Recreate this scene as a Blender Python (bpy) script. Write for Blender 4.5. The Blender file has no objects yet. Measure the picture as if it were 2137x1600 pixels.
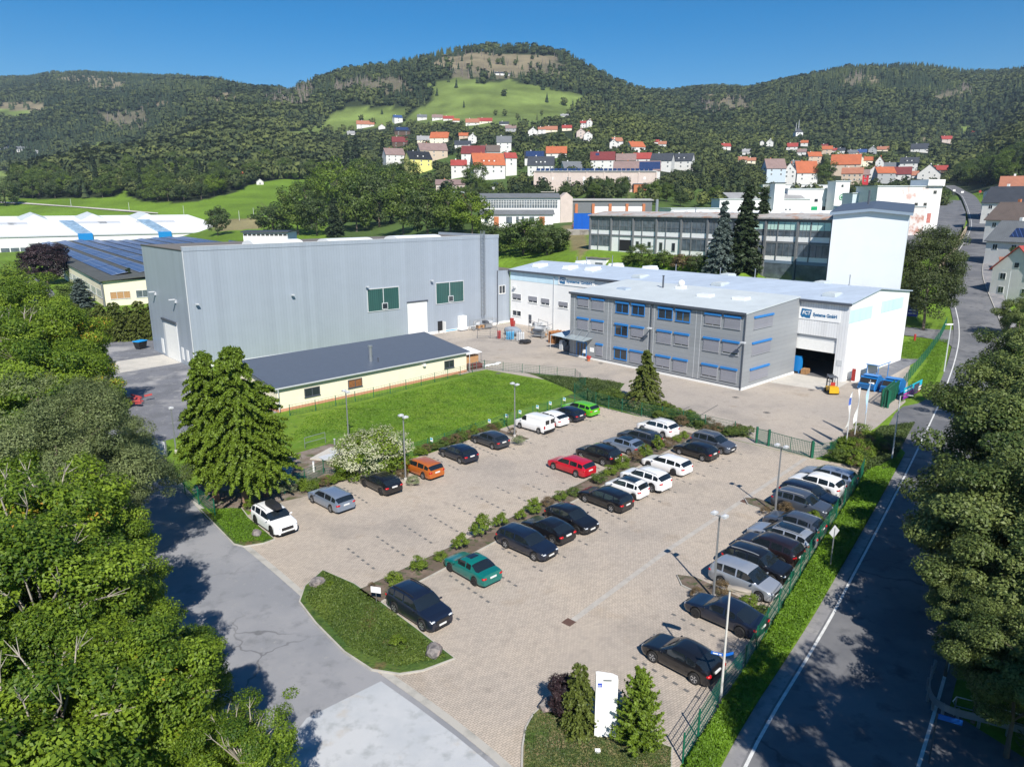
import bpy, math, random, bmesh
import numpy as np
from mathutils import Vector, Matrix
C = bpy.context.scene.collection
SC = bpy.context.scene
# ------------------------------------------------------------------ camera, sky, sun
CAMH = 24.0; FPX = 1482.0; PITCH = math.atan(376.0/FPX)
cam = bpy.data.cameras.new('camera'); camo = bpy.data.objects.new('camera', cam); C.objects.link(camo)
camo.location = (0, 0, CAMH); camo.rotation_euler = (math.pi/2-PITCH, 0, 0)
cam.sensor_width = 36; cam.lens = FPX/2137*36; cam.clip_start = .5; cam.clip_end = 12000
SC.camera = camo
SUN_EL = math.radians(42.5); SUN_AZ = math.radians(168.5)      # compass bearing of the sun (0 = +Y, 90 = +X)
w = bpy.data.worlds.new('World'); SC.world = w; w.use_nodes = True
nt = w.node_tree; bg = nt.nodes['Background']
sky = nt.nodes.new('ShaderNodeTexSky'); sky.sky_type = 'NISHITA'; sky.sun_disc = False
sky.sun_elevation = SUN_EL; sky.sun_rotation = SUN_AZ; sky.altitude = 450; sky.air_density = 1.0; sky.dust_density = .25; sky.ozone_density = 4.5
hs = nt.nodes.new('ShaderNodeHueSaturation'); hs.inputs['Saturation'].default_value = 1.5
nt.links.new(sky.outputs[0], hs.inputs['Color']); nt.links.new(hs.outputs[0], bg.inputs[0]); bg.inputs[1].default_value = .07
sl = bpy.data.lights.new('sun', 'SUN'); sl.energy = 4.6; sl.angle = math.radians(.5); sl.color = (1, .95, .87)
so = bpy.data.objects.new('sun', sl); C.objects.link(so)
sd = Vector((math.sin(SUN_AZ)*math.cos(SUN_EL), math.cos(SUN_AZ)*math.cos(SUN_EL), math.sin(SUN_EL)))
so.rotation_euler = sd.to_track_quat('Z', 'Y').to_euler(); so.location = sd*200
SC.view_settings.view_transform = 'Standard'; SC.view_settings.look = 'None'
SC.view_settings.exposure = .55; SC.view_settings.gamma = 1
SC.render.engine = 'CYCLES'
SC.cycles.max_bounces = 6; SC.cycles.transparent_max_bounces = 6
# ------------------------------------------------------------------ survey helpers
_s, _c = math.sin(PITCH), math.cos(PITCH)
def G(x, y, z=0.0):
    "ground point under a surveyed bearing"
    v = y-800; u = x-1068.5; d = FPX*_s+v*_c; g = FPX*_c-v*_s
    t = (CAMH-z)/d
    return (u*t, g*t)
A0 = math.radians(42.3); VX, VY = math.cos(A0), math.sin(A0)
OX, OY = 45.7, 95.4
def S(a, b, z=0.0):
    "works-yard grid (a along the short side, b along the long side) to world"
    return (OX+a*VX-b*VY, OY+a*VY+b*VX, z)
def AB(X, Y):
    X = X-OX; Y = Y-OY
    return (X*VX+Y*VY, -X*VY+Y*VX)
# ------------------------------------------------------------------ terrain heights
TX = [-600, 0, 250, 500, 750, 1000, 1250, 1500, 1750, 2000, 2137, 2600]
TD = [0, 110, 130, 150, 170, 220, 300, 400, 500, 650, 850, 1100]
TZ = [
 [0,0,0,0,0,0,1.5,4,19,40,50,60],
 [0,0,0,0,0,0,1.5,4,19,42,52,60],
 [0,0,0,0,0,.5,1.5,4,20,48,76,78],
 [0,0,0,0,0,1.5,7,13,25,47,90,140],
 [0,0,0,0,0,4,9,16,24,43,82,140],
 [0,0,0,0,5,11.5,18,25,36.7,60,101,153],
 [0,2,10,12,12.5,14,20,29,40,62,101,140],
 [0,4,11,12.5,13,14.5,18,25,36,55,85,124],
 [0,0,2.5,6,8,12,16,22,31,50,76,113],
 [0,0,1.5,4.8,8.3,12.5,17.2,23,31.5,47,68,102],
 [0,0,1,5,8.3,13,19,30,43,68,104,156],
 [0,0,2,6,10,18,35,55,75,100,140,190]]
def azt(x): return (x-1068.5)/1529.0
TT = np.array([azt(x) for x in TX]); TD_ = np.array(TD, float); TZ_ = np.array(TZ, float)
RB = [(-600,172,2600),(-200,168,2600),(0,167,2600),(60,166,2600),(110,157,2600),(200,158,2600),(300,161,2600),(380,168,2600),(440,178,2600),(500,191,2500),(545,199,2300),
 (600,196,1750),(650,176,1650),(700,158,1600),(760,148,1550),(820,141,1500),(880,127,1500),(930,112,1500),(1000,104,1500),(1060,104,1500),(1120,106,1500),(1165,113,1500),
 (1200,129,1520),(1250,157,1550),(1300,181,1600),(1350,200,1700),(1400,204,2200),(1440,197,2900),(1490,193,2900),(1560,196,2600),(1620,180,2000),(1700,160,1800),(1780,145,1800),
 (1850,143,1800),(1920,140,1800),(1980,149,1800),(2040,157,1800),(2090,155,1800),(2137,150,1800),(2400,125,1500),(2900,110,1300)]
def _zr(y, D): # height seen on image row y at distance D
    v = y-800; return CAMH - D*(FPX*_s+v*_c)/(FPX*_c-v*_s)
def _tr(x, y): v = y-800; return (x-1068.5)/(FPX*_c-v*_s)
RT = np.array([_tr(r[0], r[1]) for r in RB]); RD = np.array([r[2] for r in RB], float); RZ = np.array([_zr(r[1], r[2]) for r in RB])
_k = np.argsort(RT); RT, RD, RZ = RT[_k], RD[_k], RZ[_k]
def vnoise(x, y, seed=0):
    "smooth value noise, vectorised"
    xi = np.floor(x); yi = np.floor(y); fx = x-xi; fy = y-yi
    fx = fx*fx*(3-2*fx); fy = fy*fy*(3-2*fy)
    def h(a, b):
        n = np.sin(a*127.1+b*311.7+seed*74.7)*43758.5453
        return n-np.floor(n)
    return (h(xi,yi)*(1-fx)+h(xi+1,yi)*fx)*(1-fy)+(h(xi,yi+1)*(1-fx)+h(xi+1,yi+1)*fx)*fy
def sstep(t): t = np.clip(t, 0, 1); return t*t*(3-2*t)
def terrain(X, Y):
    X = np.asarray(X, float); Y = np.asarray(Y, float)
    Yc = np.maximum(Y, 1.0)
    t = np.clip(X/Yc, TT[0], TT[-1]); D = np.maximum(Y, 0)
    # bilinear in the near table
    ci = np.clip(np.searchsorted(TT, t)-1, 0, len(TT)-2); ft = (t-TT[ci])/(TT[ci+1]-TT[ci]); ft = ft*ft*(3-2*ft)
    Dn = np.clip(D, 0, 1100)
    di = np.clip(np.searchsorted(TD_, Dn)-1, 0, len(TD_)-2); fd = (Dn-TD_[di])/(TD_[di+1]-TD_[di])
    z = (TZ_[ci,di]*(1-fd)+TZ_[ci,di+1]*fd)*(1-ft)+(TZ_[ci+1,di]*(1-fd)+TZ_[ci+1,di+1]*fd)*ft
    zr = np.interp(t, RT, RZ); dr = np.interp(t, RT, RD)
    s = np.clip((D-1100)/(dr-1100), 0, 1)
    zf = z+(zr-z)*(s*1.35-0.35*s*s)
    und = (vnoise(X/170, Y/170, 3)-.5)*30*np.sin(np.pi*np.clip((D-650)/(dr-650), 0, 1))
    und = und+(vnoise(X/60, Y/60, 5)-.5)*9*np.sin(np.pi*np.clip((D-450)/(dr-450), 0, 1))
    back = np.clip((D-dr)/1500, 0, 1)
    z = np.where(D > 1100, zf, z)+np.minimum(und, 22)-back*260
    # works yard is levelled
    a = (X-OX)*VX+(Y-OY)*VY
    wgt = np.maximum(sstep((a-23)/7), sstep((D-170)/50))
    z = np.where(D < 225, z*wgt, z)
    return z
def T(X, Y): return float(terrain(np.array([X]), np.array([Y]))[0])
_HD = np.concatenate([np.arange(20, 400, 1.0), np.arange(400, 1200, 3.0), np.arange(1200, 3000, 8.0)])
def hit(px, py):
    "where a surveyed bearing meets the terrain"
    v = py-800; u = px-1068.5; d = FPX*_s+v*_c; g = FPX*_c-v*_s
    Y = _HD; X = u/g*Y; zl = CAMH-d/g*Y
    zt = terrain(X, Y); k = np.argmax(zl < zt)
    if k == 0: k = len(Y)-1
    return (float(X[k]), float(Y[k]), float(zt[k]))
def proj(X, Y, Z):
    dz = CAMH-Z; yc = Y*_c+dz*_s; v = -Y*_s+dz*_c
    return 1068.5+FPX*X/yc, 800+FPX*v/yc
def inpoly(px, py, poly):
    px = np.asarray(px); py = np.asarray(py); r = np.zeros(px.shape, bool); n = len(poly); j = n-1
    for i in range(n):
        xi, yi = poly[i]; xj, yj = poly[j]
        cond = ((yi > py) != (yj > py)) & (px < (xj-xi)*(py-yi)/(yj-yi+1e-9)+xi)
        r ^= cond; j = i
    return r
# ------------------------------------------------------------------ materials
MATS = {}
def mat(name, col, rough=.7, metal=0., var=.12, scale=2., bump=0., coat=0., spec=.5, obj_rand=0., detail=4.):
    if name in MATS: return MATS[name]
    m = bpy.data.materials.new(name); m.use_nodes = True; MATS[name] = m
    n = m.node_tree; b = n.nodes['Principled BSDF']
    b.inputs['Roughness'].default_value = rough; b.inputs['Metallic'].default_value = metal
    b.inputs['Specular IOR Level'].default_value = spec
    if coat: b.inputs['Coat Weight'].default_value = coat; b.inputs['Coat Roughness'].default_value = .05
    c4 = (*col, 1)
    if var <= 0: b.inputs['Base Color'].default_value = c4; return m
    tc = n.nodes.new('ShaderNodeTexCoord'); no = n.nodes.new('ShaderNodeTexNoise')
    no.inputs['Scale'].default_value = scale; no.inputs['Detail'].default_value = detail; no.inputs['Roughness'].default_value = .65
    n.links.new(tc.outputs['Object'], no.inputs['Vector'])
    mr = n.nodes.new('ShaderNodeMapRange'); mr.inputs[1].default_value = .25; mr.inputs[2].default_value = .75
    mr.inputs[3].default_value = 1-var; mr.inputs[4].default_value = 1+var
    n.links.new(no.outputs[0], mr.inputs[0])
    vm = n.nodes.new('ShaderNodeVectorMath'); vm.operation = 'SCALE'; vm.inputs[0].default_value = col
    n.links.new(mr.outputs[0], vm.inputs['Scale']); n.links.new(vm.outputs[0], b.inputs['Base Color'])
    if bump:
        bp = n.nodes.new('ShaderNodeBump'); bp.inputs['Strength'].default_value = bump; bp.inputs['Distance'].default_value = .05
        n.links.new(no.outputs[0], bp.inputs['Height']); n.links.new(bp.outputs[0], b.inputs['Normal'])
    return m
def ramp_mat(name, layers, rough=.9, bump=0., bumpscale=20., spec=.3):
    "colour from stacked noises: layers = [(colour, scale, lo, hi), ...]; first is the base"
    m = bpy.data.materials.new(name); m.use_nodes = True; MATS[name] = m
    n = m.node_tree; b = n.nodes['Principled BSDF']; b.inputs['Roughness'].default_value = rough; b.inputs['Specular IOR Level'].default_value = spec
    tc = n.nodes.new('ShaderNodeTexCoord'); cur = None
    for i, (col, sc, lo, hi) in enumerate(layers):
        if i == 0:
            rgb = n.nodes.new('ShaderNodeRGB'); rgb.outputs[0].default_value = (*col, 1); cur = rgb.outputs[0]; continue
        no = n.nodes.new('ShaderNodeTexNoise'); no.inputs['Scale'].default_value = sc; no.inputs['Detail'].default_value = 5; no.inputs['Roughness'].default_value = .6
        mp = n.nodes.new('ShaderNodeMapping'); mp.inputs['Location'].default_value = (i*37.1, i*11.3, 0)
        n.links.new(tc.outputs['Object'], mp.inputs[0]); n.links.new(mp.outputs[0], no.inputs['Vector'])
        mr = n.nodes.new('ShaderNodeMapRange'); mr.inputs[1].default_value = lo; mr.inputs[2].default_value = hi; n.links.new(no.outputs[0], mr.inputs[0])
        mx = n.nodes.new('ShaderNodeMixRGB'); n.links.new(mr.outputs[0], mx.inputs[0]); n.links.new(cur, mx.inputs[1]); mx.inputs[2].default_value = (*col, 1)
        cur = mx.outputs[0]
    n.links.new(cur, b.inputs['Base Color'])
    if bump:
        no = n.nodes.new('ShaderNodeTexNoise'); no.inputs['Scale'].default_value = bumpscale; no.inputs['Detail'].default_value = 3
        n.links.new(tc.outputs['Object'], no.inputs['Vector'])
        bp = n.nodes.new('ShaderNodeBump'); bp.inputs['Strength'].default_value = bump; bp.inputs['Distance'].default_value = .12
        n.links.new(no.outputs[0], bp.inputs['Height']); n.links.new(bp.outputs[0], b.inputs['Normal'])
    return m
def rib_mat(name, col, period=.3, axis='X', depth=.35, rough=.45, metal=.0, dark=.82, var=.05):
    "profiled sheet: narrow ribs, bump and a slightly darker groove"
    m = mat(name, col, rough, metal, var, .35)
    n = m.node_tree; b = n.nodes['Principled BSDF']
    tc = n.nodes.new('ShaderNodeTexCoord'); sx = n.nodes.new('ShaderNodeSeparateXYZ'); n.links.new(tc.outputs['Object'], sx.inputs[0])
    src = sx.outputs[axis]
    if axis == 'X':   # ribs on walls of either direction: use x+y
        ad = n.nodes.new('ShaderNodeMath'); ad.operation = 'ADD'; n.links.new(sx.outputs['X'], ad.inputs[0]); n.links.new(sx.outputs['Y'], ad.inputs[1]); src = ad.outputs[0]
    dv = n.nodes.new('ShaderNodeMath'); dv.operation = 'DIVIDE'; dv.inputs[1].default_value = period; n.links.new(src, dv.inputs[0])
    fr = n.nodes.new('ShaderNodeMath'); fr.operation = 'FRACT'; n.links.new(dv.outputs[0], fr.inputs[0])
    st = n.nodes.new('ShaderNodeMath'); st.operation = 'GREATER_THAN'; st.inputs[1].default_value = .86; n.links.new(fr.outputs[0], st.inputs[0])
    old = b.inputs['Base Color'].links[0].from_socket if b.inputs['Base Color'].links else None
    fl = n.nodes.new('ShaderNodeMath'); fl.operation = 'FLOOR'; d2 = n.nodes.new('ShaderNodeMath'); d2.operation = 'DIVIDE'; d2.inputs[1].default_value = 2.; n.links.new(dv.outputs[0], d2.inputs[0]); n.links.new(d2.outputs[0], fl.inputs[0])
    wn = n.nodes.new('ShaderNodeTexWhiteNoise'); wn.noise_dimensions = '1D'; n.links.new(fl.outputs[0], wn.inputs['W']); mr2 = n.nodes.new('ShaderNodeMapRange'); mr2.inputs[3].default_value = .955; mr2.inputs[4].default_value = 1.045; n.links.new(wn.outputs['Value'], mr2.inputs[0])
    mx = n.nodes.new('ShaderNodeMixRGB'); mx.blend_type = 'MULTIPLY'; mx.inputs[2].default_value = (dark, dark, dark, 1)
    n.links.new(st.outputs[0], mx.inputs[0])
    if old: n.links.new(old, mx.inputs[1])
    else: mx.inputs[1].default_value = (*col, 1)
    vs_ = n.nodes.new('ShaderNodeVectorMath'); vs_.operation = 'SCALE'; n.links.new(mx.outputs[0], vs_.inputs[0]); n.links.new(mr2.outputs[0], vs_.inputs['Scale']); n.links.new(vs_.outputs[0], b.inputs['Base Color'])
    bp = n.nodes.new('ShaderNodeBump'); bp.inputs['Strength'].default_value = depth; bp.inputs['Distance'].default_value = .04
    n.links.new(st.outputs[0], bp.inputs['Height']); bp.invert = True; n.links.new(bp.outputs[0], b.inputs['Normal'])
    return m
def leaf_mat(name, c_dark, c_light, c_alt=None, alt=.0, trans=.35, rough=.55):
    m = bpy.data.materials.new(name); m.use_nodes = True; MATS[name] = m
    n = m.node_tree; n.nodes.remove(n.nodes['Principled BSDF']); out = n.nodes['Material Output']
    at = n.nodes.new('ShaderNodeAttribute'); at.attribute_name = 'tint'
    oi = n.nodes.new('ShaderNodeObjectInfo')
    cr = n.nodes.new('ShaderNodeValToRGB'); e = cr.color_ramp.elements
    e[0].position = 0; e[0].color = (*c_dark, 1); e[1].position = .9 if c_alt else 1; e[1].color = (*c_light, 1)
    if c_alt: q = cr.color_ramp.elements.new(1-alt*.4); q.color = (*c_alt, 1); e[1].position = 1-alt
    ad = n.nodes.new('ShaderNodeMath'); ad.operation = 'MULTIPLY_ADD'; ad.inputs[1].default_value = .22; ad.inputs[2].default_value = -.11
    n.links.new(oi.outputs['Random'], ad.inputs[0])
    a2 = n.nodes.new('ShaderNodeMath'); a2.operation = 'ADD'; n.links.new(at.outputs['Fac'], a2.inputs[0]); n.links.new(ad.outputs[0], a2.inputs[1])
    n.links.new(a2.outputs[0], cr.inputs[0])
    pb = n.nodes.new('ShaderNodeBsdfPrincipled'); pb.inputs['Roughness'].default_value = rough; pb.inputs['Specular IOR Level'].default_value = .35
    tr = n.nodes.new('ShaderNodeBsdfTranslucent'); mx = n.nodes.new('ShaderNodeMixShader'); mx.inputs[0].default_value = trans
    n.links.new(cr.outputs[0], pb.inputs['Base Color']); n.links.new(cr.outputs[0], tr.inputs[0])
    n.links.new(pb.outputs[0], mx.inputs[1]); n.links.new(tr.outputs[0], mx.inputs[2]); n.links.new(mx.outputs[0], out.inputs[0])
    return m
# ------------------------------------------------------------------ mesh builder
class MB:
    def __init__(s): s.v = []; s.f = []; s.m = []
    def add(s, vs, fs, mi=0):
        o = len(s.v); s.v += [tuple(map(float, p)) for p in vs]; s.f += [tuple(i+o for i in f) for f in fs]; s.m += [mi]*len(fs); return s
    def box(s, x0, x1, y0, y1, z0, z1, mi=0):
        if x0 > x1: x0, x1 = x1, x0
        if y0 > y1: y0, y1 = y1, y0
        if z0 > z1: z0, z1 = z1, z0
        return s.add([(x0,y0,z0),(x1,y0,z0),(x1,y1,z0),(x0,y1,z0),(x0,y0,z1),(x1,y0,z1),(x1,y1,z1),(x0,y1,z1)],
                     [(0,3,2,1),(4,5,6,7),(0,1,5,4),(1,2,6,5),(2,3,7,6),(3,0,4,7)], mi)
    def prism(s, poly, z0, z1, mi=0):
        n = len(poly); A = sum(poly[i][0]*poly[(i+1)%n][1]-poly[(i+1)%n][0]*poly[i][1] for i in range(n))
        if A < 0: poly = poly[::-1]
        f0 = z0 if callable(z0) else (lambda x, y: z0); f1 = z1 if callable(z1) else (lambda x, y: z1)
        vs = [(x, y, f0(x, y)) for x, y in poly]+[(x, y, f1(x, y)) for x, y in poly]
        return s.add(vs, [tuple(range(n-1,-1,-1)), tuple(range(n,2*n))]+[(i,(i+1)%n,n+(i+1)%n,n+i) for i in range(n)], mi)
    def sheet(s, poly, z, mi=0):
        n = len(poly); A = sum(poly[i][0]*poly[(i+1)%n][1]-poly[(i+1)%n][0]*poly[i][1] for i in range(n))
        if A < 0: poly = poly[::-1]
        return s.add([(x, y, z) for x, y in poly], [tuple(range(n))], mi)
    def tube(s, p0, p1, r0, r1=None, n=8, mi=0, cap=True):
        r1 = r0 if r1 is None else r1
        p0 = Vector(p0); p1 = Vector(p1); d = (p1-p0)
        if d.length < 1e-6: return s
        d.normalize(); a = d.orthogonal().normalized(); b = d.cross(a)
        vs = []
        for p, r in ((p0, r0), (p1, r1)):
            for i in range(n):
                t = 2*math.pi*i/n; vs.append(p+a*(r*math.cos(t))+b*(r*math.sin(t)))
        fs = [(i,(i+1)%n,n+(i+1)%n,n+i) for i in range(n)]
        if cap: fs += [tuple(range(n-1,-1,-1)), tuple(range(n,2*n))]
        return s.add(vs, fs, mi)
    def bar(s, p0, p1, w, h, mi=0):
        "rectangular bar along p0-p1"
        p0 = Vector(p0); p1 = Vector(p1); d = (p1-p0).normalized()
        up = Vector((0,0,1)) if abs(d.z) < .95 else Vector((0,1,0))
        a = d.cross(up).normalized()*(w/2); b = a.cross(d).normalized()*(h/2)
        vs = [p+x*a+y*b for p in (p0, p1) for x, y in ((-1,-1),(1,-1),(1,1),(-1,1))]
        return s.add(vs, [(0,3,2,1),(4,5,6,7),(0,1,5,4),(1,2,6,5),(2,3,7,6),(3,0,4,7)], mi)
    def blob(s, c, r, seed=0, mi=0, k=1, jit=.25):
        bm = bmesh.new(); bmesh.ops.create_icosphere(bm, subdivisions=k, radius=1)
        rnd = random.Random(seed); vs = []
        for v in bm.verts:
            q = 1+rnd.uniform(-jit, jit); vs.append((c[0]+v.co.x*r[0]*q, c[1]+v.co.y*r[1]*q, c[2]+v.co.z*r[2]*q))
        fs = [tuple(v.index for v in f.verts) for f in bm.faces]; bm.free()
        return s.add(vs, fs, mi)
    def mesh(s, name, mats, smooth=False):
        me = bpy.data.meshes.new(name); me.from_pydata(s.v, [], s.f)
        for m in (mats if isinstance(mats, (list, tuple)) else [mats]): me.materials.append(m)
        if any(s.m): me.polygons.foreach_set('material_index', s.m)
        if smooth: me.shade_smooth(); me.set_sharp_from_angle(angle=math.radians(smooth if smooth > 1 else 40))
        me.update(); return me
    def build(s, name, mats, parent=None, smooth=False, loc=None):
        o = bpy.data.objects.new(name, s.mesh(name, mats, smooth)); C.objects.link(o)
        if parent: o.parent = parent
        if loc: o.location = loc
        return o
def tag(o, label=None, cat=None, group=None, kind=None):
    if label: o['label'] = label
    if cat: o['category'] = cat
    if group: o['group'] = group
    if kind: o['kind'] = kind
    return o
def thing(name, label, cat, loc=(0,0,0), rz=0., group=None):
    o = bpy.data.objects.new(name, None); C.objects.link(o); o.location = (loc[0], loc[1], loc[2] if len(loc) > 2 else 0); o.rotation_euler = (0,0,rz); o.empty_display_size = .3
    return tag(o, label, cat, group)
def struct(name, mb, m, smooth=False):
    o = mb.build(name, m, None, smooth); o['kind'] = 'structure'; return o
def dup(root, loc, rz=0., label=None, group=None, scale=None):
    r = root.copy(); C.objects.link(r); r.location = loc; r.rotation_euler = (0,0,rz)
    if label: r['label'] = label
    if group: r['group'] = group
    if scale: r.scale = scale if isinstance(scale, (tuple, list)) else (scale,)*3
    for ch in list(root.children):
        c = ch.copy(); C.objects.link(c); c.parent = r
        for g in ch.children:
            d = g.copy(); C.objects.link(d); d.parent = c
    return r
_tc = {}
def text_mb(txt, size, bold=.0, ext=.004, font=None):
    cu = bpy.data.curves.new('lettering', 'FONT'); cu.body = txt; cu.size = size; cu.extrude = ext; cu.offset = bold
    cu.align_x = 'LEFT'; cu.align_y = 'BOTTOM_BASELINE'; cu.resolution_u = 3
    o = bpy.data.objects.new('lettering', cu); C.objects.link(o)
    dg = bpy.context.evaluated_depsgraph_get(); me = bpy.data.meshes.new_from_object(o.evaluated_get(dg))
    bpy.data.objects.remove(o); return me
def lettering(txt, size, m, parent, M, bold=0., name='lettering', ext=.004):
    me = text_mb(txt, size, bold, ext); me.materials.clear(); me.materials.append(m)
    me.transform(M); o = bpy.data.objects.new(name, me); C.objects.link(o)
    if parent: o.parent = parent
    return o
# ------------------------------------------------------------------ shared materials
def gmix(name, m_layers, **k): return ramp_mat(name, m_layers, **k)
M_asph = gmix('asphalt', [((.125,.128,.138),1,0,1), ((.175,.175,.18),.2,.42,.6), ((.085,.088,.095),.7,.54,.7), ((.2,.2,.2),14,.62,.8)], rough=.85, bump=.15, bumpscale=40)
M_asph2 = gmix('asphalt_side_road', [((.235,.24,.255),1,0,1), ((.28,.28,.29),.22,.42,.6), ((.19,.195,.205),.8,.54,.7), ((.30,.30,.29),3,.6,.75)], rough=.85, bump=.1, bumpscale=40)
M_asph3 = gmix('asphalt_new', [((.40,.42,.44),1,0,1), ((.48,.49,.50),.25,.40,.62), ((.34,.355,.36),1.2,.52,.7), ((.43,.40,.36),.5,.6,.72)], rough=.85, bump=.1, bumpscale=40)
def cracks(m, sc=.16, amt=.45):
    n = m.node_tree; b = n.nodes['Principled BSDF']; tc = n.nodes.new('ShaderNodeTexCoord'); old = b.inputs['Base Color'].links[0].from_socket
    no = n.nodes.new('ShaderNodeTexNoise'); no.inputs['Scale'].default_value = .8; ad = n.nodes.new('ShaderNodeVectorMath'); ad.operation = 'MULTIPLY_ADD'; ad.inputs[1].default_value = (1.6,1.6,0); n.links.new(tc.outputs['Object'], no.inputs['Vector']); n.links.new(no.outputs['Color'], ad.inputs[0]); n.links.new(tc.outputs['Object'], ad.inputs[2])
    vo = n.nodes.new('ShaderNodeTexVoronoi'); vo.feature = 'DISTANCE_TO_EDGE'; vo.inputs['Scale'].default_value = sc; n.links.new(ad.outputs[0], vo.inputs['Vector'])
    lt = n.nodes.new('ShaderNodeMapRange'); lt.inputs[1].default_value = .004; lt.inputs[2].default_value = .012; lt.inputs[3].default_value = amt; lt.inputs[4].default_value = 0; n.links.new(vo.outputs['Distance'], lt.inputs[0])
    n2 = n.nodes.new('ShaderNodeTexNoise'); n2.inputs['Scale'].default_value = .11; m2 = n.nodes.new('ShaderNodeMapRange'); m2.inputs[1].default_value = .48; m2.inputs[2].default_value = .6; n.links.new(tc.outputs['Object'], n2.inputs['Vector']); n.links.new(n2.outputs[0], m2.inputs[0])
    mu = n.nodes.new('ShaderNodeMath'); mu.operation = 'MULTIPLY'; n.links.new(lt.outputs[0], mu.inputs[0]); n.links.new(m2.outputs[0], mu.inputs[1])
    mx = n.nodes.new('ShaderNodeMixRGB'); n.links.new(mu.outputs[0], mx.inputs[0]); n.links.new(old, mx.inputs[1]); mx.inputs[2].default_value = (.03,.03,.032,1); n.links.new(mx.outputs[0], b.inputs['Base Color'])
for _q in (M_asph, M_asph2): cracks(_q)
M_gravel = gmix('gravel', [((.165,.17,.19),1,0,1), ((.13,.135,.15),.3,.45,.6), ((.36,.35,.34),.10,.53,.62), ((.28,.28,.28),.9,.58,.68), ((.24,.24,.25),9,.5,.7)], rough=.95, bump=.3, bumpscale=12)
M_conc = gmix('concrete', [((.50,.47,.42),1,0,1), ((.42,.40,.36),.5,.45,.65), ((.58,.55,.5),3,.5,.8)], rough=.85)
M_kerb = gmix('kerb_stone', [((.42,.40,.36),1,0,1), ((.30,.29,.26),1.2,.5,.7)], rough=.85)
M_soil = gmix('bed_soil', [((.13,.10,.075),1,0,1), ((.20,.15,.12),.8,.45,.65), ((.06,.08,.03),2.1,.5,.65)], rough=.95, bump=.6, bumpscale=6)
M_lawn = gmix('lawn', [((.105,.20,.014),1,0,1), ((.17,.26,.022),.16,.42,.60), ((.07,.135,.012),.55,.50,.66), ((.20,.26,.05),1.6,.56,.70), ((.06,.11,.012),4,.55,.7)], rough=.95, bump=.8, bumpscale=5)
M_island = gmix('island_grass', [((.05,.10,.018),1,0,1), ((.085,.13,.022),.5,.42,.62), ((.15,.10,.05),.42,.57,.68), ((.03,.065,.012),2.4,.5,.65)], rough=.95, bump=.9, bumpscale=5)
M_dry = gmix('dry_grass', [((.14,.15,.05),1,0,1), ((.21,.17,.09),.6,.45,.6), ((.06,.11,.02),.9,.5,.62)], rough=.95, bump=.8, bumpscale=6)
M_white = mat('white_paint', (.78,.78,.76), .5, var=.05); M_line = mat('road_paint', (.62,.62,.6), .7, var=.25, scale=3)
M_black = mat('black_plastic', (.018,.018,.02), .5, var=0); M_steel = mat('galvanised_steel', (.42,.44,.46), .4, .7, var=.08)
M_glass = mat('dark_window_glass', (.025,.032,.04), .06, var=0, spec=.9); M_green = mat('green_fence_coating', (.005,.10,.055), .45, var=.08)
M_blue = mat('blue_trim', (.02,.19,.52), .45, var=.03); M_wood = mat('pallet_wood', (.42,.24,.11), .8, var=.25, scale=5)
M_red = mat('red_paint', (.36,.03,.025), .5, var=.08); M_dark = mat('dark_interior', (.012,.012,.014), .9, var=0)
M_rock = gmix('boulder_stone', [((.22,.20,.19),1,0,1), ((.34,.25,.22),1.1,.45,.6), ((.12,.11,.11),2.6,.5,.65)], rough=.9, bump=.6, bumpscale=7)
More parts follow.
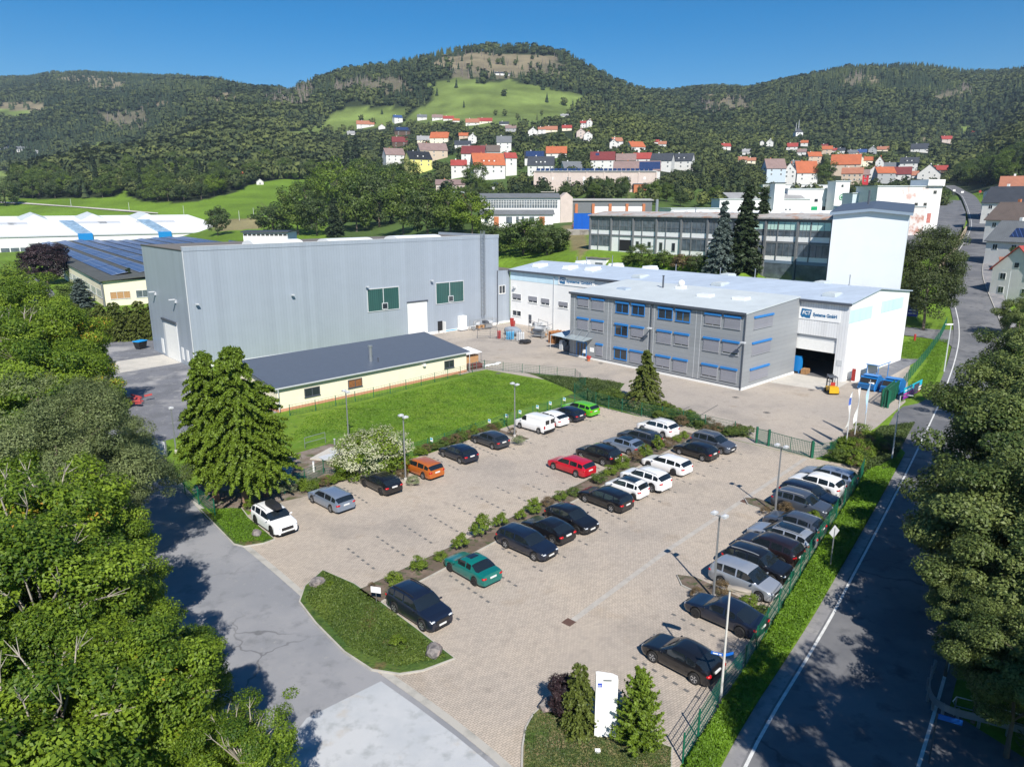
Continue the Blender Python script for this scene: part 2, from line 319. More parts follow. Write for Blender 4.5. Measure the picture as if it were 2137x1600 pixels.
def paver_mat(name, c1, c2, mort, rot):
    m = bpy.data.materials.new(name); m.use_nodes = True; n = m.node_tree; b = n.nodes['Principled BSDF']; b.inputs['Roughness'].default_value = .88; b.inputs['Specular IOR Level'].default_value = .3
    tc = n.nodes.new('ShaderNodeTexCoord'); mp = n.nodes.new('ShaderNodeMapping'); mp.inputs['Rotation'].default_value = (0,0,rot)
    n.links.new(tc.outputs['Object'], mp.inputs[0])
    br = n.nodes.new('ShaderNodeTexBrick'); n.links.new(mp.outputs[0], br.inputs[0]); br.inputs['Scale'].default_value = 1
    br.inputs['Brick Width'].default_value = .24; br.inputs['Row Height'].default_value = .125; br.inputs['Mortar Size'].default_value = .009; br.inputs['Mortar Smooth'].default_value = .3; br.inputs['Bias'].default_value = -.2
    br.inputs['Color1'].default_value = (*c1,1); br.inputs['Color2'].default_value = (*c2,1); br.inputs['Mortar'].default_value = (*mort,1)
    cur = br.outputs[0]
    for sc, lo, hi, col, fac, loc in ((.07,.45,.62,(1.12,1.1,1.06),1,0), (.16,.52,.7,(.72,.74,.77),.8,9), (.9,.56,.74,(.80,.80,.80),.7,4), (.35,.6,.72,(.88,.85,.8),.8,21)):
        no = n.nodes.new('ShaderNodeTexNoise'); no.inputs['Scale'].default_value = sc; no.inputs['Detail'].default_value = 5
        m2 = n.nodes.new('ShaderNodeMapping'); m2.inputs['Location'].default_value = (loc,loc,0); n.links.new(tc.outputs['Object'], m2.inputs[0]); n.links.new(m2.outputs[0], no.inputs['Vector'])
        mr = n.nodes.new('ShaderNodeMapRange'); mr.inputs[1].default_value = lo; mr.inputs[2].default_value = hi; mr.inputs[4].default_value = fac; n.links.new(no.outputs[0], mr.inputs[0])
        mx = n.nodes.new('ShaderNodeMixRGB'); mx.blend_type = 'MULTIPLY'; n.links.new(mr.outputs[0], mx.inputs[0]); n.links.new(cur, mx.inputs[1]); mx.inputs[2].default_value = (*col,1); cur = mx.outputs[0]
    n.links.new(cur, b.inputs['Base Color'])
    bp = n.nodes.new('ShaderNodeBump'); bp.inputs['Strength'].default_value = .25; bp.inputs['Distance'].default_value = .02; bp.invert = True
    n.links.new(br.outputs['Fac'], bp.inputs['Height']); n.links.new(bp.outputs[0], b.inputs['Normal'])
    return m
M_paver = paver_mat('block_paving', (.46,.395,.33), (.37,.325,.275), (.17,.15,.13), -A0+.12)
M_yard = paver_mat('yard_paving', (.42,.37,.32), (.37,.33,.29), (.24,.21,.18), -A0)
# ------------------------------------------------------------------ terrain sheets
MEADOW = [
 [(835,262),(850,240),(880,224),(905,207),(895,178),(960,162),(1010,174),(1060,165),(1110,180),(1240,203),(1200,224),(1180,246),(1120,262),(1040,268),(960,266)],
 [(670,282),(694,240),(735,222),(785,222),(850,228),(838,256),(760,268),(720,284)], [(0,222),(90,232),(60,246),(-60,244)], [(560,285),(640,270),(680,276),(672,300),(610,300)],
 [(185,300),(215,296),(232,318),(205,322)], [(2095,232),(2160,228),(2160,245),(2110,246)], [(1990,270),(2040,258),(2042,268),(2000,282)], [(1870,322),(1900,318),(1905,335),(1880,340)],
 [(-300,360),(34,360),(30,420),(-300,430)]]
CLEAR = [
 [(66,158),(110,154),(250,163),(272,180),(232,198),(165,178),(100,167)], [(288,218),(330,210),(352,215),(342,224),(300,224)],
 [(420,206),(450,195),(482,195),(505,215),(470,230),(440,226)], [(885,140),(925,118),(990,112),(1090,112),(1160,118),(1150,132),(1090,152),(1020,152),(960,148)],
 [(1800,155),(1820,156),(1838,170),(1822,174),(1800,164)], [(1455,200),(1560,190),(1550,208),(1480,212)], [(1915,290),(1965,276),(1980,280),(1930,296)], [(1760,170),(1770,168),(1772,182),(1760,180)],
 [(430,460),(540,450),(545,480),(450,486)], [(0,215),(60,212),(140,228),(90,232),(0,226)]]
DEAD = [[(200,235),(300,235),(305,275),(230,262)], [(395,240),(440,235),(440,255),(395,258)], [(545,205),(660,175),(640,230),(560,225)], [(700,175),(830,160),(860,190),(700,200)],
 [(1950,200),(2020,178),(2030,200),(1960,225)], [(1760,165),(1800,150),(1800,180),(1765,185)], [(1440,215),(1560,205),(1580,240),(1460,250)], [(950,115),(1150,115),(1200,160),(940,165)]]
def cover_mask(X, Y, Z, polys):
    px, py = proj(X, Y, Z)
    nx = (vnoise(X/25, Y/25, 1)-.5)*14; ny = (vnoise(X/25, Y/25, 2)-.5)*8
    r = np.zeros(px.shape, bool)
    for p in polys: r |= inpoly(px+nx, py+ny, p)
    return r
def grid_mesh(name, rows, ts, kind_cols, hole=None):
    Yg, tg = np.meshgrid(rows, ts, indexing='ij'); Xg = tg*(60+np.maximum(Yg, 0)); Zg = terrain(Xg, Yg)
    nr, nc = Yg.shape; co = np.stack([Xg, Yg, Zg], -1).reshape(-1, 3)
    i = np.arange((nr-1)*(nc-1)); r = i//(nc-1); c = i % (nc-1); a = r*nc+c
    F = np.stack([a, a+1, a+nc+1, a+nc], 1)
    me = bpy.data.meshes.new(name); me.vertices.add(len(co)); me.vertices.foreach_set('co', co.ravel())
    me.loops.add(F.size); me.loops.foreach_set('vertex_index', F.ravel()); me.polygons.add(len(F))
    me.polygons.foreach_set('loop_start', np.arange(0, F.size, 4)); me.update(calc_edges=True); me.shade_smooth()
    col = kind_cols(Xg.ravel(), Yg.ravel(), Zg.ravel())
    ca = me.color_attributes.new('cover', 'FLOAT_COLOR', 'POINT'); ca.data.foreach_set('color', np.concatenate([col, np.ones((len(col),1))], 1).astype(np.float32).ravel())
    o = bpy.data.objects.new(name, me); C.objects.link(o); o['kind'] = 'structure'
    me.materials.append(M_cover); return o
M_cover = mat('land_cover', (1,1,1), .95, var=.35, scale=.9, spec=.2, detail=6.)
_n = M_cover.node_tree; _b = _n.nodes['Principled BSDF']; _at = _n.nodes.new('ShaderNodeAttribute'); _at.attribute_name = 'cover'
_vm = [q for q in _n.nodes if q.type == 'VECT_MATH'][0]; _n.links.new(_at.outputs['Color'], _vm.inputs[0])
_no = _n.nodes.new('ShaderNodeTexNoise'); _no.inputs['Scale'].default_value = .03; _no.inputs['Detail'].default_value = 4
_tc = [q for q in _n.nodes if q.type == 'TEX_COORD'][0]; _n.links.new(_tc.outputs['Object'], _no.inputs['Vector'])
_mr = _n.nodes.new('ShaderNodeMapRange'); _mr.inputs[1].default_value = .35; _mr.inputs[2].default_value = .65; _mr.inputs[3].default_value = .8; _mr.inputs[4].default_value = 1.2
_v2 = _n.nodes.new('ShaderNodeVectorMath'); _v2.operation = 'SCALE'; _n.links.new(_no.outputs[0], _mr.inputs[0]); _n.links.new(_mr.outputs[0], _v2.inputs['Scale'])
_n.links.new(_vm.outputs[0], _v2.inputs[0]); _n.links.new(_v2.outputs[0], _b.inputs['Base Color'])
_bp = _n.nodes.new('ShaderNodeBump'); _bp.inputs['Strength'].default_value = .7; _bp.inputs['Distance'].default_value = .12
_n2 = _n.nodes.new('ShaderNodeTexNoise'); _n2.inputs['Scale'].default_value = 4; _n.links.new(_tc.outputs['Object'], _n2.inputs['Vector']); _n.links.new(_n2.outputs[0], _bp.inputs['Height']); _n.links.new(_bp.outputs[0], _b.inputs['Normal'])
GRASS = np.array([.125,.21,.020]); FOREST = np.array([.025,.036,.014]); BROWN = np.array([.19,.16,.10]); MEAD = np.array([.13,.175,.045]); VILL = np.array([.07,.115,.025])
def cols_far(X, Y, Z):
    c = np.tile(FOREST, (len(X), 1)); md = cover_mask(X, Y, Z, MEADOW); cl = cover_mask(X, Y, Z, CLEAR); dd = cover_mask(X, Y, Z, DEAD)
    c[dd] = np.array([.13,.12,.075]); c[md] = MEAD*(.6+.8*vnoise(X[md]/45, Z[md]/5, 8))[:,None]; c[cl] = BROWN; return c
BELT = [  # woods between the meadows and the village
 [(32,405),(50,350),(100,322),(200,312),(262,300),(262,395),(238,412),(120,416),(34,414)],
 [(266,412),(255,345),(300,290),(400,262),(470,250),(570,248),(690,262),(700,312),(690,352),(600,372),(520,385),(500,398),(440,415),(380,424),(300,420)],
 [(1700,330),(1760,300),(1800,240),(2200,200),(2600,200),(2600,420),(2150,400),(2060,385),(2000,392),(1960,372),(1900,335),(1800,340)],
 [(-400,350),(-400,290),(0,300),(120,290),(260,290),(250,312),(100,320),(40,350),(0,352)]]
def cols_near(X, Y, Z):
    px, py = proj(X, Y, Z); c = np.tile(GRASS, (len(X), 1))
    vil = (Y > 230) & (px > 690) & (px < 2000); c[vil] = VILL
    bd = (Y > 470) & (px > 1250) ; c[bd] = FOREST
    far = (Y > 700) & (px > 0) & (px < 2137); c[far] = FOREST
    for p in BELT: c[inpoly(px, py, p) & (Y > 150)] = FOREST
    md = cover_mask(X, Y, Z, MEADOW+[[(560,300),(720,240),(760,256),(690,300),(600,310)]]); c[md & (Y > 420)] = MEAD*.95
    cl = cover_mask(X, Y, Z, CLEAR); c[cl & (Y > 200)] = np.array([.24,.21,.10])
    bank = inpoly(px, py, [(1170,470),(1225,470),(1225,535),(1190,520)]); c[bank & (Y > 120)] = np.array([.20,.17,.08])
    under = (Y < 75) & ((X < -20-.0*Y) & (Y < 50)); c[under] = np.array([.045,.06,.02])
    return c
rows1 = np.concatenate([np.linspace(-90, 100, 25), np.arange(104, 240, 3.0), np.geomspace(242, 1100, 110)])
ts = np.concatenate([np.linspace(-3.2, -.95, 14), np.linspace(-.93, .93, 300), np.linspace(.95, 3.2, 14)])
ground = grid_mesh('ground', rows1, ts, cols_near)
hills = grid_mesh('hills', np.geomspace(1100, 5200, 170), ts, cols_far)
# ------------------------------------------------------------------ paved surfaces
def gl(pts, z=0): return [G(x, y, z) for x, y in pts]
def sl_(pts): return [S(a, b)[:2] for a, b in pts]
mb = MB(); mb.sheet(sl_([(-81.6,6.5),(-80.8,7.2),(-78.8,12.8),(-72.4,14.1),(-59.1,14.9),(-45.8,16.4),(-34.2,17.1),(-33.6,0),(-32.6,-11.6),(-31.5,-15.6),(-36.6,-17.1),(-44.4,-18.7),(-57.9,-21.7),(-66.9,-23.8),(-74.8,-25.4),(-79.5,-26.5),(-84.5,-27.5),(-83.2,-18),(-82.1,-8)]), .004)
struct('parking_paving', mb, M_paver)
mb = MB(); mb.sheet(sl_([(-25.8,52),(-25.8,68.4),(.5,68.6),(.5,.3),(22,-.4),(19,-2.2),(-4.5,-9.8),(-17.5,-11.5),(-28,-12),(-32.55,-11.5),(-33.5,0),(-33.9,8),(-32,20.5),(-29,26),(-31.5,39),(-36.5,39),(-36,49),(-27,50.5)]), .008)
struct('yard_paving', mb, M_yard)
mb = MB(); mb.sheet(sl_([(-32.2,-2),(-33.8,17.5),(-34.2,20.5),(-31.5,21),(-28.9,31),(-28.5,34),(-24.5,25),(-22.9,19.7),(-27,17.5),(-29.5,13.5),(-30.6,8),(-30.2,0),(-31.3,-4.6)]), .012)
struct('planting_bed', mb, M_island)
mb = MB(); mb.sheet(sl_([(-62.9,38.8),(-63.2,67.9),(-60,70),(-60,103),(-71,99),(-92,84),(-104,50),(-96,30),(-83,24),(-79.3,30),(-78.5,36.5),(-70,37.5)]), .006)
struct('gravel_yard', mb, M_gravel)
mb = MB(); mb.sheet(gl([(592,862),(965,786),(1000,776),(1060,790),(1150,806),(1215,818),(1190,828),(1070,868),(900,925),(845,950),(735,960),(650,935),(600,935),(560,905)]), .004); struct('meadow', mb, M_lawn)
mb = MB(); mb.sheet(gl([(400,1022),(452,1082),(500,1062),(536,1070),(565,1052),(640,1035),(700,1010),(760,985),(742,940),(690,925),(620,945),(560,975),(430,985)]), .006); struct('bare_soil', mb, gmix('bare_soil_ground', [((.16,.12,.09),1,0,1), ((.24,.20,.17),.5,.45,.6), ((.07,.10,.03),.8,.52,.64), ((.30,.28,.26),.3,.56,.66)], rough=.95, bump=.5, bumpscale=6))
mb = MB(); mb.sheet(sl_([(-63.6,82.8),(-63.6,74.4),(-72.8,73.2),(-72.2,82)]), .012); mb.sheet(sl_([(1.2,-.6),(-6.2,-1.4),(-7.6,6.7),(-.1,6.9)]), .016)
mb.sheet(sl_([(-68.9,21.2),(-65.8,22.8),(-64.4,19.6),(-66.8,18.0)]), .13)
struct('concrete_slabs', mb, M_conc)
mb = MB(); mb.sheet(sl_([(1.5,-1.0),(22.3,.6),(27,1.5),(27,-1.2),(21,-2.2),(6,-3.4)]), .014); struct('path', mb, M_gravel)
side = gl([(1130,1690),(1045,1598),(950,1520),(870,1460),(785,1400),(640,1255),(555,1180),(430,1080),(360,1000),(318,950),(262,960),(250,1080),(300,1190),(372,1285),(470,1392),(560,1500),(640,1620),(740,1760)])
mb = MB(); mb.sheet(side, .010); struct('side_road', mb, M_asph2)
mb = MB(); mb.sheet(gl([(640,1498),(795,1421),(870,1474),(950,1534),(1045,1612),(1130,1705),(740,1760),(640,1620),(592,1560)]), .014); struct('side_road_resurfaced', mb, M_asph3)
mb = MB(); mb.sheet(gl([(372,1285),(470,1392),(560,1500),(640,1620),(740,1760),(600,1760),(430,1500),(340,1370),(300,1300)]), .006); struct('footpath', mb, M_asph2)
def strip(line, w0, w1, z=None, lift=.0):
    "ribbon along a world polyline, from offset w0 to w1 to its right"
    mb = MB(); n = len(line); vs = []
    for i, p in enumerate(line):
        a = Vector(line[max(i-1,0)][:2]); b = Vector(line[min(i+1,n-1)][:2]); d = (b-a).normalized(); nn = Vector((d.y,-d.x))
        for wd in (w0, w1):
            q = Vector(p[:2])+nn*wd; zz = z if z is not None else max(T(q.x,q.y), p[2] if len(p) > 2 else -9)+lift
            vs.append((q.x, q.y, zz))
    fs = [(2*i, 2*i+1, 2*i+3, 2*i+2) for i in range(n-1)]
    return mb.add(vs, fs)
def resample(line, step):
    out = []; 
    for i in range(len(line)-1):
        a = Vector(line[i]); b = Vector(line[i+1]); k = max(1, int((b-a).length/step))
        for j in range(k): out.append(tuple(a.lerp(b, j/k)))
    out.append(tuple(line[-1])); return out
def smooth(line, it=2):
    for _ in range(it):
        n = [line[0]]
        for i in range(len(line)-1):
            a = Vector(line[i]); b = Vector(line[i+1]); n += [tuple(a.lerp(b,.25)), tuple(a.lerp(b,.75))]
        n.append(line[-1]); line = n
    return line
kl = gl([(1045,1598),(950,1520),(870,1460),(785,1400),(640,1255),(555,1180),(430,1080),(360,1000)]); kl = smooth([gl([(1130,1690)])[0]]+kl, 1)
mb = strip(kl, .0, .42, .022); struct('gutter_strip', mb, M_kerb)
ml0 = gl([(1540,1600),(1717,1315),(1767,1220),(1828,1106),(1889,988),(1939,884),(1969,820),(1998,735)])
ml = [(*p, 0.) for p in [(3.,12.),(6.6,20.)]]+[(*p, 0.) for p in ml0]+[hit(x, y) for x, y in [(2001,689),(1995,655),(1986,622),(1978,588),(1978,566),(1990,537),(2010,510),(2023,487),(2028,470),(2022,450),(2016,434),(2011,420),(2003,408),(1988,397),(1970,388)]]
ml = resample(smooth([p[:2] for p in ml], 2), 2.0)
ml = [(x, y, T(x, y)) for x, y in ml]
def rise(p): return .012 if p[1] < 104 else .012+.12*min(1, (p[1]-104)/4)
def roadstrip(name, w0, w1, extra, m, rng=None, dash=None):
    mb = MB(); L = [p for p in ml if rng is None or rng[0] <= p[1] <= rng[1]]; n = len(L); vs = []
    for i, p in enumerate(L):
        a = Vector(L[max(i-1,0)][:2]); b = Vector(L[min(i+1,n-1)][:2]); d = (b-a).normalized(); nn = Vector((d.y,-d.x))
        zc = max(T(p[0]+nn.x*q, p[1]+nn.y*q) for q in (-1, 0, 1, 2, 3.5, 5, 6, 7)) if p[1] > 106 else 0
        for wd in (w0, w1): q = Vector(p[:2])+nn*wd; vs.append((q.x, q.y, zc+rise(p)+extra))
    mb.add(vs, [(2*i, 2*i+1, 2*i+3, 2*i+2) for i in range(n-1)]); return mb
struct('road', roadstrip('road', -.8, 6.75, 0, M_asph), M_asph)
mb = roadstrip('m', 0, .15, .005, M_line)
struct('road_edge_line', mb, M_line)
mb = roadstrip('m', 6.15, 6.3, .005, M_line, (5, 125)); struct('road_edge_line_right', mb, M_line)
mb = roadstrip('m', -.8, -.1, .003, M_line, (5, 66)); struct('road_shoulder', mb, gmix('shoulder_asphalt', [((.24,.235,.24),1,0,1), ((.30,.29,.28),.6,.45,.6), ((.17,.17,.175),2,.5,.7)], rough=.9))
mb = roadstrip('m', 6.75, 9.3, .10, M_kerb, (128, 300)); struct('pavement', mb, gmix('pavement_asphalt', [((.2,.2,.21),1,0,1), ((.26,.25,.25),.6,.45,.6)], rough=.9))
mb = roadstrip('m', 6.73, 6.88, .13, M_kerb, (128, 300)); struct('kerb', mb, M_kerb)
# mouths and side street
mb = MB(); mb.sheet(gl([(1845,905),(1868,862),(1884,848),(1915,842),(1975,812),(1950,870),(1925,925),(1905,960),(1880,935),(1858,915)]), .009); struct('yard_entrance', mb, M_asph)
mb = MB(); P = [hit(x, y) for x, y in [(1850,683),(1900,686),(1950,689),(2003,692),(2006,740),(1975,716),(1930,706),(1856,699)]]
mb.add([(x, y, z+.10) for x, y, z in P], [tuple(range(len(P)-1,-1,-1))]); struct('side_street', mb, M_asph)
mb = MB(); P = [hit(x, y) for x, y in [(1962,424),(2004,424),(2014,450),(2014,470),(1998,497),(1976,528),(1900,550),(1890,495),(1880,480),(1955,470)]]
n_ = len(P); mb.add([(x, y, z-2) for x, y, z in P]+[(x, y, z+1.5) for x, y, z in P], [tuple(range(2*n_-1,n_-1,-1))]+[(i,n_+i,n_+(i+1)%n_,(i+1)%n_) for i in range(n_)]); struct('car_park', mb, M_asph)
mb = MB(); mb.sheet(gl([(1840,1600),(1858,1581),(1895,1455),(1935,1440),(2010,1500),(2137,1580),(2250,1700),(1800,1700)]), .007); struct('road_mouth', mb, M_asph)
# left meadow track and yard road
mb = MB(); P = [hit(x, y) for x, y in [(-40,421),(45,424),(150,432),(250,440),(330,446),(330,449),(250,443),(150,435),(45,427),(-40,424)]]; mb.add([(x,y,z+.5) for x,y,z in P], [(i,9-i,8-i,i+1) for i in range(4)]); struct('track', mb, M_conc)
mb = MB(); P = gl([(45,568),(75,566),(118,620),(130,660),(150,720),(60,740),(62,650)]); mb.sheet(P, .02 if False else .35); struct('lane', mb, M_gravel)
# markings made of darker blocks between the bays
mb = MB(); M_mark = mat('dark_marking_block', (.13,.125,.12), .9, var=.3, scale=6)
def bayline(a, b0, b1, ang=.045):
    n = int(abs(b1-b0)/.62)
    for i in range(n):
        b = b0+(b1-b0)*i/n; x = a+(b-b0)*ang
        if random.random() < .06: continue
        q = [S(x-.09, b), S(x+.09, b), S(x+.09, b+.30), S(x-.09, b+.30)]; mb.sheet([p[:2] for p in q], .008)
random.seed(4)
def rowU(a): return -.95+(a+67.6)*.085
def rowL(a): return -4.25+(a+67.6)*.10
for k in range(18):
    a = -75.6+2.56*k
    if a < -35: bayline(a, rowU(a)+.3, rowU(a)+4.6)
    a = -75.1+2.56*k
    if a < -35: bayline(a, rowL(a)-5.0, rowL(a)-.3)
for k in range(15):
    a = -72.6+2.56*k; 
    if a < -36: bayline(a+2.4, 13.1+(a+72.6)*.085-4.6, 13.1+(a+72.6)*.085)
for k in range(14):
    a = -70.5+2.55*k; bf = -24.2+(a+69.8)*.205
    if a < -38: bayline(a, bf+.8, bf+5.6)
struct('bay_markings', mb, M_mark)
mb = MB()
for a in (-12.5,-7.9,-3.3): q = [(-32.3+5.3, a+10),( -27.0+3.6, a+10),(-23.4, a+10.1),(-27.0, a+10.1)]
struct_pts = []
for (x0,y0,x1,y1) in [(1452,872,1498,845),(1418,858,1440,848)]:
    p, q = G(x0,y0), G(x1,y1); d = (Vector(q)-Vector(p)).normalized(); nn = Vector((d.y,-d.x))*.07
    mb.add([(p[0]-nn.x,p[1]-nn.y,.014),(p[0]+nn.x,p[1]+nn.y,.014),(q[0]+nn.x,q[1]+nn.y,.014),(q[0]-nn.x,q[1]-nn.y,.014)], [(0,1,2,3)])
struct('yard_markings', mb, M_mark)
mb = strip([S(-70.4,-14.6)[:2], S(-58.8,-13.1)[:2], S(-33.2,-10.9)[:2]], -.19, .19, .009); struct('drainage_channel', mb, mat('channel_stone', (.40,.37,.33), .85, var=.2, scale=2))
# kerbed islands and beds
def bed(name, poly, m, h=.09, kerb=.10):
    mb = MB(); mb.prism(poly, -.05, h); struct(name+'_kerb', mb, M_kerb)
    c = Vector((sum(p[0] for p in poly)/len(poly), sum(p[1] for p in poly)/len(poly)))
    n = len(poly); A = sum(poly[i][0]*poly[(i+1)%n][1]-poly[(i+1)%n][0]*poly[i][1] for i in range(n)); sg = 1 if A > 0 else -1
    ins = []
    for i in range(n):
        a = Vector(poly[i-1]); b = Vector(poly[i]); d = Vector(poly[(i+1)%n]); e1 = (b-a).normalized(); e2 = (d-b).normalized()
        nn = (Vector((-e1.y, e1.x))+Vector((-e2.y, e2.x)))*sg; nn.normalize(); ins.append(tuple(b+nn*kerb))
    mb = MB(); mb.prism(ins, 0, lambda x, y: h+.03+.07*math.sin(x*1.3)*math.sin(y*1.7)*0); struct(name, mb, m)
ctr = [(-78.2,-4.35),(-67.6,-3.05),(-53.1,-1.35),(-44.0,-.1),(-34.9,1.0)]
up = [(a, b+.98+(.3 if a < -70 else 0)) for a, b in ctr]; lo = [(a, b-.98) for a, b in ctr]
bed('planter_bed', sl_(up+lo[::-1]), M_soil)
bed('grass_island', sl_([(-78.3,.8),(-80.2,-.3),(-81.3,-1.8),(-81.65,-4.6),(-81.8,-8.2),(-81.5,-10.6),(-80.6,-11.9),(-79.5,-12.5),(-77.6,-12.8),(-77.5,-9),(-77.5,-5.4),(-77.6,-2.2)]), M_island)
bed('grass_corner', sl_([(-80.9,16.5),(-81.3,8.6),(-80.9,7.7),(-79.6,7.2),(-78.7,7.3),(-78.6,12.2),(-78.3,14.4)]), M_island)
bed('sign_island', gl([(1086,1640),(1088,1560),(1095,1520),(1112,1490),(1135,1470),(1160,1462),(1230,1490),(1330,1530),(1405,1562),(1400,1640),(1380,1720),(1150,1760)]), M_dry)
for i, (a, b) in enumerate([(-63.2,-22.3),(-46.6,-18.1)]):
    bed('lamp_island', sl_([(a-.9,b+.2),(a+.9,b+.5),(a+1.0,b+5.4),(a+.3,b+6.2),(a-.7,b+5.3)]) if i else sl_([(-62.2,-22.2),(-60.6,-21.9),(-60.5,-16.6),(-61.2,-15.6),(-62.1,-16.6)]), M_soil)
bed('bed_end', sl_([(-65.3,9.6),(-65.2,11.8),(-65.6,14.0),(-64.9,14.1),(-64.7,9.5)]), M_soil); bed('bed_end_b', sl_([(-50.0,11.2),(-50.1,15.4),(-49.3,15.5),(-49.0,11.2)]), M_soil)
# drains and covers
mb = MB(); 
for x, y, r in [(1187,1298,.32),(1554,1046,.3)]:
    p = G(x, y); a = A0+.1; c_, s_ = math.cos(a)*r, math.sin(a)*r
    mb.add([(p[0]+c_-s_,p[1]+s_+c_,.014),(p[0]-c_-s_,p[1]-s_+c_,.014),(p[0]-c_+s_,p[1]-s_-c_,.014),(p[0]+c_+s_,p[1]+s_-c_,.014)], [(0,1,2,3)])
struct('drain_covers', mb, mat('rusty_iron', (.11,.06,.045), .8, var=.4, scale=20))
mb = MB()
for x, y in [(1535,829),(1600,861),(1693,814),(1254,758),(1040,779)]:
    p = G(x, y); n = 20
    for r0, r1 in ((.34,.42),(0,.26)):
        vs = [(p[0]+math.cos(2*math.pi*i/n)*r, p[1]+math.sin(2*math.pi*i/n)*r, .022) for r in (r0, r1) for i in range(n)]
        mb.add(vs, [(i, n+i, n+(i+1)%n, (i+1)%n) for i in range(n)])
struct('manhole_covers', mb, M_mark)
# ------------------------------------------------------------------ building kit
def fac(k, c):
    return {'-x': lambda u, z, o: (c-o, u, z), '+x': lambda u, z, o: (c+o, u, z), '-y': lambda u, z, o: (u, c-o, z), '+y': lambda u, z, o: (u, c+o, z)}[k]
def fbox(mb, f, u0, u1, z0, z1, o0, o1, mi=0):
    p = f(u0, z0, o0); q = f(u1, z1, o1)
    mb.box(p[0], q[0], p[1], q[1], p[2], q[2], mi)
M_sheetgrey = rib_mat('grey_profiled_sheet', (.33,.375,.435), .5, depth=.3, rough=.4, metal=.1, dark=.90, var=.04)
M_sheetwhite = rib_mat('white_profiled_sheet', (.72,.73,.74), .36, depth=.5, rough=.5, dark=.80)
M_render = mat('white_render', (.80,.80,.79), .8, var=.04, scale=.5); M_cream = mat('cream_render', (.80,.73,.56), .85, var=.05, scale=.6)
M_officegrey = rib_mat('office_panel_grey', (.27,.285,.30), .6, axis='Z', depth=.25, rough=.5, dark=.92)
M_roofmet = rib_mat('pale_roof_membrane', (.42,.49,.58), 3.1, depth=.1, rough=.6, dark=.93, var=.10)
M_roofoff = mat('office_roof_membrane', (.50,.545,.56), .7, var=.10, scale=.35, detail=7)
M_slate = mat('anthracite_roof', (.085,.105,.14), .5, var=.07, scale=1.5); M_bitumen = mat('brown_bitumen_roof', (.16,.145,.13), .9, var=.15, scale=.4)
M_ltblue = rib_mat('light_blue_band', (.56,.74,.84), .36, depth=.3, rough=.5, dark=.92); M_blind = rib_mat('grey_blind', (.25,.255,.29), .11, axis='Z', depth=.3, rough=.6, dark=.8)
M_trim = mat('dark_grey_trim', (.07,.08,.10), .5, var=.05); M_greyframe = mat('light_grey_frame', (.52,.54,.56), .5, var=.03)
M_greenglass = rib_mat('green_glass_panels', (.030,.085,.078), .42, depth=.2, rough=.15, dark=1.6); M_skylight = mat('opal_skylight', (.80,.82,.82), .35, var=.03)
M_pink = mat('pale_pink_render', (.56,.47,.42), .85, var=.10, scale=.5); M_brick = mat('orange_brick', (.46,.16,.07), .85, var=.15, scale=4)
def window(parent, f, u0, u1, z0, z1, fm, mull=1, pane=None, kind='open', header=None, fr=.09, blind=None):
    mb = MB()
    for a, b, c, d in ((u0,u0+fr,z0,z1),(u1-fr,u1,z0,z1),(u0+fr,u1-fr,z0,z0+fr),(u0+fr,u1-fr,z1-fr,z1)): fbox(mb, f, a, b, c, d, 0, .06)
    for i in range(mull): m_ = u0+(u1-u0)*(i+1)/(mull+1); fbox(mb, f, m_-fr*.5, m_+fr*.5, z0+fr, z1-fr, 0, .05)
    fbox(mb, f, u0-.05, u1+.05, z0-.06, z0, 0, .12)
    wdw = mb.build('window', fm, parent)
    mb = MB(); fbox(mb, f, u0+fr, u1-fr, z0+fr, z1-fr, .001, .02); mb.build('pane', pane or M_glass, wdw)
    if header: mb = MB(); fbox(mb, f, u0-.05, u1+.05, z1, z1+header[1], 0, .2); mb.build('shutter_box', header[0], wdw)
    if blind is not None: mb = MB(); fbox(mb, f, u0+.03, u1-.03, z0+(z1-z0)*blind, z1, .062, .085); mb.build('blind', M_blind, wdw)
    return wdw
# ------------------------------------------------------------------ 1 tall crane hall
hall = thing('factory_hall', 'tall windowless-looking grey ribbed metal factory hall with two green glazed openings and white roller gate', 'factory hall', S(-63.5, 68.3), A0)
W_, D_, Hh_ = 60.2, 19.6, 17.9
mb = MB(); mb.box(0, W_, 0, D_, 0, 17.3); mb.build('wall', M_sheetgrey, hall)
mb = MB(); mb.box(-.06, W_+.06, -.06, .22, 17.3, Hh_); mb.box(W_-.22, W_+.06, .22, D_, 17.3, Hh_); mb.build('parapet', M_sheetgrey, hall)
mb = MB(); mb.box(-.09, W_+.09, -.09, .25, Hh_, Hh_+.08); mb.box(-.09,.05,-.12,0,.3,17.3); mb.build('parapet_cap', M_greyframe, hall)
mb = MB(); mb.box(-.05, W_-.23, .23, D_+.05, 17.3, 17.42); mb.box(-.12,.0,.23,D_+.1,17.42,17.55); mb.build('roof', M_bitumen, hall)
mb = MB(); mb.box(-.04, 8.3, -.04, 0, 0, .45); mb.box(8.3, 37.9, -.04, 0, 0, .45); mb.box(42.5, W_, -.04, 0, 0, .45); mb.build('plinth', M_render, hall)
